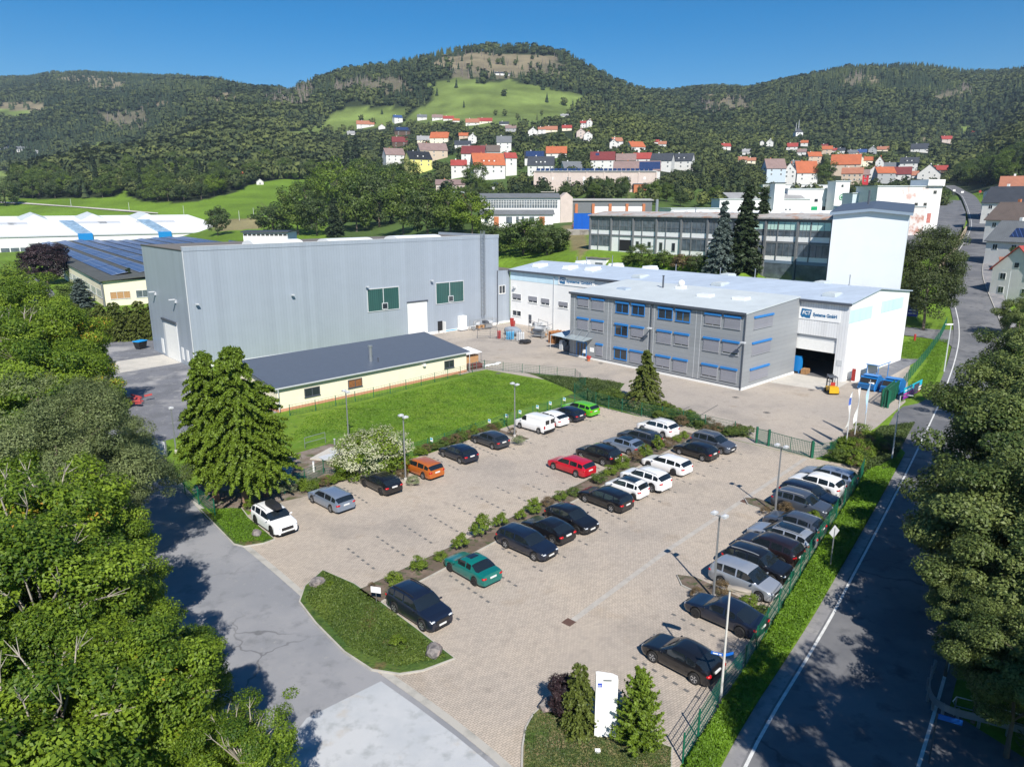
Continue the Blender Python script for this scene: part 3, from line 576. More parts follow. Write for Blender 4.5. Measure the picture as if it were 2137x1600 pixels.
for x0, y0, l in ((12.5,4.6,8.5),(24.3,1.6,8.5),(38.8,3.2,10)):
    mb = MB(); n = 9
    for j in range(n):
        t0, t1 = math.pi*j/n, math.pi*(j+1)/n
        mb.add([(x0, y0+2.4-2.4*math.cos(t0), 17.42+.75*math.sin(t0)), (x0+l, y0+2.4-2.4*math.cos(t0), 17.42+.75*math.sin(t0)), (x0+l, y0+2.4-2.4*math.cos(t1), 17.42+.75*math.sin(t1)), (x0, y0+2.4-2.4*math.cos(t1), 17.42+.75*math.sin(t1))], [(0,1,2,3)])
    for xx in (x0, x0+l): mb.add([(xx, y0+2.4-2.4*math.cos(math.pi*j/n), 17.42+.75*math.sin(math.pi*j/n)) for j in range(n+1)], [tuple(range(n+1))])
    mb.build('rooflight', M_skylight, hall)
F = fac('-y', 0)
for u0, u1 in ((29.8,36.4),(44.5,51.2)):
    mb = MB()
    for a, b, c, d in ((u0,u0+.12,5.6,9.5),(u1-.12,u1,5.6,9.5),(u0,u1,5.5,5.62),(u0,u1,9.45,9.6),(u0+3.2,u0+3.32,5.6,9.5)): fbox(mb, F, a, b, c, d, 0, .12)
    g = mb.build('glazed_opening', M_greyframe, hall); mb = MB(); fbox(mb, F, u0+.12, u1-.12, 5.62, 9.45, .002, .05); mb.build('glass_panels', M_greenglass, g)
    mb = MB(); fbox(mb, F, u0+2.9, u0+4.1, 5.75, 6.9, .05, .14, 0); mb.build('vent_frame', M_greyframe, g)
    mb = MB(); fbox(mb, F, u0+3.02, u0+3.98, 5.87, 6.78, .141, .15, 0); mb.build('vent_pane', M_glass, g)
mb = MB(); fbox(mb, F, 38.1, 42.4, .0, 6.4, .0, .05); mb.build('roller_gate', M_white, hall)
mb = MB(); fbox(mb, F, 38.0, 42.6, 6.4, 6.62, 0, .2); mb.build('gate_header', M_trim, hall)
d_ = MB(); fbox(d_, F, 44.8, 45.9, .05, 2.3, .0, .04); d_.build('doorway', M_dark, hall)
mb = MB(); mb.box(45.9, 45.96, -1.05, -.05, .05, 2.25); mb.build('door', M_white, hall)
mb = MB()
for z in np.arange(2.3, 18.4, .3): mb.bar((55.4,-.35,z),(56.0,-.35,z),.03,.03)
for x in (55.4, 56.0): mb.bar((x,-.35,2.2),(x,-.35,18.9),.05,.05)
mb2 = MB()
for z in np.arange(2.6, 18.9, .75):
    for k in range(6):
        t0, t1 = math.pi*k/6, math.pi*(k+1)/6
        mb2.bar((55.7-.42*math.cos(t0),-.4-.65*math.sin(t0),z),(55.7-.42*math.cos(t1),-.4-.65*math.sin(t1),z),.04,.05)
for k in range(7): t0 = math.pi*k/6; mb2.bar((55.7-.42*math.cos(t0),-.4-.65*math.sin(t0),2.6),(55.7-.42*math.cos(t0),-.4-.65*math.sin(t0),18.8),.03,.03)
ld = mb.build('ladder', M_steel, hall); mb2.build('ladder_cage', M_steel, ld)
mb = MB(); mb.tube((59.8,-.14,.1),(59.8,-.14,10.9),.09); mb.build('downpipe', M_trim, hall)
for u, z in ((1.1,9.7),(16,9.8),(29.7,10.05),(43.4,10.15)): 
    mb = MB(); fbox(mb, F, u-.22, u+.22, z-.08, z+.08, .35, .75); fbox(mb, F, u-.04, u+.04, z-.05, z+.05, 0, .35); mb.build('floodlight', M_greyframe, hall)
F = fac('-x', 0)
mb = MB(); fbox(mb, F, 6.1, 12.9, 0, 6.3, 0, .03); mb.build('gate_recess', M_greyframe, hall)
mb = MB(); fbox(mb, F, 6.3, 12.0, .02, 5.7, .031, .07); mb.build('sectional_gate', M_white, hall)
mb = MB(); fbox(mb, F, 6.1, 12.9, 6.0, 6.35, .03, .3); mb.build('gate_header', M_trim, hall)
for u0, u1, z0, z1 in ((13.8,14.9,.3,2.7),(4.3,5.2,.7,2.6),(2.1,3.0,.7,2.5)): mb = MB(); fbox(mb, F, u0, u1, z0, z1, 0, .05); mb.build('door', M_white, hall)
for u, z in ((14.8,10.2),(5.1,9.9)):
    mb = MB(); fbox(mb, F, u-.18, u+.18, z-.02, z+.12, .2, 1.1); fbox(mb, F, u-.04, u+.04, z-.5, z, 0, .25); mb.build('floodlight', M_greyframe, hall)
# ------------------------------------------------------------------ 2 link block
lk = thing('link_building', 'small grey metal link block with brown flat roof between tall hall and white hall', 'annex', S(-3.3, 68.6), A0)
mb = MB(); mb.box(0, 3.6, .3, 18, 0, 10.9); mb.build('wall', M_sheetgrey, lk); mb = MB(); mb.box(-.02, 3.7, .2, 18, 10.9, 11.1); mb.build('roof', M_bitumen, lk)
F = fac('-y', .3); window(lk, F, .6, 2.3, 6.1, 7.8, M_white, 1)
mb = MB(); mb.box(0,3.6,.24,.3,0,.4); mb.build('plinth', M_render, lk)
# ------------------------------------------------------------------ 3 long white production hall
wh = thing('production_hall', 'long low white metal hall with pale blue bands, company signs and open loading gate', 'factory hall', S(0, 0), A0)
LW, LL, EV, RG = 21.2, 68.4, 10.9, 12.1
def gable(x): return EV+(RG-EV)*(1-abs(x-9.2)/9.2) if x < 9.2 else RG-(RG-EV)*(x-9.2)/(LW-9.2)
# walls: front gable (y=0, facing -y), long side (x=0, facing -x) with gate opening in it
mb = MB(); g0, g1, gz = 1.35, 7.55, 5.95
def wall_x(mb, x, y0, y1, z0, z1, th=.2): mb.box(x, x+th, y0, y1, z0, z1)
wall_x(mb, 0, 0, g0, 0, EV-.05); wall_x(mb, 0, g0, g1, gz, EV-.05); wall_x(mb, 0, g1, LL, 0, EV-.05)
mb.build('long_wall', M_render, wh)
mb = MB(); mb.prism([(0,0),(LW,0)]+[(LW,.2),(0,.2)], 0, 1); mb = MB()
mb.add([(0.01,0,0),(LW,0,0),(LW,0,EV-.05),(9.2,0,RG-.05),(0.01,0,EV-.05),(0.01,.2,0),(LW,.2,0),(LW,.2,EV-.05),(9.2,.2,RG-.05),(0.01,.2,EV-.05)], [(0,1,2,3,4),(9,8,7,6,5),(0,5,6,1),(1,6,7,2),(2,7,8,3),(3,8,9,4),(4,9,5,0)])
mb.add([(0.01,LL,0),(LW,LL,0),(LW,LL,EV-.05),(9.2,LL,RG-.05),(0.01,LL,EV-.05)], [(4,3,2,1,0)]); mb.box(LW-.2, LW, .2, LL, 0, EV-.05)
mb.build('gable_wall', M_render, wh)
mb = MB(); F = fac('-x', 0); fbox(mb, F, 0.02, 8.2, gz+.0, EV-.1, 0, .05); fbox(mb, F, .02, g0-.02, .02, gz, 0, .05); fbox(mb, F, g1+.02, 8.2, .02, gz, 0, .05); mb.build('ribbed_cladding', M_sheetwhite, wh)
mb = MB()
for x0, z0, x1, z1 in ((-.35, EV-.06, 9.2, RG), (9.2, RG, LW+.35, EV-.06)):
    mb.add([(x0,-.3,z0),(x1,-.3,z1),(x1,LL+.2,z1),(x0,LL+.2,z0),(x0,-.3,z0+.14),(x1,-.3,z1+.14),(x1,LL+.2,z1+.14),(x0,LL+.2,z0+.14)], [(3,2,1,0),(4,5,6,7),(0,1,5,4),(1,2,6,5),(2,3,7,6),(3,0,4,7)])
mb.build('roof', M_roofmet, wh)
mb = MB(); mb.box(-.5,-.33,-.3,LL+.2,EV-.32,EV+.0); mb.box(-.04,-.0,.02,LL,EV-.5,EV-.1); mb.build('gutter', M_trim, wh)
for b in (8.2, 55.8): mb = MB(); mb.tube((-.16,b,.1),(-.16,b,EV-.3),.07); mb.build('downpipe', M_greyframe, wh)
mb = MB(); fbox(mb, F, 49.5, 68.35, 8.9, 10.75, 0, .04); mb.build('blue_band', M_ltblue, wh)
for u0, u1, z0, z1 in ((.02,7.4,8.15,9.95),(10.6,18.9,8.5,10.2)): mb = MB(); fbox(mb, fac('-y', 0), u0, u1, z0, z1, 0, .04); mb.build('blue_band', M_ltblue, wh)
mb = MB(); fbox(mb, F, g0, g1, 3.75, 5.25, -.25, -.15); mb.build('sectional_door', M_white, wh)
mb = MB(); fbox(mb, F, g0, g1, 5.25, 5.95, -.35, -.2); mb.build('door_header', M_greyframe, wh)
mb = MB(); mb.box(.3, 17, .4, 14, .012, .03); mb.build('floor', mat('hall_floor', (.14,.14,.145), .6, var=.1), wh)
mb = MB(); mb.box(.25, .5, g1+.6, g1+.8, .03, 6); mb.box(12, 12.2, .4, 14, .03, 8); mb.build('partition', M_dark, wh)
for i, (u0, u1, z0, z1) in enumerate([(65.1,67.7,4.8,6.15),(60.4,63.0,4.75,6.05),(57.0,59.4,4.65,5.95),(52.1,54.6,4.6,5.8),(47.2,49.8,4.6,5.8),(65.1,67.7,1.6,2.75)]):
    window(wh, F, u0, u1, z0, z1, M_white, 1, blind=.35 if i < 5 else None)
mb = MB(); fbox(mb, F, 62.1, 62.9, .6, 2.3, 0, .04); mb.build('door', M_trim, wh)
mb = MB(); fbox(mb, F, 66.6, 67.2, 7.3, 7.6, 0, .5); mb.build('floodlight', M_greyframe, wh)
M_signwhite = mat('sign_white', (.85,.85,.84), .4, var=.02); M_signblue = mat('sign_blue', (.012,.13,.30), .4, var=.02)
def company_sign(u0, u1, z0, z1, off):
    "board on the long wall facing -x; reads from high u (left in view) to low u"
    sg = MB(); fbox(sg, F, u0, u1, z0, z1, off, off+.06); s = sg.build('company_sign', M_signwhite, wh)
    w_, h_ = u1-u0, z1-z0
    M = Matrix(((0,0,-1,-off-.075),(-1,0,0,u1),(0,1,0,z0),(0,0,0,1)))      # text x -> -y, text y -> z, normal -> -x
    L = h_*.80; x0, y0 = h_*.18, h_*.10
    mb = MB(); q = [(x0+.12*L,y0+L),(x0+1.22*L,y0+.93*L),(x0+1.08*L,y0+.02*L),(x0+.70*L,y0),(x0+.42*L,y0+.09*L),(x0+.22*L,y0+.02*L),(x0,y0+.28*L)]
    mb.add([tuple(M @ Vector((p[0], p[1], 0))) for p in q]+[tuple(M @ Vector((p[0], p[1], -.014))) for p in q], [tuple(range(6,-1,-1))]+[(i,(i+1)%7,7+(i+1)%7,7+i) for i in range(7)])
    mb.build('logo', M_signblue, s)
    sh = Matrix(((1,.12,0,0),(0,1,0,0),(0,0,1,0),(0,0,0,1)))
    lettering('FCT', L*.56, M_signwhite, s, M @ Matrix.Translation((x0+.20*L, y0+.38*L, .006)) @ Matrix.Diagonal((.88,1,1,1)) @ sh, bold=.012*L, name='logo_lettering')
    lettering('Systeme GmbH', h_*.40, M_signblue, s, M @ Matrix.Translation((x0+1.38*L, y0+.30*L, .0)) @ Matrix.Diagonal(((w_-(x0+1.38*L)-h_*.15)/(h_*.40*6.75),1,1,1)), bold=.016*h_, name='sign_lettering')
company_sign(1.15, 7.1, 8.1, 9.75, .06); company_sign(45.6, 54.7, 9.0, 10.65, .045)
mb = MB(); fbox(mb, F, .25, 1.0, 2.2, 3.0, .05, .1); mb.build('notice_board', M_greyframe, wh)
def roofz(x): return gable(x)+.14
for i, (x, y, s_) in enumerate([(3.2,4,1.3),(3.2,22,1.3),(3.4,38,1.4),(13,10,1.3),(13.5,27,1.3),(14,44,1.5),(13.5,52,1.5),(5,50.5,1.5),(4.6,56,1.5),(12.5,60,1.5),(4.2,64,1.5)]):
    mb = MB(); z = roofz(x); mb.box(x-s_, x+s_, y-.9, y+.9, z-.15, z+.22)
    mb.box(x-s_+.15, x+s_-.15, y-.75, y+.75, z+.22, z+.34+.25*(y > 40)); o = mb.build('skylight', M_skylight if y > 40 else M_roofoff, wh)
for x, y, h in ((9.6,4.5,1.5),(10.2,20,1.4),(9.5,26,1.2),(11,36,1.2),(10,50,2.0),(10.4,50.4,1.3),(11.5,58,1.4),(13,62,1.2)):
    mb = MB(); z = roofz(x); mb.tube((x,y,z-.1),(x,y,z+h),.07); mb.tube((x,y,z-.05),(x,y,z+.2),.2,.1); mb.tube((x,y,z+h),(x,y,z+h+.1),.15,.03); mb.build('vent_pipe', M_steel, wh)
# ------------------------------------------------------------------ 4 office block
of = thing('office_building', 'three storey grey panelled office block with blue framed windows and glass entrance canopy', 'office building', S(-14.6, 7.0), A0)
OL, OD = 30.9, 14.55
mb = MB(); mb.add([(0,0,0),(OD,0,0),(OD,0,11.05),(0,0,10.1),(0,OL,0),(OD,OL,0),(OD,OL,11.05),(0,OL,10.1)], [(0,1,2,3),(7,6,5,4),(0,3,7,4),(1,5,6,2),(3,2,6,7)]); mb.build('wall', M_officegrey, of)
mb = MB(); mb.add([(-.25,-.12,10.12),(OD-.3,-.12,11.08),(OD-.3,OL+.12,11.08),(-.25,OL+.12,10.12),(-.25,-.12,10.30),(OD-.3,-.12,11.26),(OD-.3,OL+.12,11.26),(-.25,OL+.12,10.30)], [(3,2,1,0),(4,5,6,7),(0,1,5,4),(1,2,6,5),(2,3,7,6),(3,0,4,7)]); mb.build('roof', M_roofoff, of)
mb = MB(); mb.box(-.36,-.25,-.12,OL+.12,10.0,10.34); mb.box(-.05,0,0,OL,9.85,10.1); mb.build('eaves_gutter', M_trim, of)
mb = MB(); mb.box(-.07,.0,-.07,OL,.0,.3); mb.box(0,OD,-.07,0,0,.3); mb.build('plinth', M_white, of)
mb = MB(); mb.box(-.04,0,0,OL,.3,.42); mb.build('plinth_line', M_trim, of)
F = fac('-x', 0); M_wfr = mat('window_frame_grey', (.33,.34,.36), .5, var=.03)
pairs = [(27.0,29.3),(23.85,26.3),(19.1,21.55),(16.15,18.5),(11.3,13.75),(8.4,10.75),(3.6,6.05),(.7,3.1)]
openset = {(2,2),(2,3),(2,4),(2,5),(1,2),(0,2)}
for r, (z0, z1) in enumerate([(.95,2.55),(4.6,6.2),(8.05,9.5)]):
    for c, (u0, u1) in enumerate(pairs):
        if r == 0 and c == 0: continue
        if r == 0 and c == 1: u0, u1 = 23.9, 25.2; 
        opn = (r, c) in openset
        w_ = window(of, F, u0, u1, z0, z1, M_blue if opn else M_wfr, 1 if u1-u0 > 1.5 else 0, None, header=(M_blue, .26), blind=None if opn else (.0 if (r+c) % 2 else .16))
        if opn: w_['label'] = 'blue framed window with its blind raised'
for c, ub in enumerate((30.0,22.3,14.4,6.6)):
    for uj in (ub-7.0 if c < 3 else .2, ub): mb = MB(); fbox(mb, F, uj, uj+.06, .4, 9.9, 0, .02); mb.build('panel_joint', M_greyframe, of)
F2 = fac('-y', 0)
for z0, z1 in ((.95,2.4),(4.45,5.95),(7.95,9.4)): window(of, F2, 2.0, 6.9, z0, z1, M_wfr, 3, None, header=(M_blue, .26), blind=.0)
for y, x in ((14.9,-.1),(0.0,-.1)):
    mb = MB(); mb.tube((x,y,.1),(x,y,10.1),.08); mb.build('downpipe', M_trim, of)
mb = MB(); fbox(mb, F, 27.2, 29.4, 0, 2.6, 0, .06); dr = mb.build('entrance_door', M_blue, of)
for a, b in ((28.65,29.2),(28.0,28.5),(27.35,27.85)): mb = MB(); fbox(mb, F, a, b, .25, 2.4, .061, .07); mb.build('pane', M_glass, dr)
mb = MB(); fbox(mb, F, 27.32, 27.98, .8, 1.4, .071, .08); mb.build('door_poster', M_signwhite, dr)
mb = MB(); mb.add([(-2.2,25.9,3.15),(-2.2,30.6,3.15),(-.05,30.6,3.4),(-.05,25.9,3.4),(-2.2,25.9,3.19),(-2.2,30.6,3.19),(-.05,30.6,3.44),(-.05,25.9,3.44)], [(0,1,2,3),(7,6,5,4),(0,4,5,1),(1,5,6,2),(2,6,7,3),(3,7,4,0)])
cn = mb.build('entrance_canopy', mat('canopy_glass', (.30,.35,.37), .15, var=0), of)
mb = MB()
for y in (26.6,28.2,29.9): mb.tube((-1.9,y,3.2),(0,y,4.6),.03); mb.bar((-2.2,y,3.12),(0,y,3.35),.06,.08)
mb.build('canopy_rods', M_steel, cn)
mb = MB(); fbox(mb, F, 25.7, 26.5, 1.2, 1.9, 0, .05); mb.build('notice_board', M_signwhite, of)
for (y, x) in ((15.0,-.1),(.2,-.1)): mb = MB(); mb.bar((-.05,y,6.3),(-1.0,y-.5,6.6),.12,.12); mb.box(-1.3,-.8,y-.9,y-.3,6.55,6.72); mb.build('floodlight', M_greyframe, of)
for x, y in ((8,5.5),(7.5,11)): mb = MB(); z = 10.2+x*.066; mb.box(x-.8,x+.8,y-1.0,y+1.0,z-.1,z+.45); mb.build('skylight', M_skylight, of)
for x, y in ((6,25),): mb = MB(); z = 10.2+x*.066; mb.box(x-.7,x+.7,y-.9,y+.9,z-.1,z+.4); mb.build('roof_hatch', M_roofmet, of)
mb = MB(); mb.tube((10.3,20.6,10.8),(10.3,20.6,12.9),.14); mb.tube((10.3,20.6,12.85),(10.3,20.6,12.95),.2); mb.build('flue', M_trim, of)
mb = MB(); mb.blob((11.2,17.8,11.9),(.55,.55,.5),3,k=2,jit=.02); mb.box(10.6,11.8,17.2,18.5,10.85,11.45); mb.build('roof_fan', M_white, of)
# ------------------------------------------------------------------ 5 low building by the meadow
lb = thing('low_outbuilding', 'long low cream building with dark slate monopitch roof and steel chimney beside the lawn', 'outbuilding', S(-64.2, 38.4), A0+math.radians(2.6))
LX, LY = 29.6, 10.4
mb = MB(); mb.box(0, LX, 0, LY-.6, .35, 2.9); mb.add([(0,0,2.9),(0,LY-.6,2.9),(0,LY-.6,4.1),(LX,0,2.9),(LX,LY-.6,2.9),(LX,LY-.6,4.1)], [(0,2,1),(3,4,5),(1,2,5,4)]); mb.build('wall', M_cream, lb)
mb = MB(); mb.box(-.02, LX+.02, -.03, LY-.58, 0, .35); mb.build('plinth', mat('terracotta_plinth', (.55,.26,.16), .85, var=.1), lb)
mb = MB(); mb.add([(-.4,-.38,2.92),(LX+.4,-.38,2.92),(LX+.4,LY,4.42),(-.4,LY,4.42),(-.4,-.38,3.10),(LX+.4,-.38,3.10),(LX+.5,LY,4.62),(-.5,LY,4.62)], [(3,2,1,0),(4,5,6,7),(0,1,5,4),(1,2,6,5),(2,3,7,6),(3,0,4,7)]); mb.build('roof', M_slate, lb)
mb = MB(); mb.box(-.4,LX+.4,-.5,-.38,2.9,3.04); mb.tube((-.05,-.45,.2),(-.05,-.45,2.9),.05); mb.tube((LX+.1,-.6,.2),(LX+.1,-.6,2.8),.05); mb.build('gutter', M_greyframe, lb)
F = fac('-y', 0)
for i, (a0, a1) in enumerate([(3.5,5.6),(9.6,11.7),(25.4,27.2)]): window(lb, F, a0, a1, 1.15, 2.25, M_trim, 1, M_glass if i != 1 else mat('wooden_interior', (.22,.09,.03), .7, var=.6, scale=6))
mb = MB(); mb.tube((14.9,2.6,3.3),(14.9,2.6,5.5),.24,n=14); mb.tube((14.9,2.6,5.45),(14.9,2.6,5.65),.34,n=14); ch = mb.build('chimney', M_steel, lb)
mb = MB(); mb.tube((15.6,1.9,3.2),(15.6,1.9,4.0),.09); mb.build('vent_pipe', M_trim, lb)
mb = MB(); mb.box(21.5,21.9,-.35,0,2.15,2.5); mb.build('wall_lamp', M_white, lb)
# ------------------------------------------------------------------ 6 building behind: framed two storey block
bb = thing('workshop_block', 'long two storey concrete framed block with white spandrels and rusty corrugated roof', 'factory building', S(38, 20.5, 12.9), A0)
M_conct = mat('weathered_concrete_frame', (.15,.16,.17), .85, var=.15); M_rust = gmix('weathered_corrugated_roof', [((.42,.40,.38),1,0,1), ((.40,.24,.17),.35,.52,.62), ((.26,.25,.24),1.4,.5,.7)], rough=.8)
BL = 60.3
mb = MB(); mb.box(.25, 12, 0, BL, -8, 8.0); mb.build('wall', M_render, bb)
mb = MB(); mb.add([(-.4,-.5,8.05),(6,-.5,8.9),(6,BL+.5,8.9),(-.4,BL+.5,8.05),(-.4,-.5,8.3),(6,-.5,9.15),(6,BL+.5,9.15),(-.4,BL+.5,8.3)], [(3,2,1,0),(4,5,6,7),(0,1,5,4),(1,2,6,5),(2,3,7,6),(3,0,4,7)]); mb.box(6,13,-.5,BL+.5,8.0,8.75); mb.build('roof', M_rust, bb)
F = fac('-x', .25); nb = 9; bw = BL/nb
mb = MB()
for i in range(nb+1): u = BL*i/nb; fbox(mb, F, u-.2, u+.2, -6, 8.0, 0, .38)
for i in range(nb): u = BL*(i+.62)/nb; fbox(mb, F, u-.09, u+.09, 0, 7.8, 0, .15)
fbox(mb, F, 0, BL, 3.35, 3.75, 0, .12); fbox(mb, F, 0, BL, 7.6, 8.0, 0, .2); mb.build('concrete_frame', M_conct, bb)
M_paleg = mat('pale_green_blind', (.52,.74,.66), .5, var=.1, scale=1); M_glassb = mat('grey_blue_glass', (.10,.125,.15), .12, var=.5, scale=.8, spec=.8)
rnd = random.Random(5)
for i in range(nb):
    u0, u1 = BL*i/nb+.3, BL*(i+1)/nb-.3; um = BL*(i+.62)/nb
    for a, b in ((u0, um-.1), (um+.1, u1)):
        fr = MB(); 
        for k in range(4): x = a+(b-a)*k/3; fbox(fr, F, x-.03, x+.03, 4.75, 7.6, .0, .1)
        fbox(fr, F, a, b, 5.65, 5.72, 0, .1); wd = fr.build('window', M_conct, bb)
        mb = MB(); fbox(mb, F, a, b, 4.75, 7.6, .002, .04); mb.build('pane', M_glassb, wd)
        if i < 3 : mb = MB(); fbox(mb, F, a+.05, b-.05, 6.0, 7.5, .041, .06); mb.build('blind', M_paleg, wd)
    if i in (0,1,2,8) or (i == 4):
        fr = MB(); 
        for k in range(6): x = u0+(u1-u0)*k/5; fbox(fr, F, x-.03, x+.03, .9, 3.3, 0, .1)
        wd = fr.build('window', M_conct, bb); mb = MB(); fbox(mb, F, u0, u1, .9, 3.3, .002, .04); mb.build('pane', M_glassb, wd)
    elif i == 7: mb = MB(); fbox(mb, F, u0+.3, um, 0, 2.6, .002, .04); mb.build('doorway', M_dark, bb)
    else:
        for x in (u0+1.2, um+.8): window(bb, F, x, x+.9, 1.2 if i != 5 else .6, 2.4, M_conct, 0)
for b, h in ((47,3.2),(36,1.4)): mb = MB(); mb.tube((9,b,8.6),(9,b,8.8+h),.35 if h > 2 else .12); mb.build('chimney', M_steel, bb)
for z0, z1 in ((-3.6,-.6),(-7.6,-4.4)):
    fr = MB(); fbox(fr, F, .3, 26, z1, z1+.6, 0, .1); fr.build('spandrel', mat('blue_grey_panel', (.16,.22,.30), .6, var=.1), bb)
    mb = MB(); fbox(mb, F, .3, 26, z0, z1, .0, .04); mb.build('pane', M_glassb, bb)
# rooftop sawtooth extension behind
sx = thing('white_roof_annex', 'low white annex with rows of corrugated white rooflights behind the framed block', 'annex', S(51, 22, 12.9), A0)
mb = MB(); mb.box(0,16,0,46,0,8.2); mb.build('wall', M_render, sx); mb = MB()
for k in range(11): y = 1+k*4.1; mb.add([(0,y,8.2),(16,y,8.2),(16,y+1.9,9.5),(0,y+1.9,9.5),(0,y+3.8,8.2),(16,y+3.8,8.2)], [(0,1,2,3),(3,2,5,4),(0,3,4),(1,5,2)])
mb.build('rooflights', M_skylight, sx)
# big pale gable hall
bh = thing('tall_warehouse', 'huge pale blank-walled warehouse with low pitched anthracite roof behind the white hall', 'warehouse', (54.6, 124., 0), -math.radians(29))
mb = MB(); HX = 11.4; mb.add([(0,0,0),(HX,0,0),(HX,0,22.3),(HX/2,0,22.9),(0,0,22.3),(0,20,0),(HX,20,0),(HX,20,22.3),(HX/2,20,22.9),(0,20,22.3)], [(0,1,2,3,4),(9,8,7,6,5),(0,4,9,5),(1,6,7,2),(4,3,8,9),(3,2,7,8)])
mb.build('wall', mat('pale_blue_white_wall', (.66,.69,.73), .7, var=.04, scale=.3), bh)
mb = MB(); y0, y1 = -.6, 20.5
for x0, z0, x1, z1 in ((-.5,22.2,HX/2,22.85),(HX/2,22.85,HX+.5,22.2)):
    mb.add([(x0,y0,z0),(x1,y0,z1),(x1,y1,z1+.9),(x0,y1,z0+.9),(x0,y0,z0+.35),(x1,y0,z1+.35),(x1,y1,z1+1.6),(x0,y1,z0+1.6)], [(3,2,1,0),(4,5,6,7),(0,1,5,4),(1,2,6,5),(2,3,7,6),(3,0,4,7)])
mb.build('roof', M_slate, bh)
mb = MB()
for x0, z0, x1, z1 in ((-.5,22.1,HX/2,22.75),(HX/2,22.75,HX+.5,22.1)): mb.bar((x0,-.67,z0+.15),(x1,-.67,z1+.15),.12,.45)
mb.build('eaves_board', mat('blue_grey_fascia', (.22,.28,.36), .5, var=.05), bh)
mb = MB(); mb.tube((4.5,12,23),(4.5,12,26.2),.14); mb.build('flue', M_trim, bh)
# ------------------------------------------------------------------ buildings placed on the rising ground
def roofslab(mb, pts, th=.22): # quad pts, extruded up
    mb.add([tuple(p) for p in pts]+[(p[0],p[1],p[2]+th) for p in pts], [(3,2,1,0),(4,5,6,7),(0,1,5,4),(1,2,6,5),(2,3,7,6),(3,0,4,7)])
ROOFM = {}
for nm, c in dict(orange=(.42,.115,.045), red=(.32,.05,.04), darkred=(.17,.03,.03), mauve=(.24,.165,.15), brown=(.13,.10,.085), grey=(.14,.15,.16), slate=(.055,.06,.07), black=(.022,.024,.028), palegrey=(.30,.30,.30), blue=(.03,.07,.20), rust=(.36,.15,.09)).items():
    ROOFM[nm] = rib_mat(nm+'_tiled_roof', c, .5, axis='X', depth=.2, rough=.75 if nm not in ('black','slate') else .5, dark=.85, var=.14)
WALLM = dict(white=mat('house_white', (.66,.65,.62), .85, var=.08, scale=.7), cream=M_cream, pink=M_pink, yellow=mat('yellow_render', (.72,.66,.22), .85, var=.04), red=mat('red_render', (.50,.03,.04), .8, var=.06), beige=mat('beige_render', (.55,.44,.34), .85, var=.06), grey=mat('grey_render', (.36,.37,.37), .85, var=.08), blueish=mat('blue_grey_render', (.50,.58,.64), .8, var=.04), timber=mat('dark_timber', (.10,.06,.04), .8, var=.2))
M_solar = rib_mat('solar_panel', (.02,.035,.09), 1.0, axis='X', depth=.0, rough=.12, dark=3.2, var=.1)
def chim(mb, x, y, z): mb.box(x-.35,x+.35,y-.35,y+.35,z-1.2,z+.9)
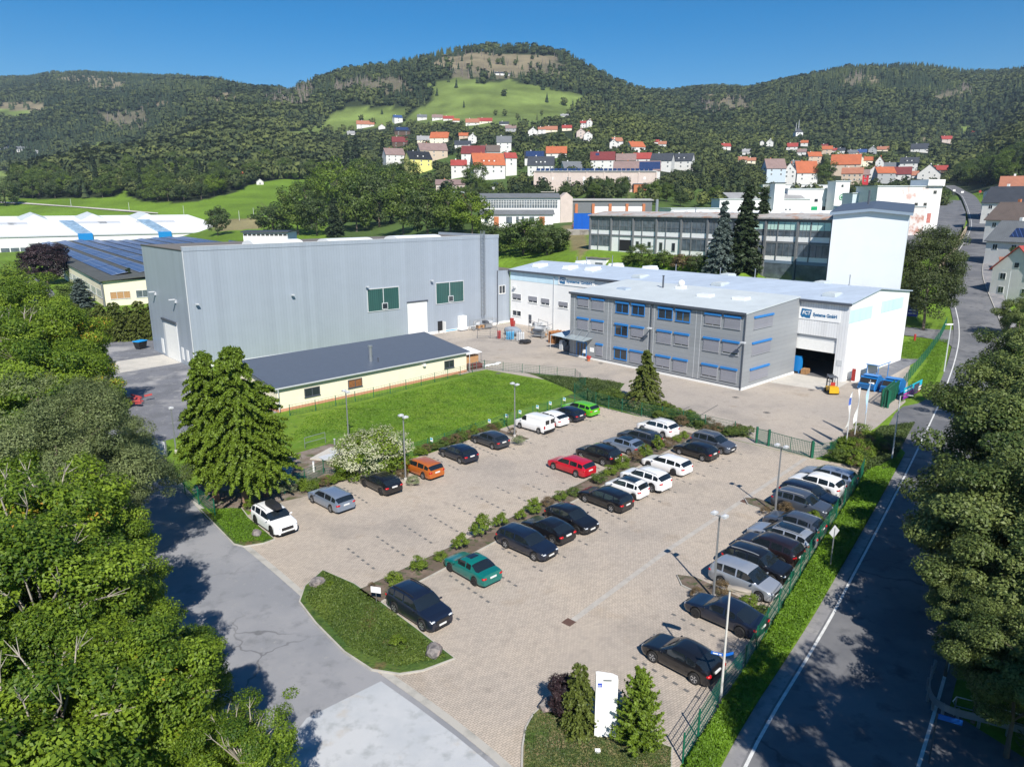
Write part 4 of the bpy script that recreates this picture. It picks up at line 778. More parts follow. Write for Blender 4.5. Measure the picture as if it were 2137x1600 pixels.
def house(px, py, wpx, hpx, roof, wall, label, ori='e', name='house', rot=0., depth=1., pitch=.8, solar=None, dormer=0, win=3, group='houses of the village on the slope', loc=None, wm=None, eave=None, chimney=True):
    "hpx: full height in px; ori e = eaves side towards the road, g = gable towards it"
    X, Y, Z = loc if loc else hit(px, py)
    k = FPX/(Y*_c+(CAMH-Z)*_s)            # px per metre at that distance
    w = wm or wpx/k; H = hpx/k; face = math.atan2(-X, -Y)      # towards the camera
    rz = math.atan2(Y, X)-math.pi/2+rot
    t = thing(name, label, 'house', (X, Y, Z-.4), rz, group)
    dp = (w*.85 if ori == 'e' else w*1.15)*depth; dp = min(max(dp, 5), 16)
    span = dp if ori == 'e' else w
    rh = min(span/2*pitch, H*.62); ev = eave or max(H-rh, 1.6)+.4; x0, x1 = -w/2, w/2; R = ev+rh
    mb = MB(); o = .45
    if ori == 'e':
        mb.add([(x0,0,-2),(x1,0,-2),(x1,dp,-2),(x0,dp,-2),(x0,0,ev),(x1,0,ev),(x1,dp,ev),(x0,dp,ev),(x0,dp/2,R),(x1,dp/2,R)], [(0,1,5,4),(2,3,7,6),(1,2,6,9,5),(3,0,4,8,7)])
        wa = mb.build('wall', WALLM[wall], t); mb = MB(); s = rh/(dp/2)
        roofslab(mb, [(x0-o,-o,ev-o*s),(x1+o,-o,ev-o*s),(x1+o,dp/2,R),(x0-o,dp/2,R)]); roofslab(mb, [(x0-o,dp/2,R),(x1+o,dp/2,R),(x1+o,dp+o,ev-o*s),(x0-o,dp+o,ev-o*s)])
    else:
        mb.add([(x0,0,-2),(x1,0,-2),(x1,dp,-2),(x0,dp,-2),(x0,0,ev),(x1,0,ev),(x1,dp,ev),(x0,dp,ev),(0,0,R),(0,dp,R)], [(0,1,5,8,4),(2,3,7,9,6),(1,2,6,5),(3,0,4,7)])
        wa = mb.build('wall', WALLM[wall], t); mb = MB(); s = rh/(w/2)
        roofslab(mb, [(x0-o,-o,ev-o*s),(0,-o,R),(0,dp+o,R),(x0-o,dp+o,ev-o*s)]); roofslab(mb, [(0,-o,R),(x1+o,-o,ev-o*s),(x1+o,dp+o,ev-o*s),(0,dp+o,R)])
    rf = mb.build('roof', ROOFM[roof], t)
    if chimney and w > 6: mb = MB(); chim(mb, x0+w*.3 if ori == 'e' else .6, dp*.55 if ori == 'e' else dp*.4, R+.1); mb.build('chimney', M_brick if roof in ('orange','mauve','brown') else M_render, rf)
    if solar and ori == 'e':
        a, b, c, d = solar; mb = MB(); zz = lambda y: ev+y*s+.27; y0_, y1_ = dp/2*c, dp/2*d
        xa, xb = x0+w*a, x0+w*b; roofslab(mb, [(xa,y0_,zz(y0_)),(xb,y0_,zz(y0_)),(xb,y1_,zz(y1_)),(xa,y1_,zz(y1_))], .06); mb.build('solar_panels', M_solar, rf)
    if dormer and ori == 'e':
        dw = w*.5; zd = ev+rh*.22; yd = dp/2*.22; zt = zd+1.7
        mb = MB(); mb.box(-dw/2, dw/2, yd, yd+2.2, zd, zt); dm = mb.build('dormer', ROOFM[roof], rf)
        for i in range(dormer): x = -dw/2+dw*(i+.5)/dormer; mb = MB(); mb.box(x-.45,x+.45,yd-.06,yd,zd+.5,zt-.35); mb.build('dormer_window', M_white, dm)
    if win:
        z0 = ev-2.1 if ev > 2.8 else .6; rows = [z0] if ev < 4.6 else [z0, z0-2.8]
        for zz_ in rows:
            for i in range(win):
                x = x0+w*(i+.5)/win; mb = MB(); mb.box(x-.62,x+.62,-.06,.0,zz_-.08,zz_+1.28); wd = mb.build('window', M_white, t)
                mb = MB(); mb.box(x-.52,x-.04,-.075,-.055,zz_,zz_+1.2); mb.box(x+.04,x+.52,-.075,-.055,zz_,zz_+1.2); mb.build('pane', M_glass, wd)
        if ori == 'g' and rh > 2.2:
            mb = MB(); mb.box(-.55,.55,-.06,0,ev+.3,ev+1.5); wd = mb.build('window', M_white, t); mb = MB(); mb.box(-.45,.45,-.075,-.055,ev+.4,ev+1.4); mb.build('pane', M_glass, wd)
    return t
def flatblock(name, label, cat, pts, z0, h, wallm, roofm, group=None, par=.0, origin=None):
    "block on world polygon; returns the thing with local origin at first point"
    o = pts[0]; t = thing(name, label, cat, (o[0], o[1], z0), 0, group); q = [(p[0]-o[0], p[1]-o[1]) for p in pts]
    mb = MB(); mb.prism(q, -3, h); mb.build('wall', wallm, t)
    c = Vector((sum(p[0] for p in q)/len(q), sum(p[1] for p in q)/len(q))); g = [tuple(c+(Vector(p)-c)*1.03) for p in q]
    mb = MB(); mb.prism(g, h, h+.3); mb.build('roof', roofm, t); return t
# ------------------------------------------------------------------ hillside village
V = [ # px, py(base), w, h, roof, wall, label, kwargs
 (826,345,40,34,'mauve','white','white house under a dull mauve roof beside the black-roofed yellow house',dict(ori='e',rot=.25)),
 (880,362,48,44,'black','yellow','yellow house with steep black roof and a glazed dormer',dict(ori='e',rot=.35,dormer=2)),
 (906,336,58,36,'mauve','beige','large beige house with broad mauve hipped roof behind the black roof',dict(rot=.2)),
 (916,300,38,24,'orange','cream','tall bright orange roof standing above the trees',dict(rot=-.2,win=2)),
 (835,306,32,20,'darkred','timber','dark house under a deep red roof above the mauve roofs',dict(win=2)),
 (840,284,32,18,'black','timber','black house with solar panels on upper slope',dict(win=2,solar=(.1,.9,.2,.9))),
 (884,300,26,16,'palegrey','cream','cream cottage with pale hipped roof and orange porch',dict(win=2)),
 (966,308,34,14,'slate','white','low white house under a dark pyramid roof next to the white rounded gable',dict(win=3)),
 (986,300,18,20,'palegrey','white','white house with rounded gable end on the upper slope',dict(ori='g',win=1)),
 (968,290,20,12,'orange','beige','small orange roof left of the white rounded gable',dict(win=1)),
 (987,352,48,46,'darkred','white','white house with huge dark red ribbed roof',dict(rot=-.1,win=3)),
 (958,372,32,36,'red','white','low white house with bright red roof and garage opening beneath',dict(win=2)),
 (1022,376,66,54,'orange','white','broad white house with orange roof and wide shed dormer',dict(rot=.18,dormer=3,win=4,pitch=1.)),
 (1067,368,24,46,'red','white','white house end with steep red roof touching the dormered house',dict(ori='e',rot=.3,win=1,pitch=1.)),
 (1023,330,40,26,'brown','grey','long brown roof between red roof and grey-roofed white house',dict(win=0)),
 (1052,322,30,36,'grey','white','white house with steep grey roof above the brown roof',dict(win=2,pitch=1.)),
 (1116,346,42,30,'black','white','white house with dark solar covered roof',dict(win=3,solar=(.05,.95,.15,.95))),
 (1128,368,54,40,'slate','white','house with slate roof and three white dormer windows',dict(dormer=3,win=4,rot=-.05)),
 (1161,330,42,24,'orange','white','orange hipped roof house half behind a round tree',dict(win=2)),
 (1197,360,40,22,'grey','white','small white house with grey ribbed roof',dict(win=2,rot=.3)),
 (1257,356,50,38,'darkred','white','white house with dark red roof and skylights left of the brown roofs',dict(win=3,solar=(.2,.35,.5,.8))),
 (1306,350,40,28,'mauve','cream','cream house with weathered mauve roof beside the dark red roof',dict(win=2)),
 (1328,376,96,38,'mauve','white','very wide pale brown roof with solar field at its right end',dict(solar=(.55,1.,.1,.9),win=4)),
 (1340,344,36,24,'red','white','small house with vivid dark red roof among brown roofs',dict(win=2)),
 (1378,358,44,36,'slate','white','white house under slate roof with flue, left of its twin',dict(win=3,rot=-.2)),
 (1420,356,44,34,'slate','white','white house with slate roof and two dormers at the right end of the row',dict(win=3,dormer=2,rot=-.2)),
 (1332,318,32,22,'orange','white','white gabled house with bright orange roof above the slate roofs',dict(ori='e',rot=.5,win=2)),
 (1290,306,22,18,'rust','white','little white house with pale orange roof on upper lane',dict(win=1,rot=.4)),
 (1280,312,16,20,'slate','white','narrow white gable with slate roof beside the pale orange roof',dict(ori='g',win=1)),
 (1227,296,18,20,'mauve','white','white gable house second from top of the lane',dict(ori='g',win=1)),
 (1212,290,18,20,'mauve','pink','pinkish gable house at the top of the lane',dict(ori='g',win=1)),
 (1230,266,12,16,'red','white','white gable with steep red roof on the skyline of the village',dict(ori='g',win=1)),
 (1218,268,14,14,'red','white','small red roof left of the steep white gable',dict(win=1)),
 (1183,274,20,12,'red','cream','red roofed house at right of the upper row',dict(win=1)),
 (1150,277,26,13,'rust','cream','rust roofed house in the middle of the upper row',dict(win=1)),
 (1131,280,16,14,'rust','white','short house with rust roof beside the slate gable',dict(win=1)),
 (1112,284,20,17,'slate','white','white gable with slate roof at left of the upper row',dict(ori='g',win=1)),
 (1066,276,22,14,'mauve','grey','grey house with mauve roof below the long red roofs',dict(win=2)),
 (1052,262,20,8,'slate','white','low slate roof behind the mauve house',dict(win=0)),
 (1012,258,30,12,'red','cream','orange-red roofed row house, right one of the pair under the meadow',dict(win=2)),
 (986,262,28,14,'rust','white','orange-red roofed row house, left one of the pair under the meadow',dict(win=2)),
 (936,252,22,10,'red','white','bright red roof just under the meadow edge',dict(win=1)),
 (952,256,14,8,'orange','white','small orange roof right of the bright red one',dict(win=0)),
 (913,252,22,12,'mauve','white','mauve roofed house under the meadow edge',dict(win=2)),
 (881,252,20,12,'grey','white','grey roofed house at the left of the meadow edge row',dict(win=1)),
 (832,258,18,16,'blue','white','white house with blue solar roof left of the meadow edge row',dict(win=1,ori='e',rot=.3)),
 (763,268,36,15,'rust','white','bungalow with orange-brown hipped roof at left end of the village',dict(win=2)),
 (797,270,14,10,'mauve','white','tiny white gable next to the bungalow',dict(ori='g',win=0)),
 (733,282,16,8,'palegrey','white','small white shed below the bungalow',dict(win=0)),
 (1382,306,16,10,'rust','white','white cottage with pale red roof at the right wood edge',dict(win=1)),
 (1370,300,10,8,'red','white','small red roofed cottage by the wood',dict(win=0)),
 (1178,245,16,6,'palegrey','white','white summer house below the hilltop meadow',dict(win=0)),
 (506,274,12,8,'red','white','red roofed hut alone in the wood on the left',dict(win=0)),
 (505,368,16,9,'orange','cream','orange roofed cottage hidden in the left trees',dict(win=1)),
 (543,386,14,12,'palegrey','white','small white pavilion at the meadow edge',dict(ori='g',win=1)),
 (940,396,60,20,'mauve','pink','low pink bungalow with wide dusty roof below the garage lane',dict(win=4,pitch=.4)),
 (888,356,28,20,'grey','white','grey roofed garage in front of the yellow house',dict(win=1)),
 # right of the wood
 (1618,384,40,50,'mauve','blueish','white and bluish villa with steep brown-red roof left of the orange roof',dict(ori='e',rot=.35,win=2,pitch=1.1)),
 (1646,386,24,44,'mauve','white','white cross gable wing of the brown-red roofed villa',dict(ori='g',win=2,pitch=1.2,depth=.6)),
 (1683,386,42,48,'orange','white','white house with very steep bright orange roof',dict(ori='e',rot=.3,win=2,pitch=1.3)),
 (1762,368,56,44,'orange','beige','large beige house with orange hipped roof behind a round tree',dict(win=3,pitch=1.)),
 (1776,386,40,34,'rust','beige','beige apartment house with terracotta roof and gabled bay',dict(win=4,pitch=.7)),
 (1797,386,26,30,'mauve','red','red fronted town house with mauve roof',dict(win=2,pitch=.9)),
 (1822,382,28,34,'red','white','white town house with flared bright red gable roof',dict(ori='g',win=2,pitch=1.)),
 (1848,384,36,34,'orange','grey','grey timbered house with orange roof next to the flared red gable',dict(ori='e',rot=.4,win=2)),
 (1880,378,34,28,'darkred','white','white house under a dark red pyramid roof',dict(win=2,pitch=1.)),
 (1902,372,24,14,'rust','white','low rust roof between dark red pyramid and white gable',dict(win=1)),
 (1937,376,42,32,'slate','white','broad white gable end facing the works at the head of the row',dict(ori='g',win=2,pitch=.9)),
 (1961,362,26,16,'red','timber','dark house with flat red roof right of the broad white gable',dict(win=1)),
 (1895,360,34,30,'slate','white','dark slate mansard house behind the rust roof',dict(win=2,dormer=2)),
 (1862,356,34,16,'grey','white','wide grey metal roof behind the town houses',dict(win=0)),
 (1786,350,26,30,'brown','cream','cream gable overgrown by a tree',dict(ori='g',win=1)),
 (1808,348,22,20,'orange','cream','orange roof above the cream gable',dict(win=1)),
 (1834,354,16,26,'orange','white','tall pointed orange roof right of the round tree',dict(ori='g',win=1,pitch=1.4)),
 (1700,342,26,24,'orange','beige','beige house with orange roof above the steep orange roof',dict(win=2,rot=.3)),
 (1725,324,20,18,'orange','beige','orange roof in the crowded upper village, centre',dict(win=1)),
 (1516,314,18,14,'red','white','red roofed house alone left of the church tower',dict(win=1,rot=.3)),
 (1549,342,18,14,'rust','cream','rust roof among conifers, left',dict(win=1)),(1568,342,16,12,'rust','cream','rust roof among conifers, right',dict(win=1)),
 (1652,316,22,16,'red','white','white house with red roof just below the church tower',dict(win=2)),
 (1678,306,14,12,'orange','white','orange roof right of the church tower',dict(win=1)),
 (1606,306,14,14,'palegrey','white','pale gable left of the church tower',dict(ori='g',win=1)),(1590,304,8,10,'palegrey','white','tiny pale gable left of its larger neighbour',dict(ori='g',win=0)),
 (1557,324,16,12,'palegrey','white','pale roofed cottage over the conifers',dict(win=1)),
 (1672,326,18,14,'mauve','white','mauve roofed house below the orange one',dict(win=1)),
 (1694,330,18,12,'rust','white','rust roofed cottage in the crowded upper village',dict(win=1)),
 (1720,314,12,12,'darkred','yellow','yellow cottage with dark red roof, upper village',dict(win=1)),
 (1742,320,12,10,'red','white','small red roof by the dark conifer',dict(win=0)),(1755,322,14,12,'slate','white','slate roof right of the small red roof',dict(win=1)),
 (1778,326,18,12,'grey','white','grey roofed cottage with skylight, upper village',dict(win=1)),(1798,324,18,12,'blue','white','blue-grey roof house, upper village right',dict(win=1)),
 (1820,322,16,16,'slate','grey','slate gabled house at right of the upper village',dict(ori='g',win=1)),(1842,316,22,10,'rust','cream','long rust roof at wood edge',dict(win=1)),
 (1658,350,18,14,'grey','white','grey roof between conifers',dict(win=0)),(1740,340,16,12,'slate','white','slate roof above the beige house',dict(win=0)),
 (1918,318,32,18,'slate','white','white timbered chalet with slate roof on the right slope',dict(win=3)),
 (1976,300,20,15,'red','pink','pink house with red roof high on the right slope',dict(win=1,rot=.3)),(2034,286,14,12,'red','pink','topmost pink house on the right slope',dict(win=1)),
 (12,312,24,8,'palegrey','white','white farmhouse far left in the valley',dict(win=0)),(50,316,26,9,'grey','white','long pale barn far left in the valley',dict(win=0)),(82,320,20,6,'palegrey','grey','grey barn far left in the valley',dict(win=0)),
]
HOUSES = []
for (px, py, w_, h_, rf, wl, lab, kw) in V:
    if py < 300 and px < 1400: kw.setdefault('pitch', .7)
    t = house(px, py, w_, h_, rf, wl, lab, **kw); HOUSES.append((px, py, w_, h_))
# castle-like white tower on the hill and white inn near the summit
X, Y, Z = hit(1664, 296); k = FPX/Y; t = thing('church_tower', 'slim white tower with pointed spire above the far village', 'church tower', (X, Y, Z-2), 0)
mb = MB(); mb.box(-7/k,7/k,-7/k,7/k,0,20/k); mb.build('tower', M_render, t); mb = MB(); mb.add([(-7.5/k,-7.5/k,20/k),(7.5/k,-7.5/k,20/k),(7.5/k,7.5/k,20/k),(-7.5/k,7.5/k,20/k),(0,0,30/k)], [(0,1,4),(1,2,4),(2,3,4),(3,0,4)]); mb.build('spire', ROOFM['slate'], t)
mb = MB(); mb.tube((0,0,29/k),(0,0,44/k),.5,.2); mb.tube((-5/k,0,20/k),(-5/k,0,38/k),.5,.2); mb.build('mast', M_greyframe, t)
for px, py, w_, h_, lab in ((1042,158,22,8,'long white inn with dark roof near the hilltop'),(1060,160,18,7,'white side wing right of the hilltop inn')):
    house(px, py, w_, h_, 'slate', 'white', lab, win=0, group='hilltop inn', pitch=.4)
# ------------------------------------------------------------------ mid-distance works buildings
def fromrow(x0, x1, ybase, D, ang=0.):
    if D is None: D = hit((x0+x1)/2, ybase)[1]
    "end points of a front whose left foot is seen at x0,ybase at distance D"
    v = ybase-800; d = FPX*_s+v*_c; g = FPX*_c-v*_s
    return ((x0-1068.5)/g*D, D), ((x1-1068.5)/g*D, D), CAMH-D*d/g
def longshed(name, label, cat, x0, x1, yb, D, hpx, dep, wallm, roofm, rise=1.2, rot=0., wins=0, winm=None, group=None):
    D = D or hit((x0+x1)/2, yb)[1]; (ax, ay), (bx, by), z = fromrow(x0, x1, yb, D); L = bx-ax; k = FPX/D; H = hpx/k
    t = thing(name, label, cat, (ax, ay, z), rot, group); mb = MB(); mb.box(0, L, 0, dep, -3, H); mb.add([(0,0,H),(0,dep,H),(0,dep/2,H+rise),(L,0,H),(L,dep,H),(L,dep/2,H+rise)], [(0,2,1),(3,4,5)]); mb.build('wall', wallm, t)
    mb = MB(); roofslab(mb, [(-.5,-.6,H-.1),(L+.5,-.6,H-.1),(L+.5,dep/2,H+rise),(-.5,dep/2,H+rise)], .3); roofslab(mb, [(-.5,dep/2,H+rise),(L+.5,dep/2,H+rise),(L+.5,dep+.6,H-.1),(-.5,dep+.6,H-.1)], .3); mb.build('roof', roofm, t)
    F = fac('-y', 0)
    for i in range(wins): u = L*(i+.5)/wins; wd = MB(); fbox(wd, F, u-.6, u+.6, H*.35, H*.75, 0, .06); q = wd.build('window', M_white, t); wd = MB(); fbox(wd, F, u-.5, u+.5, H*.38, H*.72, .061, .07); wd.build('pane', M_glass, q)
    return t, L, H
t, L, H = longshed('industrial_hall', 'long pale pink rendered hall with pilasters and solar panels on its flat roof', 'hall', 1115, 1368, 399, None, 38, 14, M_pink, mat('pale_flat_roof', (.50,.50,.48), .8, var=.08), .5)
for i in range(8): u = L*i/7; mb = MB(); mb.box(u-.4, u+.4, -.4, 0, -1, H-.4); mb.build('pilaster', M_pink, t)
mb = MB(); 
for i in range(26): u = L*(i+.4)/27; roofslab(mb, [(u,.6,H+.45),(u+L/32,.6,H+.45),(u+L/27,4.2,H+1.8),(u+.4,4.2,H+1.8)], .06)
mb.build('solar_panels', M_solar, t)
F = fac('-y', 0); sc = L/54.6
for u, z0, z1, w_ in [(4.2,4.4,5.6,1.3),(7.9,4.4,5.6,1.1),(15.5,2.2,5.7,1.6),(22.3,2.6,5.6,1.1),(26.2,2.6,5.6,1.1),(32.6,2.6,5.4,1.1),(39.4,2.8,5.6,1.3),(41.9,2.8,5.6,1.3),(49.5,4.6,5.6,1.)]:
    u *= sc; w_ *= sc; z0 *= H/7.8; z1 *= H/7.8; wd = MB(); fbox(wd, F, u-w_/2, u+w_/2, z0, z1, 0, .08); q = wd.build('window', M_white, t); wd = MB(); fbox(wd, F, u-w_/2+.12, u+w_/2-.12, z0+.12, z1-.12, .081, .09); wd.build('pane', M_glass if w_ > 1.2*sc else M_render, q)
mb = MB(); mb.box(44.5*sc,50.0*sc,-2.5,-.45,-1,3.8); mb.build('brick_porch', M_brick, t); mb = MB(); mb.box(44.1*sc,50.4*sc,-2.9,-.45,3.8,4.1); mb.build('porch_roof', M_slate, t)
# glazed workshop with lower lean-to
(ax, ay), (bx, by), z = fromrow(1004, 1172, 470, 262, 0); L = bx-ax
t = thing('glazed_workshop', 'grey roofed workshop with long band of small-paned windows above a white lean-to', 'workshop', (ax, ay, z), .05)
mb = MB(); mb.box(0,L,4,14,-2,9.6); mb.box(0,L-3,0,4,-2,3.7); mb.add([(L,4,9.6),(L,14,9.6),(L,9,11),(0,4,9.6),(0,14,9.6),(0,9,11)], [(0,1,2),(3,5,4)]); mb.build('wall', M_render, t)
mb = MB(); roofslab(mb, [(-.4,3.3,9.5),(L-.0,3.3,9.5),(L,9,11),(-.4,9,11)]); roofslab(mb, [(-.4,9,11),(L,9,11),(L,14.5,9.5),(-.4,14.5,9.5)]); roofslab(mb, [(-.4,-.5,3.6),(L-2.4,-.5,3.6),(L-2.4,4,5.2),(-.4,4,5.2)]); mb.build('roof', ROOFM['grey'], t)
mb = MB(); mb.add([(L,3.6,-2),(L+4.5,3.6,-2),(L+4.5,14,-2),(L,14,-2),(L,3.6,9.7),(L+4.5,3.6,9.7),(L+4.5,14,9.7),(L,14,9.7),(L+2.2,3.6,11.5),(L+2.2,14,11.5)], [(0,1,5,8,4),(1,2,6,5),(5,6,9,8),(4,8,9,7)]); mb.build('gable_bay', M_pink, t)
F = fac('-y', 4)
mb = MB(); fbox(mb, F, .8, L-1, 5.9, 8.8, 0, .05); wd = mb.build('window_band', M_glassb, t); mb = MB()
for i in range(30): u = .8+(L-1.8)*i/29; fbox(mb, F, u-.06, u+.06, 5.9, 8.8, .05, .1)
for zz_ in (5.9,7.3,8.1,8.8): fbox(mb, F, .8, L-1, zz_-.05, zz_+.05, .05, .1)
mb.build('glazing_bars', M_white, wd)
F = fac('-y', 0)
for i, (u, w_, m_) in enumerate([(1.2,1.4,M_glassb),(4.6,1.8,M_brick),(9,2.2,M_glassb),(12.6,1,M_glassb),(14.6,1,M_glassb),(17.4,1.8,M_glassb),(21,2,M_brick)]): mb = MB(); fbox(mb, F, u, u+w_, .5 if m_ is M_glassb else -.5, 3, 0, .05); mb.build('window' if m_ is M_glassb else 'door', m_, t)
t, L, H = longshed('open_shed', 'long open-fronted shed with brick piers and grey roof behind the blue container', 'shed', 1185, 1360, 446, 272, 26, 12, M_conct, mat('pale_shed_roof', (.38,.37,.35), .85, var=.12), .4)
for i in range(5): mb = MB(); u = L*(i+.5)/5; mb.box(u-.5,u+.5,-.7,-.05,-2,H-1.2); mb.build('pier', M_brick, t)
mb = MB(); mb.box(L*.3,L*.48,-.3,-.05,-1,2.6); mb.box(L*.52,L*.9,-.3,-.05,-1,2.6); mb.build('panel', M_white, t)
t, L, H = longshed('pale_shed', 'low pale-roofed shed with red gable door behind the workshop', 'shed', 943, 1018, 414, None, 10, 7, M_brick, M_roofoff, .8)
mb = MB(); mb.box(L-3.6,L+.3,-.3,-.05,-1,H+.4); mb.build('gate', M_red, t)
t, L, H = longshed('roof_kiosk', 'small dark kiosk with overhanging flat roof above the workshop ridge', 'kiosk', 1128, 1166, 414, None, 12, 5, M_conct, M_conc, .1)
t, L, H = longshed('white_flat_building', 'low white building glimpsed through treetops left of the pink bungalow', 'building', 796, 860, 410, None, 12, 8, M_render, M_roofoff, .3)
t, L, H = longshed('garden_shed_row', 'row of small pale garages right of the pink hall among bushes', 'garages', 1506, 1534, 394, None, 12, 6, M_cream, ROOFM['slate'], .2, wins=4)
# solar carport
X, Y, Z = hit(1035, 396); t = thing('solar_pavilion', 'white pavilion with fan shaped dark solar roof below the broad orange house', 'pavilion', (X, Y, Z), .1)
mb = MB(); mb.box(-4,4,0,5,-1,2.6); mb.build('wall', M_render, t); mb = MB(); mb.add([(-4.6,-.8,2.6),(4.6,-.8,2.6),(4.6,5.8,2.6),(-4.6,5.8,2.6),(0,2.5,4.9)], [(0,1,4),(1,2,4),(2,3,4),(3,0,4)]); mb.build('roof', M_solar, t)
# blue container, red van, retaining wall and cabin
(ax, ay), (bx, by), z = fromrow(1197, 1231, 480, 235)
t = thing('shipping_container', 'bright blue container on end of the retaining wall beside the framed block', 'container', (ax, ay, z-.2), -.35)
mb = MB(); mb.box(0,5.6,0,2.6,0,5.4); mb.build('body', rib_mat('blue_container_sheet', (.005,.10,.50), .3, depth=.4, rough=.5, dark=.85), t); mb = MB(); mb.box(-.05,5.65,-.05,.02,5.4,5.5); mb.box(-.05,5.65,-.05,.02,-.02,.08); mb.build('frame', M_blue, t)
(ax, ay), (bx, by), z = fromrow(1168, 1228, 497, 228)
t = thing('retaining_wall', 'stained concrete retaining wall under the blue container', 'wall', (ax, ay, z), -.2); mb = MB(); mb.box(0, bx-ax, 0, .6, -2, 2.6); mb.build('wall', gmix('stained_concrete', [((.30,.28,.25),1,0,1), ((.18,.16,.14),.6,.45,.62)], rough=.9), t); mb = MB(); mb.box(0, bx-ax, -.05, .65, 2.6, 2.75); mb.build('coping', M_conc, t)
sp = S(27.5, 72.5); z = T(sp[0], sp[1]); t = thing('white_cabin', 'small white flat-roofed cabin with grey double door on the bank behind the roof', 'cabin', (sp[0], sp[1], z-.5), A0+.15)
mb = MB(); mb.box(0,4.8,-5.5,0,0,3.4); mb.build('wall', M_render, t); mb = MB(); mb.box(-.2,5,-5.7,.2,3.4,3.6); mb.build('roof', M_bitumen, t); mb = MB(); mb.box(-.06,0,-4.6,-2.6,.2,2.6); mb.build('door', M_steel, t)
# ------------------------------------------------------------------ white works complex beyond
WC = 'parts of the whitewashed works beyond the framed block'
def blk(name, label, x0, x1, yb, D, hpx, dep, rot=0., wallm=None, roofm=None, wins=(), cat='factory building'):
    D = D or hit((x0+x1)/2, yb)[1]; (ax, ay), (bx, by), z = fromrow(x0, x1, yb, D); L = bx-ax; H = hpx*D/FPX
    t = thing(name, label, cat, (ax, ay, z), rot, WC); mb = MB(); mb.box(0, L, 0, dep, -4, H); mb.build('wall', wallm or M_render, t)
    mb = MB(); mb.box(-.3, L+.3, -.3, dep+.3, H, H+.25); mb.build('roof', roofm or M_roofoff, t); F = fac('-y', 0)
    for (u0, u1, z0, z1, m_) in wins: mb = MB(); fbox(mb, F, u0*L, u1*L, z0*H, z1*H, 0, .07); mb.build('window', m_, t)
    return t, L, H
G_ = M_glass; t, L, H = blk('works_block', 'white works block with pitched grey roof sheds and a row of narrow slit windows', 1500, 1692, 452, 262, 34, 9, .06, wins=[(.55+.045*i,.57+.045*i,.15,.45,M_trim) for i in range(6)]+[(.38,.40,.3,.5,M_trim)])
mb = MB(); 
for u0, u1 in ((.1,.42),(.5,.95)): roofslab(mb, [(L*u0,.5,H+.3),(L*u1,.5,H+.3),(L*u1,7,H+2.2),(L*u0,7,H+2.2)], .25)
mb.build('shed_roof', ROOFM['palegrey'], t)
t, L, H = blk('works_tower', 'square white works tower with dark slanted cap', 1613, 1634, 440, 258, 54, 5, 0., roofm=M_trim)
t, L, H = blk('works_hall', 'white works hall with green framed entrance and pairs of square windows', 1640, 1745, 448, 268, 50, 9, .05, wins=[(.55,.62,.5,.62,G_),(.78,.85,.5,.62,G_),(.72,.82,.05,.32,G_),(.15,.2,.6,.7,G_),(.86,.95,.1,.3,G_)])
F = fac('-y', 0); mb = MB(); fbox(mb, F, L*.5, L*.62, .4, H*.32, .07, .2); mb.build('green_entrance', mat('green_entrance_frame', (.0,.30,.12), .5, var=.2, scale=1.5), t)
mb = MB(); fbox(mb, F, L*.5, L*.62, .2, H*.14, .2, .3); mb.build('blue_entrance_base', M_blue, t)
t, L, H = blk('works_gatehouse', 'tall narrow white works block with green round emblem and small top window', 1738, 1768, 445, 262, 62, 6, .05, wins=[(.4,.55,.82,.9,G_)])
mb = MB(); cx, cz = L*.5, H*.5; n = 20
for r0, r1 in ((.75,1.05),(0,.45)): mb.add([(cx+r*math.cos(2*math.pi*i/n), -.09, cz+r*math.sin(2*math.pi*i/n)) for r in (r0,r1) for i in range(n)], [(i,(i+1)%n,n+(i+1)%n,n+i) for i in range(n)])
mb.build('emblem', mat('emblem_green', (.02,.25,.10), .5, var=0), t)
t, L, H = blk('works_annex', 'pale bluish works annex with overhanging roof and ochre door strip', 1776, 1828, 440, 250, 34, 7, .05, wallm=WALLM['blueish'], wins=[(.6,.8,.0,.75,mat('ochre_strip', (.45,.25,.05), .7, var=.4, scale=2))])
t, L, H = blk('works_ruin', 'big whitewashed old works building with peeling plaster, arched gable line and two dark windows', 1822, 1966, 474, 240, 80, 12, .12, wallm=gmix('peeling_plaster', [((.74,.73,.71),1,0,1), ((.55,.38,.34),.22,.60,.68), ((.62,.60,.58),.8,.5,.7)], rough=.9), wins=[(.60,.65,.46,.60,G_),(.74,.79,.46,.60,G_),(.87,.92,.82,.90,G_),(.66,.72,.10,.34,mat('faded_red_shutter', (.45,.16,.13), .8, var=.3, scale=2)),(.82,.88,.10,.34,MATS['faded_red_shutter'])])
mb = MB(); mb.box(L*.74,L,-1,8,H+.25,H+2.2); mb.build('upper_storey', M_render, t)
t, L, H = blk('works_low_wing', 'low brick-stained wing in front of the peeling works building', 1858, 1930, 478, 228, 44, 8, .1, wallm=gmix('brick_stained_plaster', [((.62,.58,.56),1,0,1), ((.45,.25,.2),.5,.5,.62)], rough=.9), roofm=M_roofoff)
t, L, H = blk('works_back_hall', 'long white back hall of the works under a pale flat roof', 1590, 1760, 412, None, 24, 9, 0., wins=[(.1+.12*i,.14+.12*i,.4,.7,G_) for i in range(6)])
t, L, H = blk('works_left_wing', 'flat white wing with dark window band left of the spruces', 1400, 1530, 455, 215, 18, 9, .2, wins=[(.05+.2*i,.2+.2*i,.1,.5,G_) for i in range(4)])
# ------------------------------------------------------------------ solar hall and white factory on the left
so_ = thing('solar_hall', 'long cream hall whose dark folded roof is covered with rows of blue solar panels', 'factory hall', (*G(219,640,0), 0), math.radians(37.5))
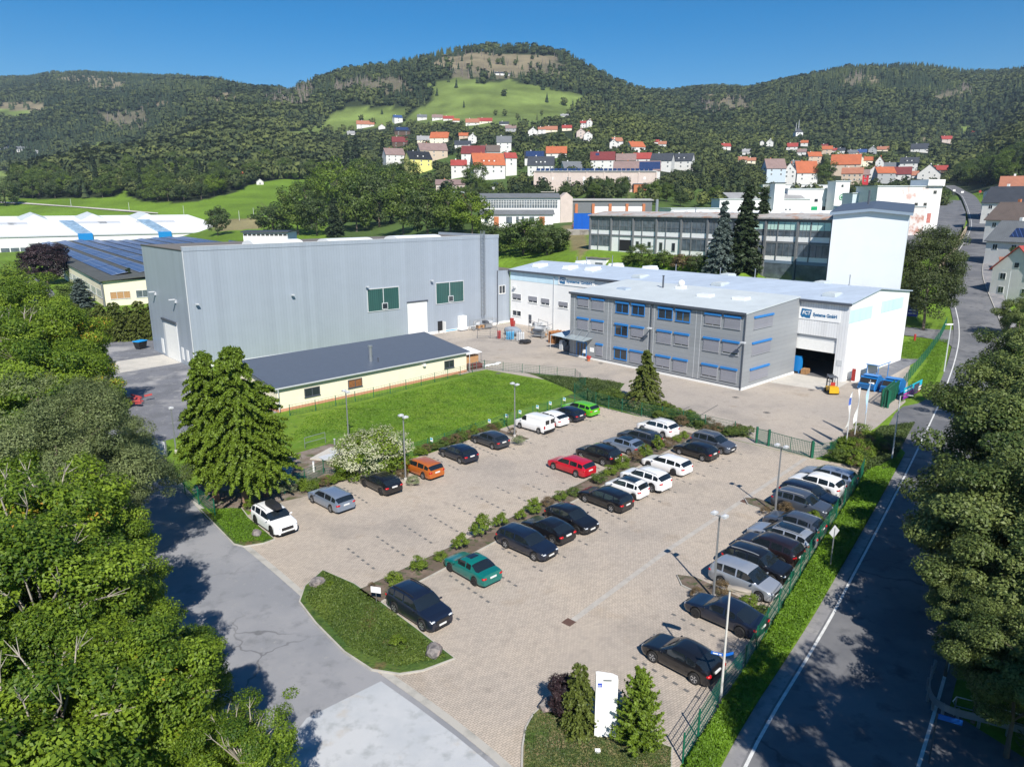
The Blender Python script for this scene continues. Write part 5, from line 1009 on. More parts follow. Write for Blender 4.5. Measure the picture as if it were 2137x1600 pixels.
# local x = a (right), y = b (back-left)
SX, SY, SH = 75, 196, 6.0
mb = MB(); mb.box(0,SX,0,SY,-1,SH); mb.build('wall', M_cream, so_)
M_roofdk = mat('dark_bitumen_roof', (.075,.08,.075), .9, var=.25, scale=.4)
ridge = [(0,0),(18,1.1),(37,.3),(56,1.4),(75.5,.4)]
mb = MB()
for i in range(4): (xa,za),(xb,zb) = ridge[i], ridge[i+1]; xa = xa-.5 if i == 0 else xa; roofslab(mb, [(xa,-.8,SH+za),(xb,-.8,SH+zb),(xb,SY+.6,SH+zb),(xa,SY+.6,SH+za)], .25)
mb.build('roof', M_roofdk, so_)
M_pv = bpy.data.materials.new('blue_solar_module'); M_pv.use_nodes = True; n = M_pv.node_tree; b = n.nodes['Principled BSDF']; b.inputs['Roughness'].default_value = .3
tc = n.nodes.new('ShaderNodeTexCoord'); br = n.nodes.new('ShaderNodeTexBrick'); n.links.new(tc.outputs['Object'], br.inputs[0]); br.offset = 0
br.inputs['Color1'].default_value = (.03,.06,.17,1); br.inputs['Color2'].default_value = (.04,.08,.21,1); br.inputs['Mortar'].default_value = (.35,.4,.5,1); br.inputs['Scale'].default_value = 1; br.inputs['Brick Width'].default_value = 1.65; br.inputs['Row Height'].default_value = 1.0; br.inputs['Mortar Size'].default_value = .05
n.links.new(br.outputs[0], b.inputs['Base Color'])
def rz_(x):
    for i in range(4):
        (xa,za),(xb,zb) = ridge[i], ridge[i+1]
        if xa <= x <= xb: return SH+za+(zb-za)*(x-xa)/(xb-xa)+.25
    return SH+.4
for k in range(13):
    x = 3.5+k*6.3; 
    if x > 69: break
    mb = MB(); s0 = 8 if k < 9 else 12
    for j in range(7):
        y0_ = s0+j*26.5; y1_ = min(y0_+25.4, SY-4)
        if y1_ > y0_+3: roofslab(mb, [(x,y0_,rz_(x)+.15),(x+3.7,y0_,rz_(min(x+3.7,60))+.55),(x+3.7,y1_,rz_(min(x+3.7,60))+.55),(x,y1_,rz_(x)+.15)], .06)
    mb.build('solar_row', M_pv, so_)
F = fac('-y', 0)
for i in range(10): u = 1.4+i*5.6; window(so_, F, u, u+4.4, 1.6, 3.4, M_greyframe, 2, M_glassb if i else M_wood)
F = fac('-x', 0)
for i in range(16): u = 2+i*9; window(so_, F, u, u+7.6, 1.8, 3.6, M_greyframe, 5, M_glassb)
mb = MB(); mb.box(-.25,.1,-.35,0,-1,SH); mb.build('corner_pillar', M_conct, so_)
# white factory behind it
X0, Y0, X1, Y1 = -274., 296., -156.6, 388.; L = math.hypot(X1-X0, Y1-Y0)
wf = thing('white_factory', 'very wide white factory with stepped white roof and slanted blue glazed roof strips', 'factory', (X0, Y0, 1.5), math.atan2(Y1-Y0, X1-X0))
mb = MB(); mb.box(0, L, 0, 70, -2, 7.6); mb.build('wall', M_render, wf); M_wr = mat('bright_white_roof', (.82,.82,.81), .6, var=.03)
mb = MB(); roofslab(mb, [(-.3,-.4,7.6),(L+.3,-.4,7.6),(L+.3,26,13.0),(-.3,26,13.0)], .25); roofslab(mb, [(-.3,26,13.0),(L+.3,26,13.0),(L+.3,60,15.6),(-.3,60,15.6)], .25); mb.add([(0,0,7.5),(0,26,7.5),(0,60,7.5),(0,60,15.5),(0,26,12.9),(L,0,7.5),(L,26,7.5),(L,60,7.5),(L,60,15.5),(L,26,12.9)], [(0,4,3,2,1),(5,6,7,8,9),(2,3,8,7)]); mb.build('roof', M_wr, wf)
mb = MB(); mb.box(0,L,-.1,0,.6,2.6); bnd = mb.build('window_band', M_glassb, wf); mb = MB()
for i in range(40): u = L*i/40; mb.box(u-.2,u+.2,-.16,-.1,.6,2.6)
mb.build('mullions', M_white, bnd); mb = MB(); mb.box(-.3,L+.3,-.5,-.36,7.3,7.95); mb.build('eaves_line', M_greyframe, wf)
def upx(px): X_ = azt(px); ax_, ay_ = (X1-X0)/L, (Y1-Y0)/L; return (X_*Y0-X0)/(ax_-X_*ay_)
for px in (168, 336):
    u = upx(px); mb = MB(); roofslab(mb, [(u-3,-.5,7.95),(u+3,-.5,7.95),(u+3-4,26,13.5),(u-3-4,26,13.5)], .6); st = mb.build('glazed_strip', mat('pale_blue_glazing', (.30,.42,.52), .2, var=.5, scale=.5), wf)
    mb = MB(); mb.box(u-3.1,u+3.1,-1.0,-.51,5.0,8.4); mb.build('blue_strip_end', mat('azure_panel', (.01,.22,.55), .4, var=0), st)
for px in (110, 240, 360):
    u = upx(px); mb = MB(); mb.add([(u-12,34,13.4),(u+2,34,13.4),(u+2,56,15.2),(u-12,56,15.2),(u-5,36,17),(u-5,54,18)], [(0,1,4),(1,2,5,4),(3,0,4,5),(2,3,5)]); mb.build('pyramid_rooflight', M_roofoff, wf)
for px, w__ in ((25,10),(60,8),(195,16),(255,10),(335,12),(388,7)): u = upx(px)-8; mb = MB(); roofslab(mb, [(u,21,12.3),(u+w__,21,12.3),(u+w__,25,13.1),(u,25,13.1)], .3); mb.build('rooflight', M_greyframe, wf)
t, L, H = longshed('flat_pavilion', 'low white pavilion with dark window strip and flat grey roof behind the tall hall', 'pavilion', 508, 600, 497, 205, 12, 9, M_render, ROOFM['slate'], .1, wins=10)
# ------------------------------------------------------------------ houses along the road on the right
RH = 'houses along the rising road'
def rh(px, py, D, w, dep, ev, ridge, roof, wall, label, ori='g', rot=0., **k):
    v = py-800; d = FPX*_s+v*_c; g = FPX*_c-v*_s; X, Y = (px-1068.5)/g*D, D; Z = CAMH-D*d/g
    kk = FPX/(Y*_c+(CAMH-Z)*_s); span = w if ori == 'g' else dep
    return house(px, py, 0, (ev+ridge)*kk, roof, wall, label, ori, rot=rot, pitch=2*ridge/span, depth=1, loc=(X, Y, Z), wm=w, eave=ev, group=RH, **k)
h1 = rh(2112, 612, 146, 9.5, 10, 5.2, 4.6, 'red', 'white', 'white gabled house with red tiled roof nearest along the rising road', 'g', -.55, win=2)
rh(2112, 540, 172, 13, 11, 4.5, 4.4, 'grey', 'white', 'house with grey hipped roof and blue solar panels beyond the red roofed one', 'e', -.5, win=3, solar=(.35,.95,.15,.6))
rh(2110, 490, 205, 15, 12, 4.5, 4.4, 'brown', 'white', 'long house with plain brown roof, third up the road', 'e', -.5, win=3)
rh(2100, 452, 240, 15, 12, 5, 4.6, 'slate', 'white', 'white house with slate roof and cross gable, fourth up the road', 'e', -.3, win=3)
rh(2102, 425, 290, 17, 12, 5, 4.8, 'slate', 'white', 'farthest white gable house of the roadside row', 'g', -.1, win=3)
rh(2128, 416, 280, 14, 12, 5, 4, 'rust', 'white', 'low rust roofed house at the frame edge beside the farthest gable', 'e', 0, win=2)
X, Y, Z = hit(2084, 575)
t = thing('lean_to', 'dark green boarded lean-to with red awning on the side of the nearest roadside house', 'lean-to', (X, Y, Z), -.55); mb = MB(); mb.box(0,4,0,5,-1,2.8); mb.build('wall', mat('dark_green_boards', (.03,.08,.06), .8, var=.15), t); mb = MB(); roofslab(mb, [(-.3,-.3,2.8),(4.3,-.3,2.8),(4.3,5.3,3.6),(-.3,5.3,3.6)]); mb.build('roof', ROOFM['rust'], t)
# sandstone retaining wall beside the road
pts = [hit(x, y) for x, y in [(1968,570),(1985,545),(2004,519),(2018,492),(2024,478)]]; pts = [(p[0]-1.3, p[1], p[2]+.9) for p in pts]
t = thing('sandstone_wall', 'curved sandstone retaining wall with hedge between the road and the car park', 'wall', pts[0], 0); mb = MB(); P = resample([tuple(p) for p in pts], 2.5)
o = pts[0]; vs = []
for p in P: vs += [(p[0]-o[0],p[1]-o[1],p[2]-o[2]-3),(p[0]-o[0]+.5,p[1]-o[1],p[2]-o[2]-3),(p[0]-o[0]+.5,p[1]-o[1],p[2]-o[2]+.9),(p[0]-o[0],p[1]-o[1],p[2]-o[2]+.9)]
mb.add(vs, [(4*i+a, 4*i+b, 4*i+4+b, 4*i+4+a) for i in range(len(P)-1) for a, b in ((0,1),(1,2),(2,3),(3,0))]+[(3,2,1,0)]); mb.build('stonework', gmix('sandstone', [((.42,.33,.24),1,0,1), ((.30,.24,.18),.8,.45,.65), ((.50,.44,.36),3,.55,.8)], rough=.9, bump=.5), t)
# ------------------------------------------------------------------ cars
M_tyre = mat('tyre_rubber', (.015,.015,.016), .8, var=0); M_rim = mat('alloy_rim', (.50,.51,.53), .3, .6, var=0); M_rimdk = mat('dark_rim', (.05,.05,.055), .4, .3, var=0)
M_cglass = mat('car_glass', (.012,.017,.022), .04, var=0, spec=1.); M_lamp = mat('headlight_glass', (.60,.63,.66), .1, .2, var=0); M_tail = mat('tail_light_red', (.45,.008,.012), .2, var=0)
M_plate = mat('number_plate', (.70,.70,.68), .5, var=0); M_rail = mat('roof_rail', (.6,.61,.62), .3, .6, var=0)
def paint(name, c, metal=.0, rough=.28): return mat(name, c, rough, metal, var=0, coat=.8)
P_ = dict(white=paint('white_car_paint',(.80,.80,.80)), black=paint('black_car_paint',(.008,.008,.010)), navy=paint('navy_car_paint',(.008,.012,.026)), darkgrey=paint('dark_grey_car_paint',(.035,.042,.055),.3), grey=paint('grey_car_paint',(.085,.10,.13),.4),
 silver=paint('silver_car_paint',(.42,.45,.50),.5,.32), blsilver=paint('bluish_silver_car_paint',(.26,.32,.42),.5,.3), orange=paint('copper_orange_car_paint',(.50,.13,.02),.2), red=paint('red_car_paint',(.46,.006,.02)), green=paint('lime_green_car_paint',(.10,.42,.01)),
 teal=paint('teal_car_paint',(.004,.16,.14),.15), brown=paint('dark_brown_car_paint',(.020,.012,.014),.2), blue=paint('blue_car_paint',(.02,.05,.25)))
# silhouettes: (distance from nose as fraction, roof/bonnet height); cowl, roof front, roof end, rear glass foot as fractions
STY = dict(
 wagon=dict(L=4.65,W=1.81,H=1.48,sil=[(0,.52),(.008,.66),(.04,.76),(.10,.84),(.20,.92),(.255,.97),(.36,1.30),(.43,1.44),(.55,1.48),(.75,1.47),(.88,1.42),(.935,1.33),(.985,1.0),(.995,.8),(1,.5)],cw=.255,rf=.41,re=.925,rg=.985,belt=.93,pil=[.60,.80],wb=(.19,.775),r=.32,rails=1),
 hatch=dict(L=4.30,W=1.79,H=1.47,sil=[(0,.52),(.008,.66),(.04,.76),(.10,.84),(.20,.92),(.26,.97),(.37,1.30),(.44,1.43),(.56,1.47),(.72,1.44),(.84,1.36),(.90,1.28),(.98,1.0),(.995,.8),(1,.5)],cw=.26,rf=.42,re=.87,rg=.97,belt=.93,pil=[.62,.81],wb=(.20,.80),r=.32,rails=0),
 threedoor=dict(L=4.25,W=1.79,H=1.43,sil=[(0,.50),(.008,.64),(.04,.74),(.10,.82),(.20,.90),(.28,.96),(.40,1.28),(.47,1.40),(.57,1.43),(.72,1.39),(.86,1.26),(.97,.99),(.99,.8),(1,.5)],cw=.28,rf=.45,re=.80,rg=.95,belt=.92,pil=[.66],wb=(.20,.80),r=.33,rails=0),
 suv=dict(L=4.45,W=1.85,H=1.66,sil=[(0,.60),(.008,.80),(.04,.92),(.10,1.00),(.20,1.06),(.25,1.10),(.34,1.44),(.40,1.60),(.52,1.66),(.74,1.64),(.87,1.58),(.925,1.46),(.985,1.10),(.995,.85),(1,.55)],cw=.25,rf=.385,re=.91,rg=.98,belt=1.06,pil=[.59,.79],wb=(.19,.785),r=.36,rails=1),
 mini=dict(L=3.65,W=1.66,H=1.50,sil=[(0,.55),(.008,.70),(.05,.82),(.12,.92),(.22,1.0),(.32,1.30),(.40,1.46),(.55,1.50),(.80,1.47),(.93,1.40),(.985,1.0),(.995,.8),(1,.5)],cw=.21,rf=.385,re=.93,rg=.985,belt=.95,pil=[.62,.84],wb=(.17,.83),r=.30,rails=1),
 mpv=dict(L=4.40,W=1.80,H=1.64,sil=[(0,.55),(.008,.72),(.04,.84),(.10,.92),(.18,1.0),(.23,1.06),(.34,1.42),(.40,1.58),(.52,1.64),(.76,1.62),(.90,1.55),(.945,1.42),(.985,1.05),(.995,.82),(1,.5)],cw=.22,rf=.385,re=.93,rg=.985,belt=1.0,pil=[.56,.77],wb=(.19,.79),r=.32,rails=1),
 sedan=dict(L=4.25,W=1.72,H=1.43,sil=[(0,.50),(.008,.64),(.04,.74),(.12,.82),(.22,.89),(.27,.94),(.38,1.26),(.44,1.39),(.54,1.43),(.66,1.40),(.74,1.30),(.85,1.04),(.90,1.02),(.985,1.0),(.996,.8),(1,.5)],cw=.27,rf=.42,re=.70,rg=.85,belt=.91,pil=[.565,.74],wb=(.18,.77),r=.30,rails=0),
 liftback=dict(L=4.70,W=1.80,H=1.45,sil=[(0,.50),(.008,.64),(.04,.74),(.12,.82),(.22,.89),(.27,.94),(.37,1.26),(.43,1.40),(.54,1.45),(.66,1.41),(.76,1.29),(.90,1.02),(.985,.97),(.996,.8),(1,.5)],cw=.27,rf=.41,re=.72,rg=.895,belt=.91,pil=[.565,.76],wb=(.19,.79),r=.32,rails=0),
 van=dict(L=4.50,W=1.80,H=1.82,sil=[(0,.58),(.008,.76),(.05,.92),(.14,1.04),(.20,1.12),(.30,1.58),(.36,1.75),(.46,1.81),(.75,1.82),(.95,1.80),(.99,1.70),(.996,1.2),(1,.5)],cw=.20,rf=.345,re=.985,rg=.995,belt=1.08,pil=[.42],wb=(.19,.80),r=.31,rails=0))
def make_car(style, pm, rims=None, roofbox=False, glassroof=False, sunroof=False, trimlow=False, rails=None, plate=True, simple=False):
    S_ = STY[style]; L, W = S_['L'], S_['W']; r = S_['r']; wx = [L*(.5-f) for f in S_['wb']]; hw = W/2
    sil = S_['sil']; belt = S_['belt']; isvan = style == 'van'
    fr = set(f for f, z in sil if .003 < f < .9975); fr |= {.02,.07,.15,.30,.50,.66,.70}
    for f in S_['wb']:
        for q in (-1.0,-.86,-.5,0,.5,.86,1.0): fr.add(f+q*(r+.06)/L)
    for p in S_['pil']: fr |= {p-.011, p+.011}
    fr |= {S_['cw']+.022, S_['cw'], S_['rf'], S_['re'], S_['rg']}
    fr = sorted(f for f in fr if 0 < f < 1); fs = [0.004]; 
    for f in fr:
        if f-fs[-1] > .004: fs.append(f)
    if .998-fs[-1] > .003: fs.append(.998)
    def top(f): return float(np.interp(f, [s[0] for s in sil], [s[1] for s in sil]))
    def bodyline(f): return min(top(f), belt+.05*min(1, f/.9)) if True else 0
    rows = []; info = []
    for f in fs:
        x = L*(.5-f); t = top(f)
        e = min(f, 1-f)/.10; taper = 1 if e > 1 else (1-(1-max(e,0))**2.4*(.20 if f < .5 else .13))
        w_ = hw*taper; bl = bodyline(f)*(1 if f > .25 else 1)
        z0 = .22+(.08*(1-min(1, min(f,1-f)/.05)))
        for xw in wx:
            dx = abs(x-xw); ra = r+.055
            if dx < ra: z0 = max(z0, r+math.sqrt(max(ra*ra-dx*dx, 0)))
        zs = min(bl, t-.02); zm = z0+(zs-z0)*.55; zm = max(zm, z0+.01)
        cab = t > zs+.16 and S_['cw'] < f < S_['rg']+.02
        if cab:
            tum = (t-zs)/(S_['H']-belt); wr = w_*(1-(.20 if not isvan else .10)*min(tum,1)); 
            pts = [(w_*.93,z0),(w_*1.0,min(z0+.12,zm)),(w_*1.005,zm),(w_*.985,zs-.03),(w_*.95,zs+.015),(wr+.01,t-.10),(wr-.07,t-.035),(wr*.5,t-.008),(0,t)]
        else:
            k = t-zs; pts = [(w_*.93,z0),(w_*1.0,min(z0+.12,zm)),(w_*1.005,zm),(w_*.985,zs-.05),(w_*.93,zs-.012+k*.3),(w_*.86,zs+k*.55),(w_*.72,zs+k*.8),(w_*.4,zs+k*.95),(0,t)]
        rows.append([(x, y, z) for y, z in pts]); info.append((f, cab))
    body = MB(); glass = {'windscreen': MB(), 'rear_window': MB(), 'side_window': MB(), 'side_window_b': MB(), 'lower_trim': MB(), 'glass_roof': MB()}
    n = len(rows); m = len(rows[0])
    bv = []; 
    for row in rows: bv += row
    for row in rows: bv += [(x,-y,z) for x, y, z in row]
    O = n*m; bf = []; lists = {k: [] for k in glass}
    for i in range(n-1):
        f0, c0 = info[i]; f1, c1 = info[i+1]; fm = (f0+f1)/2
        for j in range(m-1):
            q = (i*m+j, (i+1)*m+j, (i+1)*m+j+1, i*m+j+1); q2 = (O+i*m+j+1, O+(i+1)*m+j+1, O+(i+1)*m+j, O+i*m+j); key = None
            if j == 4:
                if (S_['cw']+.05 < fm < S_['re']-.015) and c0 and c1 and not any(abs(fm-p) < .0115 for p in S_['pil']) and not (isvan and fm > S_['pil'][0]): key = 'side_window'
                elif S_['cw'] < fm < S_['cw']+.05: key = None
            elif 5 <= j <= 7:
                if S_['cw'] < fm < S_['rf']: key = 'windscreen'
                elif S_['re'] < fm < S_['rg'] and not isvan: key = 'rear_window'
                elif glassroof and S_['rf']+.03 < fm < S_['re']-.12 and j >= 6: key = 'glass_roof'
                elif sunroof and S_['rf']+.02 < fm < S_['rf']+.16 and j >= 7: key = 'glass_roof'
            elif j <= 0 and trimlow: key = 'lower_trim'
            elif j == 1 and trimlow and not isvan: key = 'lower_trim' if False else None
            if key == 'side_window': lists['side_window'].append(q); lists['side_window_b'].append(q2)
            elif key: lists[key] += [q, q2]
            else: bf += [q, q2]
    # end caps
    for i, fl in ((0, False), (n-1, True)):
        a = [i*m+j for j in range(m)]; b = [O+i*m+j for j in range(m-1,-1,-1)]; f = tuple(a+b)
        bf.append(f if fl else f[::-1])
    car = bpy.data.objects.new('car', None); C.objects.link(car)
    body.add(bv, bf); bo = body.build('body', pm, car, smooth=38)
    # tidy unused verts, flip consistent
    def clean(o):
        bm = bmesh.new(); bm.from_mesh(o.data); bmesh.ops.delete(bm, geom=[v for v in bm.verts if not v.link_faces], context='VERTS'); bmesh.ops.remove_doubles(bm, verts=bm.verts, dist=.0005); bmesh.ops.recalc_face_normals(bm, faces=bm.faces); bm.to_mesh(o.data); bm.free()
    clean(bo)
    for k, l in lists.items():
        if not l: continue
        mb = MB(); mb.add(bv, l); o = mb.build('side_window' if k == 'side_window_b' else k, M_black if k == 'lower_trim' else M_cglass, car, smooth=38); clean(o)
    mb = MB(); mb.box(-L/2+.25, L/2-.25, -hw*.80, hw*.80, .16, belt-.2); mb.build('underbody', M_black, car)
    if isvan:
        mb = MB(); mb.box(-L/2-.012,-L/2+.05,.12,hw*.8,1.12,1.58); mb.box(-L/2-.012,-L/2+.05,-hw*.8,-.12,1.12,1.58); mb.build('rear_window', M_cglass, car)
        mb = MB(); mb.box(-L/2-.03,-L/2+.1,-hw*.95,hw*.95,.25,.50); mb.build('bumper', M_black, car)
    # wheels
    tm = MB(); prof = [(r*.62,.0),(r*.95,.0),(r,.03),(r,.19),(r*.95,.22),(r*.62,.22)]; N = 20
    for (ra, yy) in prof: tm.v += [(ra*math.cos(2*math.pi*i/N), yy, ra*math.sin(2*math.pi*i/N)) for i in range(N)]
    for k in range(len(prof)-1): tm.f += [(k*N+i, k*N+(i+1)%N, (k+1)*N+(i+1)%N, (k+1)*N+i) for i in range(N)]; 
    tm.m = [0]*len(tm.f); tme = tm.mesh('tyre', M_tyre, True)
    rm_ = MB(); 
    for i in range(5):
        a = 2*math.pi*i/5; pts = []
        for (rr, da) in ((.05,-.6),(r*.63,-.20),(r*.63,.20),(.05,.6)): pts.append((rr*math.cos(a+da), .015, rr*math.sin(a+da)))
        rm_.add(pts, [(0,1,2,3)])
    ring = [(r*q*math.cos(2*math.pi*i/N), .012, r*q*math.sin(2*math.pi*i/N)) for q in (.56,.66) for i in range(N)]
    rm_.add(ring, [(i,(i+1)%N,N+(i+1)%N,N+i) for i in range(N)]); rm_.add([(r*.6*math.cos(2*math.pi*i/N), .06, r*.6*math.sin(2*math.pi*i/N)) for i in range(N)], [tuple(range(N))], 1)
    rme = rm_.mesh('rim', [rims or M_rim, M_black])
    for xw in wx:
        for sgn in (1,-1):
            wl = bpy.data.objects.new('wheel', tme); C.objects.link(wl); wl.parent = car
            wl.location = (xw, sgn*(hw+.005), r); wl.rotation_euler = (0,0,math.pi if sgn > 0 else 0)
            ri = bpy.data.objects.new('rim', rme); C.objects.link(ri); ri.parent = wl
    if rims is None and simple: pass
    zl = top(.03)-.10; zt = belt-.10
    for s in (1,-1):
        mb = MB(); mb.blob((L/2-.20, s*(hw*.70), zl), (.20,.20,.075), 1, k=2, jit=0); mb.build('headlight', M_lamp, car, True)
        mb = MB(); 
        if isvan: mb.box(-L/2-.012,-L/2+.1,s*hw*.86,s*hw*.985,.70,1.02)
        else: mb.blob((-L/2+.12, s*(hw*.78), zt-.04), (.15,.20,.10), 1, k=2, jit=0)
        mb.build('tail_light', M_tail, car, True)
        mb = MB(); fx = L*(.5-S_['cw']-.06); mb.blob((fx, s*(hw+.09), belt+.07), (.07,.11,.075), 1, k=1, jit=0); mb.build('wing_mirror', pm, car, True)
    mb = MB(); mb.box(L/2-.055,L/2+.015,-.26,.26,.42,.53); mb.build('number_plate', M_plate, car)
    if plate: mb = MB(); zz = .80 if style in ('hatch','threedoor','suv','mini') else .74; zz = .5 if isvan else zz; mb.box(-L/2-.02,-L/2+.05,-.26,.26,zz-.05,zz+.06); mb.build('number_plate', M_plate, car)
    mb = MB(); mb.box(L/2-.06,L/2+.006,-hw*.5,hw*.5,.55,top(.01)-.04); mb.box(L/2-.08,L/2+.004,-hw*.6,hw*.6,.26,.40); mb.build('grille', M_black, car)
    if rails if rails is not None else S_['rails']:
        for s in (1,-1):
            mb = MB(); pts = []; 
            for f in np.linspace(S_['rf']+.04, S_['re']-.05, 7): t = top(f); pts.append((L*(.5-f), s*(hw*.70), t+.015))
            for a, b in zip(pts[:-1], pts[1:]): mb.bar(a, b, .04, .05)
            mb.build('roof_rail', M_rail if rails != 'dark' else M_black, car)
    if roofbox:
        mb = MB(); xs = np.linspace(-.95, .95, 9); vs = []; zt_ = S_['H']
        for x in xs:
            e = 1-abs(x/.98)**5; ww = .36*(.55+.45*e); hh = .34*(.45+.55*e)
            vs += [(x,-ww,zt_+.10),(x,-ww,zt_+.10+hh*.6),(x,-ww*.8,zt_+.10+hh*.95),(x,0,zt_+.10+hh),(x,ww*.8,zt_+.10+hh*.95),(x,ww,zt_+.10+hh*.6),(x,ww,zt_+.10)]
        fcs = [(7*i+j, 7*i+(j+1)%7, 7*i+7+(j+1)%7, 7*i+7+j) for i in range(8) for j in range(7)]+[tuple(range(6,-1,-1)), tuple(56+j for j in range(7))]
        mb.add([(x+.1,y,z) for x,y,z in vs], fcs); mb.build('roof_box', M_black, car, smooth=45)
    return car
LOT = 'cars parked in the works car park'
def put(car, name, label, a, b, nose, dh=0., kind='parked_car', group=LOT):
    "nose +1: bonnet towards the long side up-left, -1: towards the road"
    p = S(a, b); car.name = kind; car.location = (p[0], p[1], .008)
    car.rotation_euler = (0, 0, math.radians(135 if nose > 0 else -45)+dh); tag(car, label, 'van' if 'van' in name else 'car', group); return car
P_cars = [
 ('suv','white',-77.8,9.4,-1,'white crossover carrying a black roof box, nose towards the entrance',dict(roofbox=True,trimlow=True,rims=M_rimdk)),
 ('wagon','blsilver',-72.6,10.2,1,'bluish silver estate car between white crossover with roof box and black hatchback',dict(rails=0)),
 ('hatch','black',-67.7,10.4,1,'black hatchback parked right beside the big white flowering bush',dict(rims=M_rimdk)),
 ('wagon','orange',-63.0,11.0,1,'copper orange estate car behind a lamp post',dict(rails=0)),
 ('hatch','navy',-58.1,11.8,1,'near black hatchback with silver rims, right neighbour of the orange estate',dict()),
 ('hatch','darkgrey',-53.2,12.8,1,'black family car left of the small planted bed and lamp post before the white van',dict()),
 ('van','white',-46.3,13.4,1,'white panel van without side windows',dict(rims=M_rim,plate=True)),
 ('hatch','white',-43.4,13.8,1,'white hatchback squeezed between white van and dark hatchback',dict()),
 ('hatch','navy',-40.7,13.8,1,'dark navy hatchback between white hatchback and lime green estate',dict()),
 ('wagon','green',-38.0,14.2,1,'lime green estate car at the end of the row',dict(rails=0)),
 ('wagon','red',-52.5,2.1,1,'bright red estate car',dict(rails=0)),
 ('suv','black',-48.5,2.3,1,'large black SUV right of the red estate',dict(rails='dark')),
 ('hatch','blsilver',-44.4,2.5,1,'silver blue compact with dark glass roof next to the black SUV',dict(glassroof=True)),
 ('wagon','darkgrey',-41.4,2.9,1,'dark blue-grey estate between silver compact and white SUV',dict()),
 ('suv','white',-37.6,3.4,1,'white SUV at top of the middle row beside round bushes',dict()),
 ('mpv','grey',-37.4,-3.3,-1,'grey-blue people carrier facing the road near the mesh gate',dict()),
 ('hatch','black',-40.5,-3.3,1,'glossy black small hatchback beside grey-blue people carrier',dict()),
 ('wagon','white',-45.7,-3.6,1,'white estate car, upper one of three white cars in a line',dict(rims=M_rimdk,rails=0)),
 ('suv','white',-50.2,-4.6,1,'white off-roader with black bumper, middle one of three white cars',dict(trimlow=True)),
 ('mini','white',-52.9,-4.7,1,'small white city car with black glass roof, lowest of three white cars',dict(glassroof=True,rims=M_rimdk)),
 ('wagon','black',-55.9,-4.9,1,'black estate car directly below the small white city car',dict(rails=0)),
 ('hatch','black',-60.8,-5.7,-1,'black rounded car facing the road, upper of three dark cars by the shrubs',dict(rims=M_rimdk)),
 ('threedoor','black',-63.4,-5.7,1,'black hatchback nosed into the shrubs between two dark cars facing the other way',dict()),
 ('wagon','navy',-66.1,-6.3,-1,'dark blue estate car facing the road, left of three dark cars by the shrubs',dict(rails=0)),
 ('sedan','teal',-71.2,-6.4,1,'teal green old saloon with sunroof',dict(sunroof=True,rims=M_rimdk)),
 ('suv','navy',-76.6,-8.0,-1,'dark blue SUV alone beside the grass island',dict(rails='dark')),
 ('threedoor','black',-69.0,-21.4,1,'black three door hatchback nearest to the street name post',dict()),
 ('liftback','navy',-63.6,-20.7,1,'navy saloon parked between black hatchback and lamp post island',dict(rims=M_rimdk)),
 ('mpv','silver',-59.3,-19.5,-1,'silver high-roofed car facing the fence beside the lower lamp island',dict(rails=0)),
 ('suv','black',-56.9,-19.0,-1,'black SUV with pale roof rails facing the fence',dict(rails=1)),
 ('suv','brown',-54.2,-18.4,1,'dark brown crossover between black SUV and pale silver estate',dict(rails=0)),
 ('wagon','silver',-51.7,-18.0,1,'pale silver estate with dark panoramic roof',dict(glassroof=True)),
 ('hatch','grey',-49.0,-17.6,1,'steel blue hatchback below the upper lamp island',dict()),
 ('suv','grey',-45.3,-16.4,-1,'slate grey SUV with roof rails facing the fence, beside upper lamp post',dict(rails=1)),
 ('wagon','navy',-42.9,-15.9,-1,'dark blue low car between slate grey SUV and white crossover',dict(rails=0)),
 ('suv','white',-40.4,-15.3,1,'white crossover in the row along the fence',dict(rails=0)),
 ('wagon','blsilver',-37.6,-15.0,1,'silver-blue estate at the top end of the fence row',dict(rails=0)),
]
_cache = {}
random.seed(8)
for st, pc, a, b, nose, lab, kw in P_cars:
    key = (st, pc, str(sorted((k, str(v)) for k, v in kw.items())))
    dh = random.uniform(-.03, .03)
    if key in _cache: car = dup(_cache[key], (0,0,0))
    else: car = make_car(st, P_[pc], **kw); _cache[key] = car
    put(car, st, lab, a, b, nose, dh)
def farcar(px, py, st, pc, ang, label, group='cars seen beyond the works'):
    key = (st, pc, 'far'); 
    car = dup(_cache[key], (0,0,0)) if key in _cache else make_car(st, P_[pc]); _cache[key] = car
    X, Y, Z = hit(px, py); car.name = 'parked_car'; car.location = (X, Y, Z+(1.5 if px == 1974 else .2)); car.rotation_euler = (0,0,ang); tag(car, label, 'car', group)
farcar(1974, 504, 'hatch', 'silver', 1.3, 'silver car on the car park below the sandstone wall')
farcar(1858, 476, 'hatch', 'red', .1, 'small red car in front of the peeling works wall')
farcar(2053, 453, 'hatch', 'blue', .3, 'blue car driving on the rising road')
farcar(1208, 478, 'van', 'red', .4, 'red van left of the blue container')
farcar(1968, 412, 'hatch', 'grey', .9, 'grey car far up at the road bend')
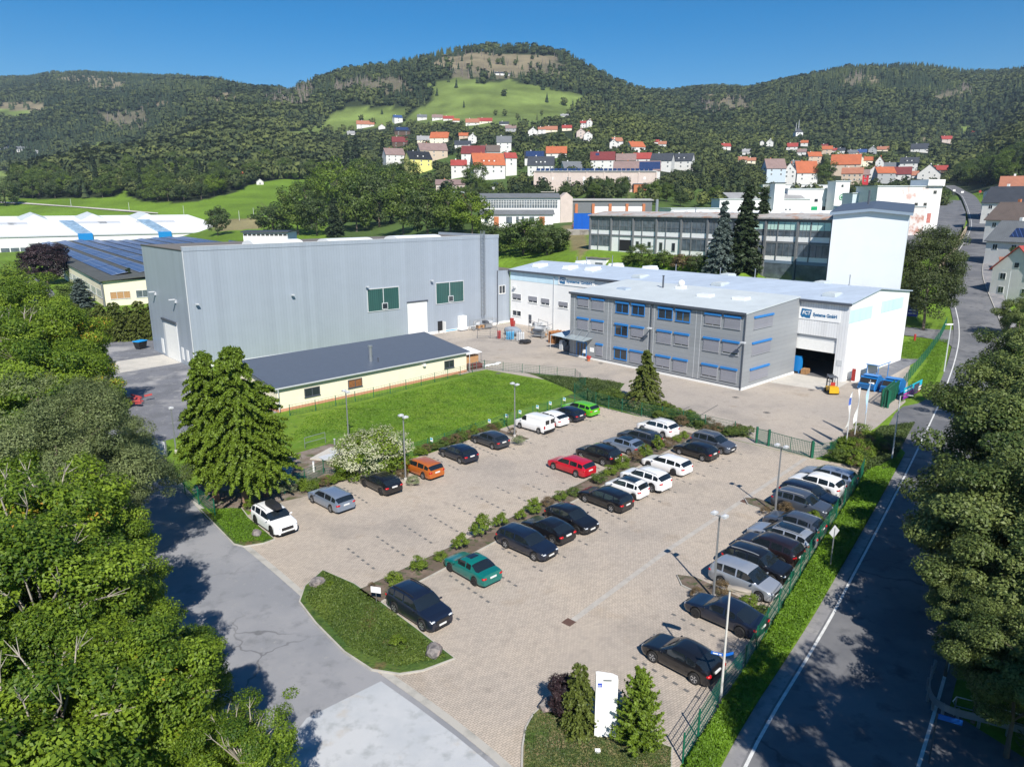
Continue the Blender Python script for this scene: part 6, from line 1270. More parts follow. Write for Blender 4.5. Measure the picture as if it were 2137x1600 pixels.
# ------------------------------------------------------------------ lamps, poles, fences, signs
def lamp_post(x, y, h, label, rz=0., heads=2):
    t = thing('lamp_post', label, 'lamp post', (x, y, 0), rz, 'lamp posts of the car park')
    mb = MB(); mb.tube((0,0,.0),(0,0,h),.085,.05,n=10); mb.build('pole', M_steel, t)
    mb = MB(); mb.tube((0,0,0),(0,0,.35),.14,n=10); mb.build('base', M_conc, t)
    mb = MB(); mb.bar((0,-.42,h-.05),(0,.42,h-.05),.05,.05); arm = mb.build('arm', M_steel, t)
    for s in ((-1,1) if heads == 2 else (0,)):
        mb = MB(); mb.box(-.22,.22,s*.36-.14,s*.36+.14,h-.02,h+.12); mb.blob((0,s*.36,h+.12),(.2,.13,.07),2,k=1,jit=0); mb.build('lamp_head', M_greyframe, t)
    return t
lamp_post(*S(-62.0,-18.9)[:2], 5.7, 'lamp post on the lower island between navy saloon and silver car', A0)
lamp_post(*G(1617,1073), 5.7, 'lamp post on the upper island by the slate grey SUV', A0)
lamp_post(*G(846.5,1004), 6.0, 'lamp post in front of the orange estate', A0)
lamp_post(*G(1074,913), 5.8, 'lamp post at the nose of the white van', A0)
lamp_post(*G(728,925), 5.5, 'lamp post behind the white flowering bush', A0)
lamp_post(*G(368,945), 4.6, 'small lamp post left of the tall conifers', A0, 1)
# street lamp with long arm near the entrance of the yard
x, y = G(1860,965); t = thing('street_lamp', 'slim tall street lamp with grey head over the dark verge between yard and road', 'street lamp', (x, y, 0), -.4)
mb = MB(); mb.tube((0,0,0),(0,0,6.6),.07,.05); mb.build('pole', M_greyframe, t); mb = MB(); mb.bar((0,0,6.6),(.5,0,6.7),.05,.05); mb.blob((.75,0,6.72),(.35,.15,.07),1,k=2,jit=0); mb.build('lamp_head', M_steel, t)
# leaning-looking pale street lamp with big flat head at the corner
x, y = G(1503.5,1466); t = thing('street_lamp', 'pale street lamp with flat beige head and blue street name plates, next to black hatchback', 'street lamp', (x, y, 0), .0)
mb = MB(); mb.tube((0,0,0),(0,0,6.3),.07,.045); mb.build('pole', mat('pale_pole', (.62,.60,.56), .6, var=.05), t)
mb = MB(); mb.box(-.09,.95,-.14,.14,6.28,6.42); mb.blob((.45,0,6.4),(.55,.2,.08),2,k=2,jit=0); hd = mb.build('lamp_head', mat('beige_housing', (.36,.31,.25), .6, var=.1), t); hd.rotation_euler = (0,0,-.5)
for ang, l in ((2.75,.85),(.35,.7)):
    mb = MB(); c_, s_ = math.cos(ang), math.sin(ang); mb.bar((c_*.06,s_*.06,2.7),(c_*l*.75,s_*l*.75,2.7),.02,.15); sg = mb.build('street_name_plate', mat('street_sign_blue', (.01,.12,.50), .4, var=0), t)
    if l > .8:
        mb = MB()
        for q0, q1 in ((.15,.26),(.31,.56)): mb.bar((c_*q0-s_*-.02,s_*q0-.022,2.7),(c_*q1-s_*-.02,s_*q1-.022,2.7),.008,.06)
        mb.build('print', M_signwhite, sg)
x, y = G(1970,775); t = thing('street_lamp', 'grey lamp post with white flat head at the side street corner', 'street lamp', (x, y, 0), .3)
mb = MB(); mb.tube((0,0,0),(0,0,7),.09,.06); mb.build('pole', M_greyframe, t); mb = MB(); mb.box(-.9,.2,-.18,.18,6.95,7.1); mb.build('lamp_head', M_signwhite, t)
for px, py, h, lab in [(1886,690,6,'thin lamp post beside the white gable hall'),(2097,640,7,'road lamp near the red roofed roadside house'),(2102,560,7,'road lamp in front of the lean-to'),(2078,545,8,'utility pole left of the blue solar roof'),(2080,505,7,'road lamp beside the brown roof'),(2063,450,7,'road lamp up the hill near the blue car')]:
    X, Y, Z = hit(px, py); t = thing('road_lamp', lab, 'street lamp', (X, Y, Z), -.5, 'lamps along the rising road'); mb = MB(); mb.tube((0,0,-.5),(0,0,h),.09,.06); mb.build('pole', M_greyframe, t); mb = MB(); mb.bar((0,0,h),(-1.1,0,h+.15),.06,.06); mb.box(-1.5,-.9,-.15,.15,h+.08,h+.22); mb.build('lamp_head', M_steel, t)
for px, py in [(149,433),(270,440),(384,448),(500,462),(530,455)]:
    X, Y, Z = hit(px, py); t = thing('field_pole', 'thin pale pole standing in the meadow behind the white factory', 'pole', (X, Y, Z), 0, 'poles along the meadow track'); mb = MB(); mb.tube((0,0,-.5),(0,0,5.4),.14,.10); mb.build('pole', M_greyframe, t)
X, Y, Z = hit(593, 442); t = thing('utility_mast', 'rusty lattice mast at edge of the wood', 'mast', (X, Y, Z), 0); mb = MB(); mb.tube((0,0,0),(0,0,9),.3,.15,n=4); mb.bar((-.9,0,8.3),(.9,0,8.3),.15,.15); mb.build('mast', mat('rusty_steel', (.16,.09,.07), .8, var=.2), t)
for px, py in [(1990,404),(2007,408)]:
    X, Y, Z = hit(px, py+3); t = thing('traffic_sign', 'white sign far up at the road bend', 'road sign', (X, Y, Z), 0, 'signs at the far road bend'); mb = MB(); mb.tube((0,0,0),(0,0,3),.06); mb.build('post', M_steel, t); mb = MB(); mb.box(-.8,.8,-.05,0,2.2,3.3); mb.build('panel', M_signwhite, t)
X, Y, Z = hit(2044, 410); t = thing('traffic_sign', 'red and white round sign far up at the road bend', 'road sign', (X, Y, Z), 0); mb = MB(); mb.tube((0,0,0),(0,0,3),.06); mb.build('post', M_steel, t); mb = MB(); mb.tube((0,-.05,2.6),(0,.02,2.6),.8,n=16); mb.build('panel', M_red, t)
def fence(pts, h, label, step=2.5, wires=6, vert=.16, name='mesh_fence', posts_only=False, m=None, zf=None):
    m = m or M_green; o = pts[0]; t = thing(name, label, 'fence', (o[0], o[1], 0), 0, None)
    mbp = MB(); first = None
    P = []
    for i in range(len(pts)-1):
        a = Vector(pts[i][:2]); b = Vector(pts[i+1][:2]); k = max(1, round((b-a).length/step))
        for j in range(k): P.append(a.lerp(b, j/k))
    P.append(Vector(pts[-1][:2])); o2 = Vector(o[:2]); P = [p-o2 for p in P]
    zz = [(T(p.x+o2.x, p.y+o2.y) if zf else 0) for p in P]
    for p, z in zip(P, zz): mb = MB(); mb.box(p.x-.035,p.x+.035,p.y-.035,p.y+.035,z,z+h+.08); mb.build('post', m, t)
    if posts_only: return t
    for p, q, za, zb in zip(P[:-1], P[1:], zz[:-1], zz[1:]):
        mb = MB(); d = (q-p); n = max(2, int(d.length/vert))
        for j in range(wires): f = .06+(h-.08)*j/(wires-1); mb.bar((p.x,p.y,za+f),(q.x,q.y,zb+f),.022,.022)
        for j in range(n+1): r_ = p.lerp(q, j/n); z_ = za+(zb-za)*j/n; mb.box(r_.x-.006,r_.x+.006,r_.y-.006,r_.y+.006,z_+.05,z_+h)
        mb.build('panel', m, t)
    return t
fence(sl_([(-74.7,-25.4),(-72.9,-25.0),(-69.8,-24.3),(-66.9,-23.9),(-62.8,-22.9),(-57.9,-21.8),(-52.7,-20.6),(-44.4,-18.8),(-36.6,-17.2),(-33.5,-16.4)]), 1.5, 'green mesh fence along the car park beside the main road')
fence(sl_([(-33.4,17.2),(-45.8,16.6),(-52.3,16.2),(-59.1,15.4),(-66.9,15.2),(-69.7,16.9),(-74.4,14.9),(-76.3,18.5)]), 1.3, 'low green mesh fence between car park and meadow')
fence(sl_([(-63.8,36.2),(-60.6,36.1),(-52.3,36.6),(-44.3,37.5),(-36.7,38.6),(-31.5,39.4),(-29,33.8),(-25.6,26.5),(-28.5,22),(-31.8,20.9),(-33.4,17.2)]), 1.3, 'green mesh fence running round the back of the meadow', step=2.9, vert=.4)
fence(sl_([(-33.4,17.2),(-34.1,15.2),(-34.1,11.1),(-32.4,.9),(-32.2,-2.6)]), 1.6, 'green mesh fence behind the bushes between car park and yard')
fence(sl_([(-81.0,30),(-80.8,23.6),(-80.6,17.5),(-80.5,14.2)]), 1.5, 'green mesh fence between side road and the conifers')
fence(sl_([(-32.5,-11.3),(-31.2,-12.3),(-29,-12.1)]), 1.5, 'short green fence piece right of the mesh gate', step=1.6)
fence(sl_([(-9.3,-9.1),(-4.8,-8.6),(9.1,-5.6),(24,-2.6),(39.1,.2),(50.2,2.7)]), 1.7, 'green mesh fence along the grass strip beside the road', zf=True, vert=.3)
# gate between yard and car park
gp = [S(-32.5,-5.3), S(-32.45,-6.6), S(-32.6,-9.0), S(-32.6,-11.2)]
t = thing('mesh_gate', 'green double wing mesh gate between yard and car park', 'gate', gp[0], 0); o = Vector(gp[0])
for p in gp[:2]+gp[3:]: mb = MB(); q = Vector(p)-o; mb.box(q.x-.10,q.x+.10,q.y-.10,q.y+.10,0,1.75); mb.build('post', M_green, t)
for i in (0,1,2):
    mb = MB(); a = Vector(gp[i])-o; b = Vector(gp[i+1])-o
    for z in (.12,1.55): mb.bar((a.x,a.y,z),(b.x,b.y,z),.05,.05)
    for k in range(1,7): mb.bar((a.x,a.y,.12+.2*k),(b.x,b.y,.12+.2*k),.012,.012)
    for k in range(14): c = a.lerp(b, k/13); mb.box(c.x-.012,c.x+.012,c.y-.012,c.y+.012,.12,1.55)
    mb.box(b.x-.03,b.x+.03,b.y-.03,b.y+.03,.1,1.6); mb.build('gate_wing', M_green, t)
# tall green sliding gate frames by the yard mouth + banner
t = thing('sliding_gate', 'tall green sliding gate frame standing open beside blue skips', 'gate', S(-8.6,-9.4), 0); o = Vector(S(-8.6,-9.4))
for (a0, b0, a1, b1, h) in [(-8.9,-9.1,-3.0,-8.3,2.3),(-8.9,-8.7,-3.4,-7.9,2.3)]:
    p = Vector(S(a0,b0))-o; q = Vector(S(a1,b1))-o; mb = MB()
    for z in (.15,h): mb.bar((p.x,p.y,z),(q.x,q.y,z),.07,.07)
    for k in range(24): c = p.lerp(q, k/23); mb.box(c.x-.018,c.x+.018,c.y-.018,c.y+.018,.15,h)
    mb.build('gate_frame', M_green, t)
mb = MB(); 
for (a_, b_) in [(-8.9,-9.3),(-8.9,-8.6),(-8.4,-9.0)]: c = Vector(S(a_,b_))-o; mb.box(c.x-.12,c.x+.12,c.y-.12,c.y+.12,0,2.2)
mb.build('gate_post', M_green, t)
p0 = Vector((*G(1883,838),0)); p1 = Vector((*G(1921,818),0)); d = (p1-p0); ang = math.atan2(d.y, d.x)
t = thing('banner', 'colourful advertising banner in turquoise and purple fixed on the green gate', 'banner', p0, ang); L = d.length; nb_ = 10
M_tq = mat('banner_turquoise', (.01,.45,.60), .5, var=0); M_pu = mat('banner_purple', (.22,.02,.30), .5, var=0); M_pk = mat('banner_pink', (.65,.10,.35), .5, var=0)
mb = MB()
def bn(u0, u1, z0, z1, mi, o_=.0): mb.box(u0*L, u1*L, -.03-o_, -.01-o_, z0, z1, mi)
bn(0,1,.25,1.05,1); bn(0,1,1.05,1.75,0); mb.build('cloth', [M_tq, M_pu], t)
for (u0,u1,z0,z1,m_) in [(.05,.45,1.25,1.40,M_signwhite),(.05,.40,.85,1.0,M_pk),(.05,.45,.55,.66,M_pk),(.55,.85,.35,1.55,mat('banner_photo_dark',(.05,.05,.09),.5,var=.8,scale=3)),(.62,.74,1.2,1.5,mat('banner_photo_skin',(.55,.32,.24),.5,var=.2,scale=3)),(.80,.97,.45,1.0,M_signwhite),(.78,.93,.3,.5,mat('banner_photo_orange',(.6,.2,.05),.5,var=.2))]: mb = MB(); mb.box(u0*L,u1*L,-.045,-.032,z0,z1); mb.build('print', m_, t)
# reserved bay signs on the meadow fence
for i, (px, py) in enumerate([(907,918),(1034,868),(1072,858),(1099,848),(1132,838),(1160,828),(1187,820)]):
    a, b = [(-58.7,15.35),(-50.4,16.2),(-47.7,16.4),(-45.6,16.5),(-42.7,16.65),(-40.5,16.75),(-38.0,16.85)][i]; p = S(a, b-.08)
    t = thing('bay_sign', 'small white parking sign with light blue mark on the low green meadow fence', 'sign', (p[0], p[1], 0), math.radians(-40), 'parking signs on the meadow fence')
    mb = MB(); mb.box(-.02,.02,-.02,.02,0,1.3); mb.build('post', M_green, t); mb = MB(); mb.box(-.19,.19,-.045,-.02,1.0,1.4); q = mb.build('panel', M_signwhite, t); mb = MB(); mb.box(-.14,.14,-.055,-.046,1.2,1.36); mb.build('mark', M_tq, q)
# entrance pillar sign
x, y = G(1262,1537); tq = thing('sign_pillar', 'tall white company sign pillar with small blue logo between two conifers', 'sign', (x, y, .1), math.atan2(y, x)-math.pi/2+.12)
mb = MB(); Wp, Hp = 1.0, 3.3
mb.add([(-Wp/2,-.14,0),(Wp/2,-.14,0),(Wp/2,-.14,Hp-.22),(Wp/2-.25,-.14,Hp-.1),(-Wp/2+.1,-.14,Hp),(-Wp/2,-.14,Hp-.02),(-Wp/2,.14,0),(Wp/2,.14,0),(Wp/2,.14,Hp-.22),(Wp/2-.25,.14,Hp-.1),(-Wp/2+.1,.14,Hp),(-Wp/2,.14,Hp-.02)], [(0,1,2,3,4,5),(11,10,9,8,7,6)]+[(i,i+6,(i+1)%6+6,(i+1)%6) for i in range(6)]); mb.build('pillar', M_signwhite, tq)
mb = MB(); mb.box(-.18,.20,-.155,-.141,Hp-.30,Hp-.24); mb.build('slot', M_trim, tq)
mb = MB(); mb.box(-.42,-.22,-.155,-.141,Hp-.62,Hp-.42); lg = mb.build('logo', mat('pillar_logo_blue', (.03,.07,.45), .4, var=0), tq)
M_faint = mat('faint_print', (.52,.53,.56), .6, var=0)
MX = Matrix(((1,0,0,0),(0,0,-1,-.156),(0,1,0,0),(0,0,0,1)))
lettering('FCT', .09, M_signwhite, lg, Matrix.Translation((-.41,0,Hp-.58)) @ MX, bold=.002)
# small signs
x, y = G(786,1262); t = thing('low_sign', 'small blank white board on a thin post at tip of the grass island', 'sign', (x, y, .1), -.25); mb = MB(); mb.tube((0,0,0),(0,0,.9),.02); mb.build('post', M_steel, t); mb = MB(); mb.box(-.33,.33,-.02,0,.75,1.15); mb.build('panel', M_signwhite, t)
x, y = G(1732,1186); t = thing('diamond_road_sign', 'back of a diamond shaped road sign on a thin post in the bright verge', 'road sign', (x, y, 0), .45); mb = MB(); mb.tube((0,0,0),(0,0,3.0),.04); mb.build('post', M_steel, t); mb = MB(); mb.add([(0,0,2.25),(.48,0,2.72),(0,0,3.2),(-.48,0,2.72),(0,.03,2.25),(.48,.03,2.72),(0,.03,3.2),(-.48,.03,2.72)], [(0,1,2,3),(7,6,5,4),(0,4,5,1),(1,5,6,2),(2,6,7,3),(3,7,4,0)]); mb.build('panel', M_greyframe, t)
x, y = G(1938,1592); t = thing('direction_sign', 'fingerpost with blue plate and beige place name panel at the lower right corner', 'road sign', (x, y, 0), -.5); mb = MB(); mb.tube((0,0,0),(0,0,2.6),.035); mb.build('post', M_trim, t); mb = MB(); mb.box(.05,.95,-.03,0,2.35,2.6); mb.build('blue_plate', MATS['street_sign_blue'], t)
# blue info sign by the side street
X, Y, Z = hit(1902, 663); t = thing('blue_info_sign', 'tall blue board with white lines of print beside the side street', 'sign', (X, Y, Z), -.35)
mb = MB(); mb.box(-1,1,-.1,.1,.2,4.7); mb.build('board', mat('royal_blue', (.01,.035,.42), .4, var=0), t)
for z, w_ in ((4.2,.45),(3.5,.7),(2.9,.5),(2.6,.6),(2.3,.5),(1.7,.75),(1.3,.6),(.7,.7)): mb = MB(); mb.box(-w_,w_,-.12,-.101,z,z+(.35 if z > 4 else .14)); mb.build('print', M_signwhite, t)
mb = MB(); mb.box(-.9,-.8,-.05,.05,-.5,.2); mb.box(.8,.9,-.05,.05,-.5,.2); mb.build('leg', M_steel, t)
# flags
def flag(px, py, lab, c, h=6.4, sw=0):
    x, y = G(px, py); t = thing('flagpole', lab, 'flagpole', (x, y, 0), .0, 'flagpoles at the yard entrance'); mb = MB(); mb.tube((0,0,0),(0,0,h),.06,.04); mb.build('pole', M_greyframe, t)
    mb = MB(); n = 14; vs = []
    for i in range(n+1):
        f = i/n; z = h-.1-f*3.3; wv = .12*math.sin(f*7+sw); ww = .22+.55*f
        for s_ in (0,.5,1): vs.append((-.05-ww*s_*.55, -.1-ww*s_*.5+wv*s_*2, z-.25*s_*f))
    mb.add(vs, [(3*i+j,3*i+j+1,3*i+4+j,3*i+3+j) for i in range(n) for j in range(2)], 0); mb.m = [1 if 2 <= k//2 <= 4 else (0 if sw < 4 else 1) for k in range(len(mb.f))]
    mb.build('flag', [M_signwhite, c], t, True)
flag(1763,948,'flagpole with white flag bearing a dark blue patch, left of three', mat('flag_blue', (.05,.12,.45), .7, var=0)); flag(1780,936,'flagpole with plain white flag, middle of three', M_signwhite, sw=2); flag(1801,916,'flagpole with light blue flag, right of three', mat('flag_light_blue', (.38,.58,.80), .7, var=.25, scale=2), sw=5)
# ------------------------------------------------------------------ yard things
def skip(a, b, label):
    t = thing('skip_container', label, 'skip', S(a, b), A0+math.radians(-88), 'blue skips beside the white hall'); mb = MB()  # local x towards viewer-right... y back
    w_, d_ = 2.0, 3.4; pr = [(.1,.25),(-.15,.95),(.35,1.0),(.8,1.6),(2.2,1.85),(3.3,1.35),(3.4,.7),(3.0,.2)]
    v = [(-w_/2, y, z) for y, z in pr]+[(w_/2, y, z) for y, z in pr]; n = len(pr)
    fs = [tuple(range(n-1,-1,-1)), tuple(range(n,2*n))]+[(i,n+i,n+(i+1)%n,(i+1)%n) for i in range(n) if i != 2]
    mb.add(v, fs); mb.build('body', mat('skip_blue', (.008,.14,.40), .45, var=.12, scale=1.5), t)
    mb = MB(); mb.add([(-w_/2,.45,1.0),(w_/2,.45,1.0),(w_/2,.85,1.58),(-w_/2,.85,1.58)], [(0,1,2,3)]); mb.build('opening', M_dark, t); mb = MB()
    for s_ in (-1,1): mb.box(s_*w_/2-.05,s_*w_/2+.05,.3,3.2,0,.25); mb.bar((s_*(w_/2+.03),.0,.3),(s_*(w_/2+.03),1.1,1.8),.08,.08)
    mb.build('frame', M_blue, t); mb = MB(); mb.box(-w_/2+.02,w_/2-.02,1.2,2.4,1.84,1.9); mb.build('lid', M_blue, t)
    for x_ in (.35,.7): mb = MB(); mb.blob((x_,.35,1.1),(.2,.2,.12),int(x_*9),k=1); mb.build('waste_bag', M_signwhite, t)
skip(-2.6,-4.2,'blue tipping skip nearer the white hall wall'); skip(-2.3,-6.9,'blue tipping skip nearer the green gate, with white emblem')
# forklift
t = thing('forklift', 'yellow forklift with black overhead guard in front of the open gate', 'forklift', S(-6.8,-1.5), A0+math.radians(40))
M_yel = mat('forklift_yellow', (.62,.36,.01), .45, var=.1); mb = MB(); mb.box(-1.25,-.5,-.55,.55,.3,1.05); mb.box(-1.35,-.9,-.58,.58,.25,.8); mb.box(-.5,.7,-.55,.55,.25,.75); mb.build('chassis', M_yel, t)
mb = MB(); mb.box(-.45,.0,-.28,.28,.75,1.05); mb.box(-.55,-.42,-.28,.28,1.0,1.5); mb.build('seat', M_red, t)
mb = MB()
for x_ in (-.7,.55):
    for y_ in (-.5,.5): mb.bar((x_,y_,.8),(x_*.75,y_*.95,2.15),.07,.07)
mb.box(-.6,.5,-.52,.52,2.12,2.2); 
mb.build('overhead_guard', M_trim, t); mb = MB()
for y_ in (-.35,.35): mb.bar((.85,y_,.1),(.9,y_,2.3),.1,.14)
for z_ in (.5,1.3,2.2): mb.bar((.88,-.35,z_),(.88,.35,z_),.06,.1)
ms = mb.build('mast', M_trim, t); mb = MB()
for y_ in (-.28,.28): mb.box(.95,2.0,y_-.06,y_+.06,.08,.13); mb.box(.93,.98,y_-.06,y_+.06,.08,.6)
mb.build('fork', M_trim, t)
for x_ in (-.85,.5):
    for y_ in (-.58,.58): mb = MB(); mb.tube((x_,y_-.12,.28),(x_,y_+.12,.28),.28,n=16); mb.build('wheel', M_tyre, t)
# shelter
t = thing('smoking_shelter', 'small blue framed shelter with milky flat roof at the white gable wall', 'shelter', S(4.0,-1.6), A0); mb = MB()
for x_ in (0,3.6):
    for y_ in (0,-1.5): mb.tube((x_,y_,0),(x_,y_,2.3),.05)
mb.build('frame', M_blue, t); mb = MB(); mb.box(-.15,3.75,-1.65,.1,2.3,2.36); mb.build('roof', M_skylight, t); mb = MB(); mb.box(-.18,3.78,-1.68,.13,2.2,2.3); mb.build('fascia', M_blue, t)
mb = MB(); mb.box(.05,3.55,-.02,.0,.4,2.1); mb.build('glass', mat('frosted_glass', (.45,.5,.5), .2, var=0), t)
t = thing('white_board', 'white box cabinet against the white gable corner', 'cabinet', S(1.0,-1.3), A0); mb = MB(); mb.box(0,1.6,0,.5,0,2.0); mb.build('box', M_signwhite, t); mb = MB(); mb.box(-.02,.0,0,.5,.2,1.9); mb.build('edge', M_red, t)
# inside the gate: pallets and blue bin
for i in range(5):
    p = S(.9, 5.7, .03+.155*i); t = thing('pallet', 'wooden pallet in the stack just inside the open gate', 'pallet', p, A0+.05*math.sin(i*2), 'pallet stack inside the gate'); mb = MB()
    for k in range(5): mb.box(-.6,.6,-.4+k*.18,-.3+k*.18,.12,.145)
    for k in (-.5,0,.5): mb.box(k-.05,k+.05,-.4,.42,0,.12)
    mb.build('boards', M_wood, t)
t = thing('blue_machine', 'tall blue machine casing just inside the open gate', 'machine', S(.8,6.9), A0); mb = MB(); mb.box(-.3,.5,-.5,.5,0,2.2); mb.box(-.25,.45,-.45,.45,2.2,2.5); mb.build('casing', mat('machine_blue', (.01,.2,.55), .4, var=.05), t); mb = MB(); mb.tube((-.35,-.3,.15),(-.35,.3,.15),.15); mb.build('foot', M_black, t)
# storage corner with cage, bottles, racks, tent
t = fence(sl_([(-16.3,59.4),(-14.6,57.8),(-14.0,54.5),(-13.4,51.5)]), 2.1, 'dark mesh cage fence round the gas bottle store', step=1.7, vert=.2, m=M_trim, name='cage_fence')
rnd = random.Random(3)
GB = [('red','gas bottle with red body, in the cage', M_red, 3, -13.6, 56.8), ('blue','gas bottle bundle in light blue, in the cage', mat('bottle_blue', (.08,.35,.60), .4, var=.1), 7, -13.0, 55.0), ('grey','grey gas bottle in the cage', M_greyframe, 7, -12.3, 53.0)]
for nm, lab, m_, n_, a, b in GB:
    for i in range(n_):
        p = S(a+.35*(i//2), b-.42*(i % 2)-.2*(i//2)); t = thing('gas_bottle', lab, 'gas bottle', p, 0, nm+' gas bottles in the cage'); mb = MB(); mb.tube((0,0,0),(0,0,1.35),.13,n=10); mb.tube((0,0,1.35),(0,0,1.5),.13,.04,n=10); mb.build('cylinder', m_, t); mb = MB(); mb.tube((0,0,1.5),(0,0,1.65),.035); mb.build('valve', M_steel, t)
def rack(a, b, w_, d_, h_, lab, mi, items, rz=0., name='storage_rack', seed=1):
    t = thing(name, lab, 'rack', S(a, b), A0+rz); mb = MB()
    for x in (0, w_):
        for y in (0, d_): mb.box(x-.04,x+.04,y-.04,y+.04,0,h_)
    for z in (.3, h_*.55, h_*.95):
        for y in (0, d_): mb.bar((0,y,z),(w_,y,z),.06,.08)
    mb.build('frame', mi, t); r = random.Random(seed)
    for k in range(items):
        mb = MB(); x = r.uniform(.1, w_*.7); z = (.3, h_*.55)[k % 2]; mb.box(x, x+r.uniform(.3,.9), r.uniform(0,.2), d_-r.uniform(0,.2), z+.04, z+r.uniform(.3,h_*.35)); mb.build('load', [M_steel, M_trim, M_wood, M_greyframe][k % 4], t)
    return t
rack(-12.2,65.5,5.8,1.2,2.0,'row of grey stillages along the hall wall', M_steel, 9, math.radians(0)+0, seed=2)
rack(-8.4,50.6,4.8,2.2,2.3,'grey steel racks with long tubes in the storage corner', M_steel, 8, math.radians(20), seed=4)
rack(-5.0,52.5,4.2,2.0,2.6,'grey steel frames near the white wall', M_steel, 7, math.radians(70), seed=5)
for i in range(6):
    p = S(-9.4+1.0*(i % 3)*.9, 47.2-.9*(i//3)); t = thing('pallet_stack', 'tall stack of orange brown pallets in the storage corner', 'pallet stack', p, A0+.1*i, 'orange brown pallet stacks'); mb = MB()
    for k in range(13): mb.box(-.4,.4,-.35,.35,.16*k,.16*k+.03); mb.box(-.4,.4,-.35,-.25,.16*k+.03,.16*k+.14); mb.box(-.4,.4,.25,.35,.16*k+.03,.16*k+.14)
    mb.build('pallets', mat('orange_pallet_wood', (.40,.18,.07), .8, var=.3, scale=3), t)
t = thing('mesh_crate', 'grey mesh crate against white wall left of office', 'crate', S(-2.2,44.8), A0); mb = MB()
for z in np.linspace(0,1.5,7): mb.bar((0,0,z),(0,3,z),.03,.03); mb.bar((0,0,z),(1.2,0,z),.03,.03); mb.bar((1.2,0,z),(1.2,3,z),.03,.03)
for y_ in np.linspace(0,3,13): mb.box(-.015,.015,y_-.015,y_+.015,0,1.5)
mb.build('mesh', M_steel, t); mb = MB(); mb.box(.1,1.1,.1,2.9,.05,.9); mb.build('load', M_conct, t)
t = thing('grey_tarpaulin_load', 'low grey covered load beside the gas bottle cage', 'load', S(-10.6,58.5), A0); mb = MB(); mb.blob((1,-1.4,.9),(1.3,2.2,.8),5,k=2,jit=.06); mb.build('cover', mat('grey_tarp', (.24,.28,.33), .7, var=.1), t, True)
t = thing('tyre_heap', 'black round load on the ground beside the cage', 'load', S(-13.3,49.9), A0); mb = MB(); mb.blob((0,0,.35),(1.2,1.0,.4),5,k=2,jit=.2); mb.build('load', M_black, t)
t = thing('red_bin', 'bright red object sticking up behind the racks', 'container', S(-7.0,60.0), A0+.4); mb = MB(); mb.box(-.5,.5,-.3,.3,1.4,2.1); mb.box(-.5,-.1,-.3,.3,2.1,2.7); mb.box(-.4,.4,-.25,.25,0,1.4); mb.build('body', M_red, t)
t = thing('tent_canopy', 'pale grey pointed canopy on thin legs at the office corner', 'canopy', S(-13.4,38.9), A0); mb = MB(); W2, D2 = 4.6, 4.6
for x in (0,W2):
    for y in (0,D2): mb.tube((x,y,0),(x,y,2.4),.04)
mb.build('leg_frame', M_greyframe, t); mb = MB(); mb.add([(-.1,-.1,2.4),(W2+.1,-.1,2.4),(W2+.1,D2+.1,2.4),(-.1,D2+.1,2.4),(W2/2,D2/2,3.3)], [(0,1,4),(1,2,4),(2,3,4),(3,0,4)]); mb.build('canopy_cloth', mat('pale_grey_cloth', (.42,.50,.56), .7, var=.05), t)
for i, (x, y, c_) in enumerate([(.8,1,M_trim),(2.2,1.2,M_brick),(3.2,2,M_trim),(1.2,2.8,M_greyframe),(2.6,3.4,M_trim)]): 
    p = S(-13.4+x, 38.9+y); tt = thing('covered_equipment', 'dark equipment stored under the pointed canopy', 'equipment', p, A0+i, 'equipment under the canopy'); mb = MB(); mb.box(-.5,.5,-.4,.4,0,.9+.15*i); mb.box(-.3,.3,-.5,.2,.9+.15*i,1.1+.15*i); mb.build('casing', c_, tt)
mb = MB(); t = thing('black_container', 'dark covered container between canopy and white wall', 'container', S(-6.5,39.2), A0); mb.box(0,5,0,4,0,2.6); mb.box(-.05,5.05,-.05,4.05,2.6,2.7); mb.build('body', M_trim, t)
t = thing('white_cabinet', 'tall white electrical cabinet against the grey hall', 'cabinet', S(-14.0,67.2), A0); mb = MB(); mb.box(0,1.5,0,1,.15,2.9); mb.build('cabinet', M_white, t); mb = MB(); mb.box(-.1,1.6,-.1,1,.0,.15); mb.build('base', M_trim, t)
t = thing('blue_pipe_load', 'bright blue strip lying along foot of the grey hall', 'pipe', S(-16.8,67.8), A0); mb = MB(); mb.tube((-.4,0,.35),(2.3,0,.35),.1); mb.build('pipe', MATS['bottle_blue'], t)
# little shed by the low building
t = thing('wood_store', 'small orange wooden shed with white sheet roof at the end of the low building', 'shed', S(-33.6,42.6), A0); mb = MB(); mb.box(0,3.6,0,2.4,0,1.5); mb.build('wall', M_wood, t); mb = MB(); roofslab(mb, [(-.4,-.5,1.9),(3.9,-.5,1.9),(3.9,2.8,2.2),(-.4,2.8,2.2)], .08); mb.build('roof', M_signwhite, t)
mb = MB()
for x in (-.3,3.8):
    mb.box(x-.04,x+.04,-.45,-.37,0,1.95)
mb.build('post', M_steel, t)
t = thing('enclosure', 'dark wire enclosure in front of the orange wooden shed', 'enclosure', S(-34.2,39.9), A0); mb = MB()
for z in (.1,.6,1.1): mb.bar((0,0,z),(3.2,0,z),.05,.05); mb.bar((3.2,0,z),(3.2,1.8,z),.05,.05)
for x in (0,1.6,3.2): mb.box(x-.04,x+.04,-.04,.04,0,1.3)
mb.build('rails', M_steel, t); mb = MB(); mb.box(.2,3,.3,1.6,0,.7); mb.build('load', ROOFM['darkred'], t)
t = thing('white_sacks', 'heap of white sacks lying by the meadow fence', 'sacks', S(-29.5,40.3), A0); mb = MB()
